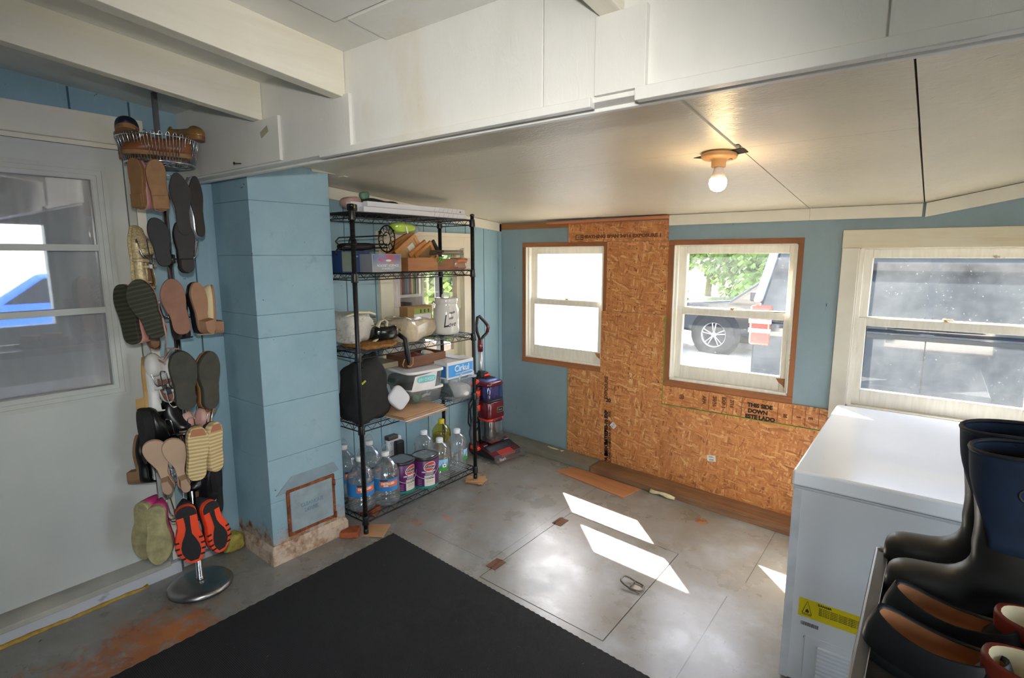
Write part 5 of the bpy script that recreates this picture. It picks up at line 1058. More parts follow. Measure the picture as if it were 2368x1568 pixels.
bx = boxthing('cardboard_box', 'brown cardboard box with a green and white label behind the canister', 'box', -2.79, -2.71, 2.40, 2.62, Z3, Z3+0.178, M('9c7a4e', 0.8, var=0.08))
face_px(bx, -2.71, -2.79, 'white_label', M('e2e0da', 0.6), -0.055, 0.10, 0.03, 0.165); face_px(bx, -2.71, -2.79, 'green_label_band', M('93a045', 0.6), -0.055, 0.10, 0.125, 0.165, 0.0009); face_px(bx, -2.71, -2.79, 'red_print', M('d0512c', 0.6), 0.06, 0.085, 0.05, 0.075, 0.0009)
for k in range(3): face_px(bx, -2.71, -2.79, 'printed_figure', M('3a3c34', 0.6), 0.0+k*0.035, 0.012+k*0.035, 0.132, 0.155, 0.0012)
# ---- second shelf down
blb = boxthing('game_box', 'dark blue box with pale lettering at the chimney end of the second shelf', 'box', -2.66, -2.53, 1.79, 1.975, Z2, Z2+0.118, M('2a3f6e', 0.35, var=0.2, sc=12))
face_px(blb, -2.53, -2.66, 'grey_print', M('5f6a60', 0.4), -0.09, -0.03, 0.006, 0.112); text('T', 0.08, M('a9b4c4', 0.5), blb, (0.0656, -0.01, 0.06), FX)
face_px(blb, -2.53, -2.66, 'printed_spine', M('8d98ac', 0.4), 0.06, 0.064, 0.02, 0.10); face_px(blb, -2.53, -2.66, 'printed_spine', M('8d98ac', 0.4), 0.075, 0.079, 0.02, 0.10)
rk = boxthing('science_kit', 'silvery boxed science kit with a red and blue picture on the second shelf', 'box', -2.58, -2.422, 1.905, 2.11, Z2, Z2+0.10, M('8c9096', 0.3, var=0.1))
t = NT('kit_artwork'); v = t.coords(); sx = t.n('ShaderNodeSeparateXYZ'); t.l(v, sx.inputs[0]); n = t.noise(v, 14, 4); c = t.ramp(t.math('ADD', t.math('MULTIPLY', sx.outputs[1], 4.0), 0.5), [(0.1, '5f6f8e'), (0.35, '7a7fb4'), (0.6, 'b04a4e'), (0.75, '7d5f8a'), (1.0, '5d7688')]); c = t.mix(t.mask(sx.outputs[2], 0.075, 0.03), c, '9a9ea4'); c = t.mix(t.math('MULTIPLY', n, 0.3), c, '4a5262'); t.bsdf(c, 0.25)
face_px(rk, -2.422, -2.58, 'artwork', t.m, -0.098, 0.098, 0.004, 0.096)
text('ROCKET SCIENCE', 0.017, M('e2e4e8', 0.4), rk, (0.0802, 0.005, 0.036), FX, 'lettering', 1.1, 0.0004); text('STARTER SET', 0.014, M('d5d8dc', 0.4), rk, (0.0802, 0.005, 0.019), FX, 'lettering', 1.1, 0.0003)
mb = MB(); n = 24; mb.add([(0.0803, 0.01+0.02*math.cos(2*pi*k/n), 0.064+0.006*math.sin(2*pi*k/n)) for k in range(n)], [tuple(range(n))]); mb.build('white_emblem', M('d8dce2', 0.3), rk)
mb = MB(); mb.X = Matrix.Translation((0.0803, -0.045, 0.066)) @ Matrix.Rotation(-0.6, 4, 'X'); mb.box(-0.0003, 0.0003, -0.012, 0.012, -0.005, 0.005); mb.build('red_rocket', M('d8323a', 0.4), rk)
WB1 = wood('8a5734', 'b07a4c', 1, 0.5)
def crate(name, lab, x0, x1, y0, y1, z, h, mat):
    r = thing(name, lab, 'box', ((x0+x1)/2, (y0+y1)/2, z)); hx, hy = (x1-x0)/2, (y1-y0)/2
    for nm, bb in (('side_panel', (hx-0.009, hx, -hy, hy)), ('side_panel', (-hx, -hx+0.009, -hy, hy)), ('end_panel', (-hx+0.009, hx-0.009, -hy, -hy+0.009)), ('end_panel', (-hx+0.009, hx-0.009, hy-0.009, hy))): mb = MB(); mb.box(*bb, 0, h); mb.build(nm, mat, r, 0.001)
    mb = MB(); mb.box(-hx+0.009, hx-0.009, -hy+0.009, hy-0.009, 0, 0.008); mb.build('bottom', mat, r); return r
crate('wooden_crate', 'warm brown shallow wooden box filled with picture frames on the second shelf', -2.665, -2.422, 2.16, 2.40, Z2, 0.079, WB1)
crate('wooden_crate', 'darker wooden box beside the orange packet on the second shelf', -2.66, -2.44, 2.405, 2.60, Z2, 0.07, wood('6f4630', '8f6144', 1, 0.55))
def frame(lab, c, w, h, rot, col, back=None, grp='picture frames on the second shelf'):
    r = thing('picture_frame', lab, 'picture frame', c, rot=rot, group=grp); fm = wood(*col, 1, 0.45); b = 0.02
    mb = MB(); mb.box(-0.007, 0.007, -w/2, -w/2+b, -h/2, h/2); mb.box(-0.007, 0.007, w/2-b, w/2, -h/2, h/2); mb.box(-0.007, 0.007, -w/2+b, w/2-b, -h/2, -h/2+b); mb.box(-0.007, 0.007, -w/2+b, w/2-b, h/2-b, h/2); mb.build('frame', fm, r, 0.001)
    mb = MB(); mb.box(-0.003, 0.001, -w/2+b, w/2-b, -h/2+b, h/2-b); mb.build('backing', M(back or '4a4238', 0.5), r); return r
OAK, OAK2 = ('a8703c', 'c58f55'), ('b5743a', 'd09a60')
R_ = math.radians
frame('small oak frame at the back of the leaning row in the brown box', (-2.60, 2.235, Z2+0.10), 0.11, 0.15, (R_(-52), R_(14), 0), OAK)
f1 = frame('tan-backed oak frame with a white sticker leaning over the brown box', (-2.55, 2.285, Z2+0.122), 0.13, 0.17, (R_(-50), R_(12), R_(-6)), OAK2, 'a8875a')
mb = MB(); mb.box(0.001, 0.002, -0.025, 0.02, 0.0, 0.045); mb.build('sticker', M('d6d4c8', 0.5), f1)
frame('largest oak frame tilted highest over the brown box', (-2.60, 2.30, Z2+0.145), 0.14, 0.17, (R_(-62), R_(8), R_(-4)), OAK, '9a7444')
frame('oak frame leaning at the window side of the brown box, edge on', (-2.53, 2.355, Z2+0.10), 0.11, 0.15, (R_(-54), R_(10), 0), OAK2, 'b98a54')
frame('second edge-on oak frame in the brown box, nearest the dark frames', (-2.52, 2.392, Z2+0.095), 0.11, 0.15, (R_(-52), R_(12), 0), OAK2, '8a6a44')
frame('black picture frame leaning between the oak frames and the metal-edged frames', (-2.53, 2.44, Z2+0.097), 0.12, 0.15, (R_(-50), R_(10), 0), ('1d1b1a', '2c2926'), '3a3634')
for k, lab in enumerate(('lower of two flat metal-edged frames lying across the dark wooden box', 'upper of two flat metal-edged frames lying across the dark wooden box')):
    frame(lab, (-2.545, 2.545, Z2+0.100+0.017*k), 0.25, 0.20, (R_(-9), R_(90), R_(2+4*k)), ('4a4038', '6a5c4c'), '3b352f')
op = thing('snack_packet', 'crinkled orange plastic packet at the window end of the second shelf', 'packet', (-2.50, 2.625, Z2))
mb = MB(); pillowish(mb, (0, 0, 0.03), (0.13, 0.16, 0.058), 0.55, 0.008, 22, 4.4); mb.build('packet', M('a5714c', 0.35, var=0.25, sc=20, bump=0.3), op); mb = MB(); pillowish(mb, (0.02, 0.02, 0.056), (0.09, 0.12, 0.03), 0.5, 0.008, 30, 9.4); mb.build('orange_wrapper', M('d8702c', 0.3, var=0.25, sc=30), op)
mb = MB(); pillowish(mb, (0.01, 0.02, 0.036), (0.15, 0.19, 0.075), 0.5, 0.010, 20, 2.4); mb.build('clear_wrap', glassy('crinkled_wrap', haze=0.1, gloss=0.25, rough=0.2), op)
pt = thing('plastic_sprig', 'little green plastic leaf sprig hanging over the edge of the brown box', 'ornament', (-2.415, 2.40, Z2+0.07))
mb = MB(); mb.X = Matrix.Rotation(0.6, 4, 'X'); mb.box(-0.004, 0.004, -0.006, 0.006, -0.012, 0.03); mb.build('peg', WB1, pt)
mb = MB(); rn = random.Random(3)
for k in range(14): mb.ball((rn.uniform(-0.004, 0.012), rn.uniform(-0.02, 0.03), rn.uniform(-0.02, 0.012)), (0.006, 0.008, 0.005), 8, 6)
mb.build('leaf_cluster', M('4f9a3a', 0.5, var=0.25, sc=40), pt)
IRON = M('141315', 0.45, 0.5, var=0.2)
ir = thing('iron_stand', 'black wrought iron plant stand with scrolled round top, lying on its side', 'plant stand', (-2.50, 2.075, Z2+0.185), rot=(0, 0, R_(2)))
mb = MB(); RR = 0.075; n = 36; mb.tube([(RR*0.9*math.cos(2*pi*k/n), 0, RR*math.sin(2*pi*k/n)) for k in range(n)], 0.0035, 6, True); mb.tube([(RR*0.42*math.cos(2*pi*k/n), 0, RR*0.48*math.sin(2*pi*k/n)) for k in range(n)], 0.0025, 6, True)
for k in range(7):
    a = 2*pi*k/7; ctr = (RR*0.66*math.cos(a), RR*0.72*math.sin(a)); pts = []
    for j in range(16): q = a+0.5+2*pi*j/15*1.1; rr = 0.021*(0.55+0.45*j/15); pts.append((ctr[0]+rr*math.cos(q), 0, ctr[1]+rr*math.sin(q)))
    mb.tube(pts, 0.002, 5)
mb.build('scroll_ring', IRON, ir)
mb = MB()
for a in (0.6, -0.7, 2.6): mb.ball((RR*0.95*math.cos(a), 0, RR*1.06*math.sin(a)), 0.006, 10, 8)
mb.build('ball_foot', IRON, ir)
for k, (z0, z1, x1) in enumerate(((0.02, 0.0, -0.02), (-0.03, -0.035, 0.03), (-0.05, -0.055, -0.03))):
    mb = MB(); mb.tube([(0.0, 0, z0), (x1*0.5, -0.14, (z0+z1)/2), (x1, -0.31, z1)], 0.0045, 6); mb.tube([(x1, -0.31, z1), (x1-0.01, -0.325, z1-0.02), (x1, -0.315, z1-0.035)], 0.004, 6); mb.build('leg', IRON, ir)
mb = MB(); mb.tube([(0.03*math.cos(2*pi*k/20), -0.24, -0.03+0.035*math.sin(2*pi*k/20)) for k in range(20)], 0.0035, 6, True); mb.build('lower_ring', IRON, ir)
mb = MB(); pillowish(mb, (0, 0, 0.02), (0.12, 0.22, 0.045), 0.7, 0.006, 12, 1.0); o = mb.build('black_case', M('17171a', 0.5)); o.location = (-2.56, 1.91, Z2+0.12); tag(o, 'flat black case lying on the blue box under the iron stand', 'case')
# ---- top shelf
BL = M('dfe0e6', 0.4, var=0.03)
for k, (x, z, lab, ya, yb) in enumerate(((-2.435, Z1s, 'lower white window blind headrail on the top shelf', 1.86, 2.655), (-2.455, Z1s+0.031, 'upper white window blind headrail on the top shelf', 1.90, 2.665), (-2.505, Z1s+0.0, 'third white window blind headrail, at the back of the bundle', 1.83, 2.66))):
    r = thing('window_blind', lab, 'window blind', (x, (ya+yb)/2, z), 0, 'rolled white blinds on the top shelf'); h = (yb-ya)/2
    mb = MB(); mb.box(-0.02, 0.02, -h, h, 0.0, 0.028 if k < 2 else 0.055); mb.build('headrail', BL, r, 0.002)
    if k == 1: mb = MB(); mb.box(0.02, 0.0206, h-0.05, h-0.038, 0.008, 0.015); mb.build('cord_slot', M('6a3a2c', 0.6), r)
    if k < 2:
        mb = MB()
        for j in range(6): y = h*(0.28+0.1*j); mb.tube([(0.0205, y, 0.0), (0.0208, y+0.012, 0.028)], 0.0009, 4)
        mb.build('lift_cord', M('c7c4c0', 0.7), r)
mb = MB(); pillowish(mb, (0, 0, 0.03), (0.10, 0.11, 0.06), 0.7, 0.008, 14, 3.0); o = mb.build('pink_pouch', M('b99a92', 0.7)); o.location = (-2.58, 1.90, Z1s+0.03); tag(o, 'dusty pink cloth pouch on the top shelf near the chimney', 'pouch')
mb = MB(); pillowish(mb, (0, 0, 0.045), (0.14, 0.30, 0.09), 0.6, 0.010, 10, 8.0); o = mb.build('dark_bag', M('2a2a30', 0.6, var=0.2)); o.location = (-2.61, 2.10, Z1s+0.0); tag(o, 'dark grey soft bag lying behind the white blinds', 'bag')
mb = MB(); pillowish(mb, (0, 0, 0.03), (0.12, 0.24, 0.062), 0.6, 0.010, 10, 8.0); o = mb.build('dark_bag', M('16202a', 0.5, var=0.2)); o.location = (-2.61, 2.42, Z1s+0.0); tag(o, 'navy-black soft bag behind the window end of the white blinds', 'bag')
mb = MB(); pillowish(mb, (0, 0, 0.02), (0.05, 0.06, 0.05), 0.8, 0.008, 25, 5.0); o = mb.build('green_sock', M('6d8f78', 0.8)); o.location = (-2.60, 2.01, Z1s+0.085); tag(o, 'crumpled sage green cloth scrap on top of the dark grey bag', 'cloth')
tm = thing('tape_measure', 'small black and yellow tape measure on the top shelf corner', 'tape measure', (-2.43, 1.80, Z1s+0.0255), R_(20)); mb = MB(); mb.box(-0.018, 0.018, -0.03, 0.02, -0.025, 0.01); mb.build('case', BLACKP, tm, 0.006); mb = MB(); mb.box(-0.016, 0.0185, -0.022, -0.006, -0.012, 0.011); mb.build('yellow_face', M('d2b020', 0.4), tm, 0.002)
gb = thing('green_bag', 'neon green cloth in a clear bag hanging under the top shelf', 'bag', (-2.52, 2.21, Z1s-0.04))
mb = MB(); pillowish(mb, (0, 0, -0.03), (0.10, 0.17, 0.055), 0.7, 0.008, 14, 2.0, 0, 28, 14, lambda v: Vector((v.x, v.y, v.z*(1-2.5*v.y)))); mb.build('cloth', M('b6dc22', 0.6, var=0.1), gb); mb = MB(); pillowish(mb, (0, 0, -0.03), (0.12, 0.21, 0.07), 0.7, 0.012, 18, 5.0, 0, 28, 14); mb.build('clear_bag', glassy('crinkled_wrap', haze=0.1, gloss=0.25, rough=0.2), gb)
mb = MB(); mb.X = Matrix.Rotation(0.3, 4, 'X'); mb.box(0.06, 0.063, -0.035, -0.025, -0.055, -0.015); mb.build('tag', M('dcdcd8', 0.5), gb)
# ================================================================== revolving shoe tree
PX, PY = -2.615, 0.985
CHR = CHROME
bz = zf(PX)
st = thing('shoe_rack', 'chrome revolving shoe tree standing between the white door and the chimney', 'shoe rack', (PX, PY, bz))
mb = MB(); mb.lathe([(0.001, 0.034), (0.10, 0.032), (0.128, 0.026), (0.138, 0.014), (0.136, 0.002), (0.12, 0.0)], 56); mb.build('base', STEEL, st)
mb = MB(); mb.lathe([(0.020, 0.03), (0.0165, 0.05), (0.0135, 0.055), (0.0125, 1.95)], 20); mb.build('pole', CHR, st)
mb = MB(); mb.box(-0.010, 0.010, -0.008, 0.008, 1.90, 2.235); mb.build('pole_extension', M('77777a', 0.4, 0.6), st)
TIERZ = [1.79, 1.535, 1.285, 0.985, 0.775, 0.555, 0.365]
for zt in TIERZ:
    z = zt-bz; mb = MB(); R = 0.068
    mb.tube([(R*math.cos(2*pi*k/28), R*math.sin(2*pi*k/28), z) for k in range(28)], 0.0032, 6, True)
    for k in range(4): a = pi/4+pi/2*k; mb.tube([(0.012*math.cos(a), 0.012*math.sin(a), z), (R*math.cos(a), R*math.sin(a), z)], 0.003, 6)
    t_ = mb.build('tier_ring', CHR, st)
    mb = MB(); mb.lathe([(0.013, -0.02), (0.022, -0.018), (0.022, 0.018), (0.013, 0.02)], 18, (0, 0, z)); mb.build('hub', BLACKP, t_)
    for k in range(8):
        a = -0.36+0.2+2*pi*k/8; c_, s_ = math.cos(a), math.sin(a); mb = MB()
        def q(r_, d, zz): return (r_*c_-d*s_, r_*s_+d*c_, z+zz)
        mb.tube([q(R, -0.016, 0), q(R+0.022, -0.016, 0.004), q(R+0.034, -0.015, 0.02), q(R+0.045, -0.013, 0.075), q(R+0.046, -0.008, 0.082), q(R+0.046, 0.008, 0.082), q(R+0.045, 0.013, 0.075), q(R+0.034, 0.015, 0.02), q(R+0.022, 0.016, 0.004), q(R, 0.016, 0)], 0.0024, 6)
        mb.build('shoe_loop', CHR, t_)
mb = MB(); zb0, zb1 = 1.925-bz, 2.022-bz; r0b, r1b = 0.124, 0.147; NB = 36
for rr, zz, th in ((r0b, zb0, 0.004), (r1b, zb1, 0.003), (r0b*0.72, zb0, 0.003), (r0b*0.4, zb0, 0.003)): mb.tube([(rr*math.cos(2*pi*k/40), rr*math.sin(2*pi*k/40), zz) for k in range(40)], th, 6, True)
for k in range(4): a = pi/4*k*2+0.3; mb.tube([(0.012*math.cos(a), 0.012*math.sin(a), zb0), (r0b*math.cos(a), r0b*math.sin(a), zb0)], 0.003, 6)
for k in range(NB):
    a = 2*pi*k/NB; b = a+0.045; c2 = 2*pi/NB*0.5
    def q(r_, an, zz): return (r_*math.cos(an), r_*math.sin(an), zz)
    mb.tube([q(r0b, a, zb0), q(r1b+0.001, a, zb1+0.004), q(r1b+0.002, a+c2*0.2, zb1+0.011), q(r1b+0.002, a+c2*0.5, zb1+0.014), q(r1b+0.002, a+c2*0.8, zb1+0.011), q(r1b+0.001, a+c2, zb1+0.004), q(r0b, a+c2, zb0)], 0.002, 5)
mb.build('wire_basket', CHR, st)
# ------------------------------------------------------------------ shoes
U0 = [0, .02, .06, .13, .22, .32, .42, .52, .62, .72, .82, .9, .955, .985, 1.0]
US = []
for a_, b_ in zip(U0, U0[1:]): US += [a_, round((a_+b_)/2, 5)]
US.append(1.0)
KINDS = {'round': [0, .17, .29, .40, .48, .50, .475, .42, .37, .355, .36, .345, .27, .17, 0], 'slim': [0, .13, .24, .36, .46, .50, .46, .38, .32, .31, .32, .31, .25, .16, 0], 'child': [0, .2, .34, .44, .5, .5, .475, .45, .43, .43, .44, .42, .34, .22, 0], 'heeled': [0, .22, .36, .47, .5, .47, .37, .26, .19, .18, .23, .27, .22, .15, 0]}
def outline(kind):
    h = KINDS[kind]; o = []
    for i in range(len(h)-1):
        p0 = h[i-1] if i else -h[1]; p3 = h[i+2] if i+2 < len(h) else -h[-2]
        mid = (9*(h[i]+h[i+1])-p0-p3)/16 if 0 < i < len(h)-2 else max(h[i], h[i+1])*0.72
        o += [h[i], mid]
    return o+[0]
def cen(u, side): return side*(0.07*math.sin(pi*min(1, u*1.3))*(1 if u < .6 else .4)-0.03)
def shoe(label, px, phi, L_, W_, sole, upper, kind='round', side=1, th=0.016, heel=0.0, heelmat=None, cap=None, hc=0.055, u0=0.42, roll=0.0, tilt=0.0, r=0.14, inner='8a6a50', laces=None, strap=None, sole_extra=None, at=None, toe_h=0.045, name='shoe', group='shoes on the revolving rack', wall=None, liner=None, heel_w=1.0, flat_sole=True):
    hw = outline(kind); d = Vector((math.cos(phi), math.sin(phi), 0))
    if at is None:
        d0 = Vector((CAM.x-PX, CAM.y-PY, 0)).normalized(); pl = Vector((PX, PY, 0))+d0*(r*math.cos(phi-math.atan2(d0.y, d0.x)))
        ry = ray(*px); loc = CAM+ry*((pl-CAM).dot(d0)/ry.dot(d0))
    else: loc = Vector(at)
    root = thing(name, label, 'shoe', loc, group=group)
    root.rotation_mode = 'XYZ'
    root.matrix_world = Matrix.Translation(loc) @ Matrix.Rotation(phi+pi/2, 4, 'Z') @ Matrix.Rotation(tilt, 4, 'X') @ Matrix.Rotation(roll, 4, 'Y')
    def pt(u, s, k=1.0): return ((cen(u, side)+s*hw[US.index(u)]*k)*W_, L_*(0.5-u))
    def poly(k=1.0): return [pt(u, 1, k) for u in US[1:-1]]+[pt(1.0, 0)]+[pt(u, -1, k) for u in US[1:-1][::-1]]+[pt(0, 0)]
    mb = MB(); P1 = poly(); P0 = poly(0.94)
    mb.loft([[(x, 0.0, z*0.985) for x, z in P0], [(x, th*0.25, z) for x, z in P1], [(x, th, z) for x, z in P1]], smooth=False); so = mb.build('sole', sole, root)
    if sole_extra: sole_extra(so, pt, W_, L_, th)
    if heel > 0:
        us = [u for u in US if u >= 0.72]; hp = [pt(u, heel_w, .97) for u in us[:-1]]+[pt(1.0, 0)]+[pt(u, -heel_w, .97) for u in us[:-1][::-1]]
        mb = MB(); cz = sum(z for x, z in hp)/len(hp); cx = sum(x for x, z in hp)/len(hp)
        mb.loft([[(x, 0.001, z) for x, z in hp], [(cx+(x-cx)*.9, -heel*.95, cz+(z-cz)*.9) for x, z in hp], [(cx+(x-cx)*.87, -heel, cz+(z-cz)*.87) for x, z in hp]], smooth=False); mb.build('heel', heelmat or sole, root)
    # upper: a vault over the toes that opens into the collar
    NA = 14; rings = []; us = US[1:-1]
    def hgt(u):
        if u < u0: return toe_h*(0.55+0.45*min(1, u/0.25))+(hc-toe_h)*max(0, (u-0.2)/max(0.02, u0-0.2))**1.5
        return hc*(0.92+0.18*((u-u0)/(1-u0))**2)
    for u in us:
        w = hw[US.index(u)]*W_*0.98; cx = cen(u, side)*W_; z = L_*(0.5-u); h = hgt(u)*(min(1, (u/0.06))**0.4 if u < 0.06 else 1); ring = []
        for k in range(NA+1):
            a = pi*k/NA; ring.append((cx+w*math.cos(a)*(1-0.12*math.sin(a) if u > u0 else 1), th+h*abs(math.sin(a))**0.75, z))
        rings.append(ring)
    mb = MB(); vs = [p for g_ in rings for p in g_]; n = NA+1; fs = []
    a_cut = 3
    for i in range(len(us)-1):
        for k in range(NA):
            if us[i] >= u0-0.01 and a_cut <= k < NA-a_cut and us[i+1] < 0.975: continue
            fs.append((i*n+k, (i+1)*n+k, (i+1)*n+k+1, i*n+k+1))
    mb.add(vs, fs, True); mb.add(rings[0]+[(cen(0, side)*W_, th, L_*0.5)], [(k, k+1, n) for k in range(NA)], True)
    mb.add(rings[-1]+[(cen(1, side)*W_, th, -L_*0.5)], [(k+1, k, n) for k in range(NA)], True)
    up_ = mb.build('upper', upper, root, 0, 0.0025)
    mb = MB(); mb.add([(x, th+0.002, z) for x, z in poly(0.9)], [tuple(range(len(poly())))]); mb.build('insole', M(inner, 0.8), root)
    if laces:
        for k in range(4):
            u = u0-0.03-0.05*k; hh_ = th+hgt(u0-0.02)*0.98; z = L_*(0.5-u); mb = MB(); mb.tube([(-W_*0.22, hh_-0.012, z-0.004), (0, hh_+0.004-0.006*k, z+0.002), (W_*0.22, hh_-0.012, z+0.006)], 0.003, 5); mb.build('lace', laces, root)
    if strap:
        us_, mt = strap; z = L_*(0.5-us_); w = W_*0.46; mb = MB()
        f = [(w*math.cos(pi*k/12), th+hc*1.06*abs(math.sin(pi*k/12))**0.7) for k in range(13)]
        mb.loft([[(x, y, z-0.007) for x, y in f], [(x, y, z+0.007) for x, y in f]], False, False, False); mb.build('strap', mt, root, 0, 0.003)
        mb = MB(); mb.box(-0.010, 0.010, th+hc*1.06, th+hc*1.06+0.004, z-0.009, z+0.009); mb.build('buckle', CHR, root)
    return root
def pmix(a, b): return M(a, 0.5)
def ridged(c1, c2, sc=34):
    t = NT('ridged_sole'); v = t.coords(); w = t.n('ShaderNodeTexWave'); w.bands_direction = 'Z'; w.inputs['Scale'].default_value = sc; w.inputs['Distortion'].default_value = 1.0; t.l(v, w.inputs[0]); t.bsdf(t.mix(w.outputs['Fac'], c1, c2), 0.7, 0, w.outputs['Fac'], 0.8, 0.003); return t.m
TANS, BRN, DKS = M('8f6a45', 0.7, var=0.15, sc=25), M('8a6250', 0.75, var=0.12, sc=20), M('2f2c2b', 0.75, var=0.2, sc=20)
PINKP, SILV = M('c08d8c', 0.18, var=0.06, coat=0.5), M('b9b9c0', 0.28, 0.6, var=0.25, sc=90)
GOLD = M('cdb98c', 0.4, 0.12, var=0.4, sc=140); BLKL = M('141416', 0.3, var=0.2); BLKPAT = M('0d0d0f', 0.08, var=0.1, coat=0.8)
PINKS = M('c28a80', 0.6, var=0.08); DGRN = ridged('2a2b22', '41422f', 18); WHT = M('d7d5d0', 0.4, var=0.04); CRM = M('d6c69a', 0.6, var=0.06)
GRNS = M('3c3c34', 0.8, var=0.25, sc=18, bump=0.6, bsc=50); BEIGE = M('b69a80', 0.7, var=0.1); CRMSOLE = ridged('d9c596', 'b89f6c', 20); OLIVE = M('a39a70', 0.7, var=0.32, sc=22, bump=0.6, bsc=45)
MAG = M('b02a6a', 0.6, var=0.08); ORG = M('ee4a22', 0.55, var=0.06); LEO = M('7a4522', 0.6, var=0.5, sc=90); TAUPE = M('8f7a62', 0.7)
A = lambda deg: math.radians(deg)
FR = -20.5        # the way from the rack to the doorway side of the room
def heel_line(so, pt, W_, L_, th):
    mb = MB(); z = L_*(0.5-0.70); mb.box(-W_*0.40, W_*0.40, -0.008, 0.001, -L_*0.47, z); mb.build('heel_pad', TANS, so, 0.003)
# topmost ring
shoe('glossy pink child shoe turned to the door, hanging under the basket', (313, 424), A(FR-44), 0.20, 0.066, TANS, PINKP, 'child', 1, 0.018, roll=A(-2), sole_extra=heel_line, hc=0.06)
shoe('pink child shoe seen square from its tan sole under the basket', (366, 428), A(FR+8), 0.20, 0.07, TANS, PINKP, 'child', -1, 0.018, roll=A(-2), sole_extra=heel_line, hc=0.055)
shoe('silver flat with a dark sole facing out, next to the pink child shoes', (420, 472), A(FR+12), 0.25, 0.078, DKS, SILV, 'slim', 1, 0.008, roll=A(-3), hc=0.04)
shoe('silver flat turned sideways to the chimney, glitter side showing', (459, 478), A(FR+50), 0.25, 0.08, DKS, SILV, 'slim', -1, 0.008, roll=A(-2), hc=0.05)
# second ring
shoe('gold glitter strap shoe with a bow, hanging against the white door', (305, 588), A(FR-105), 0.245, 0.085, GOLD, GOLD, 'slim', 1, 0.012, strap=(0.62, GOLD), roll=A(-8), r=0.13, hc=0.05)
shoe('second gold glitter strap shoe, behind the first gold one', (326, 600), A(FR-150), 0.245, 0.085, GOLD, GOLD, 'slim', -1, 0.012, strap=(0.62, GOLD), roll=A(6), r=0.09, hc=0.05)
shoe('small black sandal with a plain rounded black sole above the bare pole', (371, 560), A(FR+2), 0.195, 0.075, M('232224', 0.7, var=0.2), BLKL, 'round', 1, 0.008, roll=A(-8), hc=0.03)
shoe('black patent dress shoe hanging under the silver flats', (429, 571), A(FR+18), 0.215, 0.078, DKS, BLKPAT, 'round', 1, 0.010, roll=A(-2), heel=0.012, hc=0.055)
# third ring
shoe('pink lace-up sneaker nearest the door, ridged dark sole half hidden', (291, 728), A(FR-38), 0.245, 0.092, DGRN, PINKS, 'round', 1, 0.022, laces=WHT, roll=A(-8), hc=0.065, r=0.155)
shoe('pink lace-up sneaker showing its full ridged dark green sole', (338, 716), A(FR-10), 0.245, 0.10, DGRN, PINKS, 'round', -1, 0.022, laces=WHT, roll=A(-14), hc=0.065, r=0.165)
shoe('leopard print flat peeping out below the pink sneakers', (338, 745), A(FR-165), 0.24, 0.078, DKS, LEO, 'slim', 1, 0.008, roll=A(10), r=0.06, hc=0.045)
shoe('plain pinkish brown soled black ballet flat at the middle of the rack', (408, 710), A(FR+2), 0.235, 0.09, BRN, BLKL, 'round', -1, 0.009, roll=A(-7), hc=0.045, sole_extra=None)
shoe('black shoe half hidden behind the pinkish brown sole', (398, 722), A(FR-60), 0.24, 0.085, DKS, BLKL, 'round', 1, 0.014, roll=A(-6), r=0.07, hc=0.055)
shoe('tan soled block-heel sandal turned to the chimney', (466, 712), A(FR+42), 0.225, 0.08, M('957157', 0.7), BLKL, 'round', 1, 0.01, heel=0.035, roll=A(-8), hc=0.05)
shoe('cream strappy sandal at the chimney side beside the block-heel one', (496, 716), A(FR+95), 0.225, 0.08, M('957157', 0.7), CRM, 'round', -1, 0.01, heel=0.03, roll=A(-3), hc=0.06, u0=0.2, r=0.15)
# fourth ring
shoe('white wedge shoe seen from its side, tan edge towards the door', (332, 890), A(FR-95), 0.245, 0.085, M('b08c52', 0.6), WHT, 'slim', 1, 0.016, heel=0.03, roll=A(-11), r=0.14, hc=0.06)
shoe('white strap shoe with its brown inside showing, beside the wedge', (366, 872), A(FR-168), 0.225, 0.08, WHT, WHT, 'round', 1, 0.012, strap=(0.66, WHT), roll=A(13), r=0.02, hc=0.045, inner='8c6455')
shoe('white strap shoe close behind the pole, partly covered by a black sneaker', (398, 880), A(FR+160), 0.225, 0.08, WHT, WHT, 'round', -1, 0.012, strap=(0.66, WHT), roll=A(12), r=0.02, hc=0.045, inner='8c6455')
shoe('dark olive treaded hiking shoe, sole square on, middle of the rack', (427, 881), A(FR+8), 0.255, 0.105, GRNS, M('20201f', 0.7), 'round', 1, 0.024, roll=A(-2), hc=0.065, r=0.155)
shoe('dark treaded hiking shoe with a tan upper, turned to the chimney', (488, 880), A(FR+30), 0.255, 0.10, GRNS, M('8f6136', 0.6), 'round', -1, 0.022, roll=A(4), hc=0.065, r=0.15)
shoe('leopard print pump under the tan-sided hiking shoe', (478, 905), A(FR+140), 0.235, 0.08, TAUPE, LEO, 'slim', 1, 0.01, heel=0.02, r=0.05, hc=0.045)
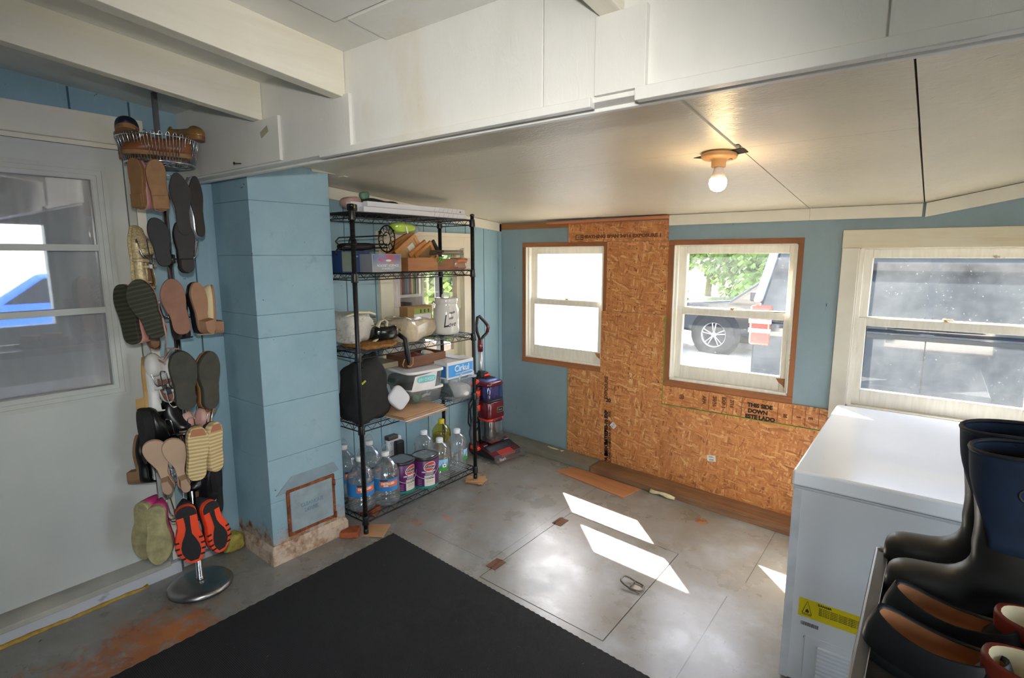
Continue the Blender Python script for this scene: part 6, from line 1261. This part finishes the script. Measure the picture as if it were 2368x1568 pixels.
# fifth ring
shoe('chunky black ankle boot nearest the door, lug sole edge showing', (328, 1010), A(FR-70), 0.245, 0.10, M('141414', 0.8, bump=0.5), BLKL, 'round', 1, 0.034, hc=0.10, u0=0.5, roll=A(-4), r=0.13, name='ankle_boot')
shoe('black leather ankle boot in the shade behind the pole', (388, 985), A(FR-140), 0.245, 0.095, M('141414', 0.8), BLKL, 'round', -1, 0.028, hc=0.10, u0=0.5, roll=A(4), r=0.05, name='ankle_boot')
shoe('black and tan strapped shoe hanging low against the door', (318, 1062), A(FR-110), 0.22, 0.08, M('8a6a4a', 0.7), BLKL, 'slim', 1, 0.012, heel=0.04, roll=A(-3), r=0.12, hc=0.05)
def sneaker_sole(so, pt, W_, L_, th):
    mb = MB(); us = [u for u in US if 0.03 < u < 0.2]; hp = [pt(u, 1, .78) for u in us]+[pt(u, -1, .78) for u in us[::-1]]; mb.add([(x, -0.0012, z) for x, z in hp], [tuple(range(len(hp)))]); mb.build('toe_patch', M('a86f50', 0.7), so)
shoe('charcoal canvas sneaker with a cream wavy sole, toe patch brown, middle of the rack', (458, 1050), A(FR+14), 0.24, 0.086, CRMSOLE, M('2a2a2d', 0.8), 'child', 1, 0.026, roll=A(4), hc=0.06, sole_extra=sneaker_sole, r=0.17)
shoe('charcoal canvas sneaker with a cream sole turned to the chimney', (501, 1034), A(FR+42), 0.225, 0.084, CRMSOLE, M('2a2a2d', 0.8), 'child', -1, 0.026, roll=A(4), hc=0.06, sole_extra=sneaker_sole, r=0.16)
PNK2 = M('c79c92', 0.5, var=0.08)
shoe('dusty pink buckled shoe just above the cream-soled sneaker', (438, 1000), A(FR+150), 0.21, 0.078, BEIGE, PNK2, 'round', 1, 0.01, strap=(0.3, PNK2), r=0.02, hc=0.05)
shoe('second dusty pink buckled shoe, nearer the chimney', (480, 990), A(FR+120), 0.21, 0.078, BEIGE, PNK2, 'round', -1, 0.01, strap=(0.3, PNK2), r=0.05, hc=0.05)
# sixth ring
def sandal_sole(label, px, phi, roll, r):
    s = shoe(label, px, phi, 0.235, 0.088, BEIGE, M('b78f82', 0.6), 'heeled', 1, 0.01, heel=0.05, heelmat=M('a98b72', 0.6), roll=roll, r=r, hc=0.04, u0=0.25, heel_w=0.85); return s
sandal_sole('beige high-heeled sandal with a round worn sole, nearer the door', (372, 1078), A(FR-4), A(-14), 0.14); sandal_sole('beige high-heeled sandal half covered by the cream-soled sneaker', (413, 1074), A(FR+6), A(-10), 0.145)
shoe('black leather boot hanging at the chimney side behind the sneakers', (510, 1122), A(FR+75), 0.25, 0.10, M('111112', 0.8), BLKL, 'round', 1, 0.026, hc=0.09, u0=0.5, roll=A(2), r=0.13, name='ankle_boot')
shoe('second black leather boot, in the shade beside the lower pole', (470, 1110), A(FR+150), 0.25, 0.10, M('111112', 0.8), BLKL, 'round', -1, 0.026, hc=0.09, u0=0.5, roll=A(-4), r=0.05, name='ankle_boot')
# lowest ring
shoe('magenta running shoe with a dirty cream sole, nearest the door at the bottom', (327, 1230), A(FR-40), 0.26, 0.10, OLIVE, MAG, 'round', 1, 0.024, roll=A(183), hc=0.06, r=0.16)
shoe('magenta running shoe with a dirty cream sole beside the orange ones', (364, 1240), A(FR-14), 0.265, 0.10, OLIVE, MAG, 'round', -1, 0.026, roll=A(182), hc=0.065, r=0.165)
def orange_sole(so, pt, W_, L_, th):
    K = M('1d1c1f', 0.75, var=0.2, sc=60, bump=0.6, bsc=120)   # dark tread set in the orange rim
    prof = ((.06, .45), (.13, .62), (.22, .66), (.32, .62), (.42, .50), (.52, .30), (.62, .24), (.72, .26), (.82, .3))
    hp = [pt(u, 1, k) for u, k in prof]+[pt(u, -1, k) for u, k in prof[::-1]]
    mb = MB(); mb.add([(x, -0.0015, z) for x, z in hp], [tuple(range(len(hp)))]); mb.build('tread', K, so)
    mb = MB(); hp = [pt(u, 1, .98) for u in US if u >= .81 and u < 1]+[pt(1.0, 0)]+[pt(u, -1, .98) for u in US[::-1] if u >= .81 and u < 1]; mb.add([(x, -0.0012, z) for x, z in hp], [tuple(range(len(hp)))]); mb.build('heel_tread', K, so)
    mb = MB()
    for s_ in (1, -1):
        for u in (.13, .22, .32, .42):
            x, z = pt(u, s_, 1.0); mb.box(min(x, x-s_*0.016), max(x+s_*0.001, x-s_*0.016), -0.0018, 0.004, z-0.004, z+0.004)
    mb.build('tread_notch', K, so)
shoe('orange and black soled running shoe facing straight out above the chrome base', (438, 1238), A(FR+2), 0.27, 0.112, ORG, M('202024', 0.7), 'round', 1, 0.024, roll=A(175), hc=0.065, r=0.175, sole_extra=orange_sole)
shoe('orange and black soled running shoe turned to the chimney corner', (501, 1218), A(FR+28), 0.26, 0.105, ORG, M('202024', 0.7), 'round', -1, 0.024, roll=A(171), hc=0.065, r=0.165, sole_extra=orange_sole)
# shoes lying in the basket, and the tied laces
zb = 1.945
def lying(label, x, y, rz, L_, W_, sole, upper, z=zb, tip=0.0, **k):
    s = shoe(label, None, 0, L_, W_, sole, upper, at=(PX+x, PY+y, z), group='shoes lying in the wire basket', **k)
    s.matrix_world = Matrix.Translation((PX+x, PY+y, z)) @ Matrix.Rotation(rz, 4, 'Z') @ Matrix.Rotation(pi/2+tip, 4, 'X'); return s
COG = M('7d4a28', 0.45, var=0.15)
lying('brown leather shoe lying across the front of the wire basket', 0.075, -0.035, A(-20), 0.24, 0.085, TANS, COG, hc=0.08)
lying('darker brown leather shoe at the back of the wire basket', -0.05, 0.0, A(160), 0.25, 0.085, TANS, M('6a3a20', 0.45, var=0.15), hc=0.085)
lying('navy shoe with a tan heel sticking out of the basket towards the door', 0.0, -0.115, A(75), 0.235, 0.08, TANS, M('15182a', 0.5), zb+0.075, A(-8), heel=0.03, hc=0.05)
lying('bronze sandal resting on top of the basket near the beam', 0.06, 0.085, A(100), 0.215, 0.075, M('8a5c34', 0.5), M('a5824e', 0.3, 0.5), zb+0.082, A(4), hc=0.04, u0=0.25)
mb = MB(); p = at_x(384, 775, PX+0.16); q = at_x(404, 805, PX+0.02); s_ = at_x(378, 835, PX+0.15)
mb.tube([at_x(376, 735, PX+0.16), p, at_x(383, 806, PX+0.06), q+Vector((0.03, 0, 0)), q, at_x(396, 808, PX+0.03), s_, at_x(366, 828, PX+0.15)], 0.0035, 6); mb.tube([at_x(383, 806, PX+0.06), at_x(381, 840, PX+0.12)], 0.0035, 6)
tag(mb.build('shoelace', M('b0938a', 0.8)), 'loose dusty pink shoelace tied around the chrome pole', 'shoelace')
# ================================================================== upright vacuum cleaner in the corner
vc = thing('vacuum_cleaner', 'dark red and black upright vacuum cleaner standing in the corner', 'vacuum cleaner', (-2.66, 3.18, zf(-2.66)+0.002), A(-6))
VRED = M('5c1420', 0.2, var=0.08, coat=0.5); VBLK = M('1a1a1d', 0.45); VORG = M('e6432a', 0.4); VGRY = M('8b8d92', 0.35, 0.4)
CLR = glassy('clear_cup', tint=(0.9, 0.9, 0.92), haze=0.08, gloss=0.6, rough=0.05); CBLUE = glassy('blue_cup', tint=(0.45, 0.5, 0.85), haze=0.12, gloss=0.5, hazecol='5a64b4', rough=0.05)
def rbox(mb, cx, cy, z0, z1, sx, sy, p=0.4, n=28, top=1.0, lean=0.0):
    def ring(z, k): return [(cx+lean*(z-z0)+sx/2*k*math.copysign(abs(math.cos(2*pi*j/n))**p, math.cos(2*pi*j/n)), cy+sy/2*k*math.copysign(abs(math.sin(2*pi*j/n))**p, math.sin(2*pi*j/n)), z) for j in range(n)]
    mb.loft([ring(z0, 0.96), ring(z0+0.008, 1), ring(z1-0.008, top), ring(z1, top*0.96)])
hd = MB(); hd.hexa([(-0.03, -0.15, 0.008), (0.20, -0.15, 0.008), (0.20, 0.15, 0.008), (-0.03, 0.15, 0.008), (-0.02, -0.14, 0.085), (0.08, -0.14, 0.092), (0.08, 0.14, 0.092), (-0.02, 0.14, 0.085)]); hd.build('floor_head', VBLK, vc, 0.015)
for y0, y1 in ((-0.148, -0.075), (0.075, 0.148)):
    mb = MB(); mb.hexa([(0.01, y0, 0.083), (0.19, y0*1.0, 0.028), (0.19, y1, 0.028), (0.01, y1, 0.083), (0.01, y0, 0.096), (0.195, y0, 0.036), (0.195, y1, 0.036), (0.01, y1, 0.1)]); mb.build('head_cover', VRED, vc, 0.004)
    mb = MB(); yy = (y0+y1)/2; mb.hexa([(0.05, yy-0.02, 0.085), (0.10, yy-0.02, 0.07), (0.10, yy+0.02, 0.07), (0.05, yy+0.02, 0.085), (0.05, yy-0.02, 0.093), (0.10, yy-0.02, 0.076), (0.10, yy+0.02, 0.076), (0.05, yy+0.02, 0.093)]); mb.build('grey_inset', M('a3a3a8', 0.4), vc)
mb = MB(); mb.hexa([(0.06, -0.075, 0.05), (0.19, -0.075, 0.02), (0.19, 0.075, 0.02), (0.06, 0.075, 0.05), (0.06, -0.075, 0.082), (0.19, -0.075, 0.035), (0.19, 0.075, 0.035), (0.06, 0.075, 0.082)]); mb.build('brush_window', M('b5372e', 0.15, coat=0.5), vc, 0.003)
mb = MB(); mb.hexa([(0.19, -0.152, 0.006), (0.225, -0.152, 0.004), (0.225, 0.152, 0.004), (0.19, 0.152, 0.006), (0.185, -0.15, 0.045), (0.205, -0.15, 0.03), (0.205, 0.15, 0.03), (0.185, 0.15, 0.045)]); mb.build('clear_bumper', CLR, vc)
text('Shark', 0.03, M('d9d9dc', 0.5), vc, (0.2165, -0.09, 0.02), (A(58), 0, pi/2)); mb = MB(); mb.box(0.02, 0.05, -0.05, 0.05, 0.09, 0.098); mb.build('orange_release', VORG, vc, 0.003)
for y in (-0.13, 0.13): mb = MB(); mb.X = Matrix.Translation((-0.05, y, 0.055)) @ Matrix.Rotation(pi/2, 4, 'X'); mb.lathe([(0.03, -0.02), (0.055, -0.018), (0.055, 0.018), (0.03, 0.02)], 24); mb.build('wheel', M('4a1018', 0.4), vc)
mb = MB(); rbox(mb, -0.07, 0.0, 0.04, 0.62, 0.05, 0.12, 0.5, lean=-0.05); mb.build('spine', VBLK, vc)
mb = MB(); rbox(mb, 0.01, 0.0, 0.105, 0.275, 0.135, 0.165, 0.5, lean=-0.05); mb.build('dust_cup', CLR, vc)
mb = MB(); mb.lathe([(0.035, 0.115), (0.045, 0.15), (0.03, 0.20), (0.03, 0.27)], 20, (0.0, 0.0, 0)); mb.build('cyclone_cone', M('2d2b2a', 0.6), vc)
mb = MB(); rbox(mb, 0.0, 0.0, 0.272, 0.292, 0.15, 0.18, 0.5); mb.build('orange_band', VORG, vc)
mb = MB(); rbox(mb, -0.005, 0.0, 0.29, 0.42, 0.16, 0.19, 0.5, lean=-0.05); mb.build('motor_housing', VRED, vc)
mb = MB(); mb.box(0.064, 0.073, -0.005, 0.06, 0.335, 0.375); mb.build('badge', VBLK, vc, 0.003); mb = MB(); mb.tube([(0.074, -0.004, 0.336), (0.074, 0.059, 0.336), (0.074, 0.059, 0.374), (0.074, -0.004, 0.374)], 0.0015, 5, True); mb.build('badge_rim', M('c9b58a', 0.3, 0.6), vc)
text('Shark', 0.018, M('9a9488', 0.5), vc, (0.0735, 0.0275, 0.354), FX)
mb = MB(); rbox(mb, 0.055, 0.0, 0.268, 0.29, 0.06, 0.1, 0.5); mb.build('latch', VRED, vc)
mb = MB(); rbox(mb, -0.012, 0.0, 0.418, 0.435, 0.162, 0.19, 0.5); mb.build('gasket', VBLK, vc)
mb = MB(); rbox(mb, -0.015, 0.0, 0.434, 0.545, 0.16, 0.188, 0.5, lean=-0.05); mb.build('filter_cup', CBLUE, vc); mb = MB(); mb.lathe([(0.05, 0.44), (0.05, 0.53)], 20, (-0.02, 0, 0)); mb.build('filter', M('3c4288', 0.8), vc)
mb = MB(); rbox(mb, -0.018, 0.0, 0.543, 0.575, 0.17, 0.195, 0.5, top=0.92); mb.build('top_cover', VRED, vc); mb = MB(); rbox(mb, -0.03, 0.0, 0.572, 0.592, 0.13, 0.15, 0.5, top=0.85); mb.build('top_panel', M('5a64a0', 0.3), vc)
mb = MB()
for k in range(4): mb.box(-0.07+0.02*k, -0.058+0.02*k, -0.045, 0.045, 0.592, 0.597)
mb.build('top_vent', VBLK, vc)
mb = MB(); mb.tube([(-0.10, -0.01, 0.58), (-0.115, 0, 0.80)], 0.017, 16); mb.build('wand', M('c4c6ca', 0.3, 0.5), vc)
mb = MB(); rbox(mb, -0.09, -0.01, 0.56, 0.63, 0.05, 0.09, 0.5); mb.build('wand_socket', VBLK, vc); mb = MB(); mb.box(-0.115, -0.055, -0.055, 0.05, 0.60, 0.615); mb.build('orange_clip', VORG, vc, 0.004)
gr = MB(); gr.tube([(-0.115, 0, 0.79), (-0.117, 0, 0.83), (-0.117, 0.0, 0.885)], [0.021, 0.022, 0.019], 16); gr.build('grip_neck', VRED, vc)
mb = MB(); mb.tube([(-0.117, 0.0, 0.875), (-0.117, -0.032, 0.95), (-0.117, -0.038, 0.995), (-0.117, -0.025, 1.06), (-0.117, -0.005, 1.068), (-0.117, 0.05, 1.02), (-0.117, 0.085, 0.985), (-0.117, 0.085, 0.955), (-0.117, 0.07, 0.925), (-0.117, 0.03, 0.90)], 0.012, 10, True); mb.build('loop_handle', VBLK, vc)
mb = MB(); mb.tube([(-0.117, 0.075, 0.995), (-0.117, 0.088, 0.97), (-0.117, 0.076, 0.935)], 0.0135, 10); mb.build('red_grip', VRED, vc)
hz = [(-0.03, -0.115, 0.45), (-0.03, -0.125, 0.36), (-0.04, -0.15, 0.26), (-0.05, -0.165, 0.18), (-0.05, -0.15, 0.10), (-0.045, -0.115, 0.07)]
fine = []
for p, q in zip(hz, hz[1:]):
    for k in range(12): fine.append(tuple(Vector(p).lerp(Vector(q), k/12)))
mb = MB(); mb.tube(fine, [0.018+0.0025*(k % 2) for k in range(len(fine))], 12); mb.build('hose', M('55565a', 0.5), vc)
mb = MB(); mb.tube([(-0.03, -0.115, 0.36), (-0.03, -0.112, 0.54)], 0.02, 12); mb.build('hose_wand', VRED, vc)
for z in (0.355, 0.47): mb = MB(); mb.tube([(-0.03, -0.115, z), (-0.03, -0.115, z+0.045)], 0.0235, 12); mb.build('orange_collar', VORG, vc)
mb = MB(); mb.X = Matrix.Translation((-0.04, -0.13, 0.575)) @ Matrix.Rotation(0.5, 4, 'X'); mb.box(-0.02, 0.02, -0.045, 0.03, -0.012, 0.012); mb.build('orange_trigger', VORG, vc, 0.004)
mb = MB(); mb.box(-0.075, -0.035, -0.07, -0.03, 0.60, 0.655); mb.build('cord_hook', VBLK, vc, 0.006)
mb = MB(); mb.box(-0.06, 0.03, -0.175, -0.10, 0.055, 0.085); mb.build('orange_pedal', VORG, vc, 0.01)
mb = MB(); mb.tube([(-0.09, -0.05, 0.50), (-0.10, -0.14, 0.40), (-0.10, -0.15, 0.25), (-0.09, -0.10, 0.15), (-0.09, -0.05, 0.20)], 0.006, 6); mb.tube([(-0.095, -0.05, 0.48), (-0.11, -0.12, 0.35), (-0.10, -0.12, 0.22), (-0.09, -0.05, 0.24)], 0.006, 6); mb.build('power_cord', M('151517', 0.5), vc)
# ================================================================== chest freezer
fx0, fx1, fy0, fy1, ft = -0.357, 0.30, 2.165, 3.29, 0.763
fr = thing('chest_freezer', 'big white chest freezer in front of the widest window', 'freezer', ((fx0+fx1)/2, (fy0+fy1)/2, 0))
hx, hy = (fx1-fx0)/2, (fy1-fy0)/2; FW = M('d6d8da', 0.28, var=0.015, sc=3, coat=0.3); FW_LIT = M('f3f4f5', 0.2, var=0.01, coat=0.5)  # lid white lifted above the body's, window light put into the colour
b0 = zf(fx1)+0.01
mb = MB(); mb.box(-hx+0.006, hx-0.006, -hy+0.006, hy-0.006, b0+0.03, ft-0.068); mb.build('body', FW, fr, 0.006)
mb = MB(); mb.box(-hx, hx, -hy, hy, ft-0.060, ft); ld = mb.build('lid', FW_LIT, fr, 0.009, seg=3)
mb = MB(); mb.box(-hx+0.002, hx-0.002, -hy+0.002, hy-0.002, ft-0.070, ft-0.0605); mb.build('lid_gasket', M('b9bcc0', 0.3), fr, 0.002)
mb = MB(); mb.box(-hx+0.006, -hx+0.036, -hy+0.0045, -hy+0.0066, b0+0.03, ft-0.075); mb.build('corner_seam', M('c6c9cc', 0.3), fr)
for x in (-hx+0.05, hx-0.05):
    for y in (-hy+0.05, hy-0.05): mb = MB(); mb.lathe([(0.02, zf(x+(fx0+fx1)/2)), (0.022, b0+0.035)], 14, (x, y, 0)); mb.build('foot', BLACKP, fr)
a, b = at_y(1848, 1381, fy0), at_y(1844, 1422, fy0); c_ = at_y(1985, 1428, fy0)
ox_, oy_ = -(fx0+fx1)/2, -(fy0+fy1)/2
YL = M('d8c40e', 0.5, var=0.05); lab_ = MB(); lx0, lx1, lz1, lz0 = a.x+ox_, a.x+ox_+0.30, a.z, b.z
lab_.box(lx0, lx1, -hy+0.0052, -hy+0.0066, lz0, lz1); yl = lab_.build('warning_label', YL, fr)
INKK = M('3a3812', 0.6); yy = -hy+0.0048
mb = MB(); T = [(lx0+0.013, lz0+0.016), (lx0+0.045, lz0+0.016), (lx0+0.029, lz1-0.008)]; mb.tube([(x, yy, z) for x, z in T], 0.0013, 4, True); mb.add([(lx0+0.023, yy, lz0+0.020), (lx0+0.035, yy, lz0+0.020), (lx0+0.036, yy, lz0+0.027), (lx0+0.030, yy, lz0+0.036), (lx0+0.025, yy, lz0+0.03)], [(0, 1, 2, 3, 4)]); mb.build('flame_symbol', INKK, yl)
text('DANGER', 0.011, INKK, yl, (lx0+0.085, yy, lz1-0.010), FY, bold=0.0004); 
for k in range(5): text('Risk of fire or explosion. Flammable refrigerant used.', 0.0062, INKK, yl, (lx0+0.135, yy, lz1-0.021-0.0065*k), FY)
text('CAUTION', 0.007, INKK, yl, (lx0+0.029, yy, lz0+0.0105), FY)
p = at_y(1872, 1447, fy0); mb = MB(); rn = random.Random(4); x = p.x+ox_-0.03
while x < p.x+ox_+0.03: w = rn.choice((0.0012, 0.002, 0.003)); mb.box(x, x+w, yy, yy+0.0018, p.z-0.008, p.z+0.006); x += w+rn.choice((0.0012, 0.002))
mb.build('barcode', M('4a4d52', 0.6), fr)
p = at_y(1859, 1474, fy0); mb = MB(); mb.ball((p.x+ox_, -hy+0.005, p.z), 0.0035, 10, 8); mb.build('screw', STEEL, fr)
p = at_y(1890, 1500, fy0); gx0 = p.x+ox_; mb = MB(); mb.box(gx0-0.045, gx0+0.42, -hy+0.004, -hy+0.0066, b0+0.06, p.z+0.035); vp = mb.build('vent_panel', FW, fr, 0.001)
mb = MB(); z = p.z
while z > p.z-0.30: mb.hexa([(gx0, -hy-0.004, z), (gx0+0.30, -hy-0.004, z), (gx0+0.30, -hy+0.005, z-0.004), (gx0, -hy+0.005, z-0.004), (gx0, -hy-0.003, z+0.003), (gx0+0.30, -hy-0.003, z+0.003), (gx0+0.30, -hy+0.005, z+0.006), (gx0, -hy+0.005, z+0.006)]); z -= 0.0165
mb.build('louvre', FW, vp)
# ================================================================== plastic shelf rack with boots and shoes, near the camera
rx0, rx1, ry0, ry1, rz_ = -0.062, 0.42, 0.72, 1.622, 0.805
PLA = M('575554', 0.35, var=0.1, sc=20); PLA2 = M('3a342c', 0.8, var=0.45, sc=14, bump=0.4, bsc=60)
rk_ = thing('plastic_shelf_rack', 'dark grey plastic shelf rack with a muddy tray top in front of the freezer', 'shelf rack', ((rx0+rx1)/2, (ry0+ry1)/2, 0))
hx, hy = (rx1-rx0)/2, (ry1-ry0)/2; ft2 = zf(rx1)
mb = MB(); mb.box(-hx+0.02, hx-0.02, -hy+0.02, hy-0.02, rz_-0.035, rz_-0.025); mb.build('tray_floor', PLA2, rk_)
mb = MB()
for bb in ((-hx, -hx+0.024, -hy, hy), (hx-0.024, hx, -hy, hy), (-hx+0.024, hx-0.024, -hy, -hy+0.024), (-hx+0.024, hx-0.024, hy-0.024, hy)): mb.box(*bb, rz_-0.055, rz_)
mb.build('tray_rim', PLA, rk_, 0.006)
for (x, y) in ((-hx+0.016, hy-0.016), (hx-0.016, hy-0.016), (-hx+0.016, -hy+0.016), (hx-0.016, -hy+0.016)):
    mb = MB(); mb.tube([(x+0.01, y, zf(x+(rx0+rx1)/2)), (x+0.01, y, rz_-0.05)], 0.019, 16); mb.build('leg', M('2b2a29', 0.5), rk_)
    mb = MB(); mb.lathe([(0.001, 0.0035), (0.0095, 0.003), (0.011, 0.0005), (0.011, -0.002)], 20, (x, y, rz_), False); mb.build('cap_plug', PLA, rk_)
for zz in (0.45, 0.08):
    mb = MB(); mb.box(-hx, hx, -hy, hy, zz-0.035, zz); mb.build('lower_shelf', M('2f2d2c', 0.6), rk_, 0.005)
zt = rz_-0.0245
def welly(label, toe, rz, hgt=0.385):
    """toe: point of the toe tip on the tray; boot points along -X before turning by rz"""
    o = thing('rubber_boot', label, 'boot', (toe[0], toe[1], zt), rz, 'pair of tall rubber boots on the tray')
    BK = M('2b2a27', 0.42, var=0.3, sc=9, bump=0.15, bsc=30); NV = M('1c2c46', 0.75, var=0.2, sc=18)
    n = 28
    def ring(cx, cz, rx, ry, tiltz=0.0, sq=0.85): return [(cx+rx*math.copysign(abs(math.cos(2*pi*k/n))**sq, math.cos(2*pi*k/n)), ry*math.copysign(abs(math.sin(2*pi*k/n))**sq, math.sin(2*pi*k/n)), cz+tiltz*math.cos(2*pi*k/n)) for k in range(n)]
    # foot: horizontal sections swept from toe to instep then turning up into the shaft
    mb = MB(); secs = []
    def sec(cx, cz, a, rl, rw):                       # section plane tilted by a (0 = upright across the foot, pi/2 = level across the shaft)
        r_ = []
        for k in range(n):
            q = 2*pi*k/n; e = rl*math.copysign(abs(math.sin(q))**0.85, math.sin(q)); w = rw*math.copysign(abs(math.cos(q))**0.85, math.cos(q))
            r_.append((cx-e*math.sin(a), w, max(0.012, cz+e*math.cos(a))))
        return r_
    for v_ in ((0.004, 0.040, 0.0, 0.020, 0.020), (0.012, 0.043, 0.0, 0.034, 0.036), (0.035, 0.046, 0.0, 0.042, 0.047), (0.075, 0.047, 0.02, 0.044, 0.051), (0.115, 0.050, 0.08, 0.047, 0.050), (0.150, 0.062, 0.28, 0.055, 0.047), (0.182, 0.086, 0.62, 0.062, 0.046), (0.206, 0.120, 1.02, 0.070, 0.046), (0.214, 0.158, 1.36, 0.073, 0.048), (0.214, 0.20, 1.52, 0.068, 0.051)):
        secs.append(sec(*v_))
    lev = [(0.24, 0.214, 0.071, 0.055), (0.28, 0.214, 0.077, 0.060), (0.32, 0.214, 0.083, 0.0645), (0.36, 0.214, 0.0875, 0.068), (hgt, 0.214, 0.0895, 0.0695)]
    for z, c, rx_, ry_ in lev[:4]: secs.append(sec(c, z, pi/2, rx_, ry_))
    mb.loft(secs, True, False); mb.ball((0.222, 0, 0.055), (0.066, 0.042, 0.046), 24, 14, 0.85); mb.build('foot', BK, o, sub=1)
    rows = []                                             # navy cloth shaft, open at the shin where the rubber climbs up
    for i in range(13):
        z = 0.185+(hgt-0.185)*i/12; f = (z-0.2)/(hgt-0.2); rx_ = 0.070+0.0205*max(0, f)**0.9; ry_ = 0.0525+0.018*max(0, f)**0.9; ww = 1.0*max(0.0, 1-(i/9)**1.6)+0.001; row = []
        for k in range(41): q = pi+ww+(2*pi-2*ww)*k/40; row.append((0.214+(rx_+0.002)*math.copysign(abs(math.cos(q))**0.85, math.cos(q)), (ry_+0.002)*math.copysign(abs(math.sin(q))**0.85, math.sin(q)), z+(0.008*math.cos(q) if i == 12 else 0)))
        rows.append(row)
    mb = MB(); mb.loft(rows, False, False, False); mb.build('shaft', NV, o, 0, 0.003)
    mb = MB(); mb.tube(ring(0.214, hgt, 0.091, 0.071, 0.008), 0.0045, 8, True); mb.build('top_binding', M('20242b', 0.6), o)
    so = MB(); P = [(0.0, 0.0), (0.02, 0.034), (0.07, 0.053), (0.12, 0.050), (0.17, 0.043), (0.24, 0.046), (0.29, 0.036), (0.303, 0.0)]; pl = P+[(x, -y) for x, y in P[1:-1][::-1]]
    so.prism(pl, 0.0, 0.022); so.build('sole', M('1b1a19', 0.8, bump=0.5), o, 0.004)
    mb = MB(); m_ = 20; yb = -0.0695
    mb.X = Matrix.Translation((0.225, yb, 0.315)) @ Matrix.Rotation(-0.12, 4, 'X'); mb.tube([(0.022*math.cos(2*pi*k/m_), 0, 0.016*math.sin(2*pi*k/m_)) for k in range(m_)], 0.0022, 5, True); mb.tube([(-0.012, 0, 0), (0, 0, 0.008), (0.012, 0, 0)], 0.002, 5); mb.build('oval_badge', M('3a3c40', 0.6), o)
    return o
tA = at_z(2044, 1345, zt+0.03); tB = at_z(2040, 1275, zt+0.03)
welly('tall muddy rubber boot with a navy shaft at the front of the pair', (tA.x-0.004, tA.y+0.02, 0), A(-3)); welly('tall muddy rubber boot with a navy shaft behind its twin, against the freezer', (tB.x-0.002, tB.y+0.01, 0), A(-3), 0.39)
def clog(label, c, rz, L_=0.228, W_=0.09, hh=0.075):
    o = thing('slip_on_shoe', label, 'shoe', (c[0], c[1], zt), rz, 'black slip-on shoes with tan lining'); BK = M('1c1c1d', 0.5, var=0.3, sc=14)
    n = 36; R = lambda s, z, e=0.0: [(L_/2*s*math.cos(2*pi*k/n), W_/2*s*math.copysign(abs(math.sin(2*pi*k/n))**0.8, math.sin(2*pi*k/n)), z+e*math.cos(2*pi*k/n)**2) for k in range(n)]
    mb = MB(); mb.loft([R(1.0, 0.0), R(1.02, 0.012), R(1.0, 0.02)]); mb.build('sole', M('121213', 0.8), o)
    mb = MB(); mb.loft([R(0.99, 0.02), R(1.02, 0.035), R(0.98, 0.055, 0.008), R(0.86, hh, 0.022), R(0.84, hh+0.002, 0.024), R(0.80, hh-0.004, 0.02)], False, False); mb.build('upper', BK, o)
    mb = MB(); mb.loft([R(0.80, hh-0.004, 0.02), R(0.82, 0.05, 0.01), R(0.80, 0.026)], False, True); mb.build('lining', M('b0764a', 0.65, var=0.2, sc=16), o)
    return o
def shortboot(label, c, rz, rim, grp, L_=0.21, W_=0.10, hh=0.11):
    o = thing('ankle_boot', label, 'boot', (c[0], c[1], zt), rz, grp); n = 36
    R = lambda s, z, w=1.0: [(L_/2*s*math.cos(2*pi*k/n), W_/2*w*math.copysign(abs(math.sin(2*pi*k/n))**0.8, math.sin(2*pi*k/n)), z) for k in range(n)]
    mb = MB(); mb.loft([R(1.25, 0), R(1.27, 0.02), R(1.2, 0.03)]); mb.build('sole', M('121213', 0.8), o)
    mb = MB(); mb.loft([R(1.2, 0.03), R(1.15, 0.06), R(1.03, hh-0.03)], False, False); mb.build('upper', M('151516', 0.6, var=0.3), o)
    mb = MB(); mb.loft([R(1.03, hh-0.03), R(1.05, hh-0.006), R(1.03, hh+0.002), R(0.95, hh)], False, False); mb.build('red_brown_cuff', rim, o)
    mb = MB(); mb.loft([R(0.97, hh+0.0005), R(0.9, hh-0.012), R(0.85, hh-0.05)], False, True); mb.build('cream_lining', M('d8c7a0', 0.9, bump=0.5), o)
    return o
pA = at_z(2140, 1462, zt+0.09); pB = at_z(2175, 1425, zt+0.09)
clog('black slip-on shoe with a wide tan opening, nearest on the muddy tray', (pA.x+0.018, pA.y, 0), A(-16)); clog('black slip-on shoe with tan lining tucked behind its twin below the boots', (pB.x+0.018, pB.y+0.045, 0), A(-16))
CUFF = M('7a2a18', 0.5, var=0.15); pC = at_z(2330, 1500, zt+0.11); pD = at_z(2345, 1462, zt+0.11)
shortboot('short dark boot with a red-brown cuff and cream lining at the tray edge, nearer one', (pC.x+0.072, pC.y-0.045, 0), A(-14), CUFF, 'short lined boots on the tray'); shortboot('short dark boot with a red-brown cuff and cream lining, farther one beside the tall boots', (pD.x+0.085, pD.y+0.05, 0), A(-14), CUFF, 'short lined boots on the tray')
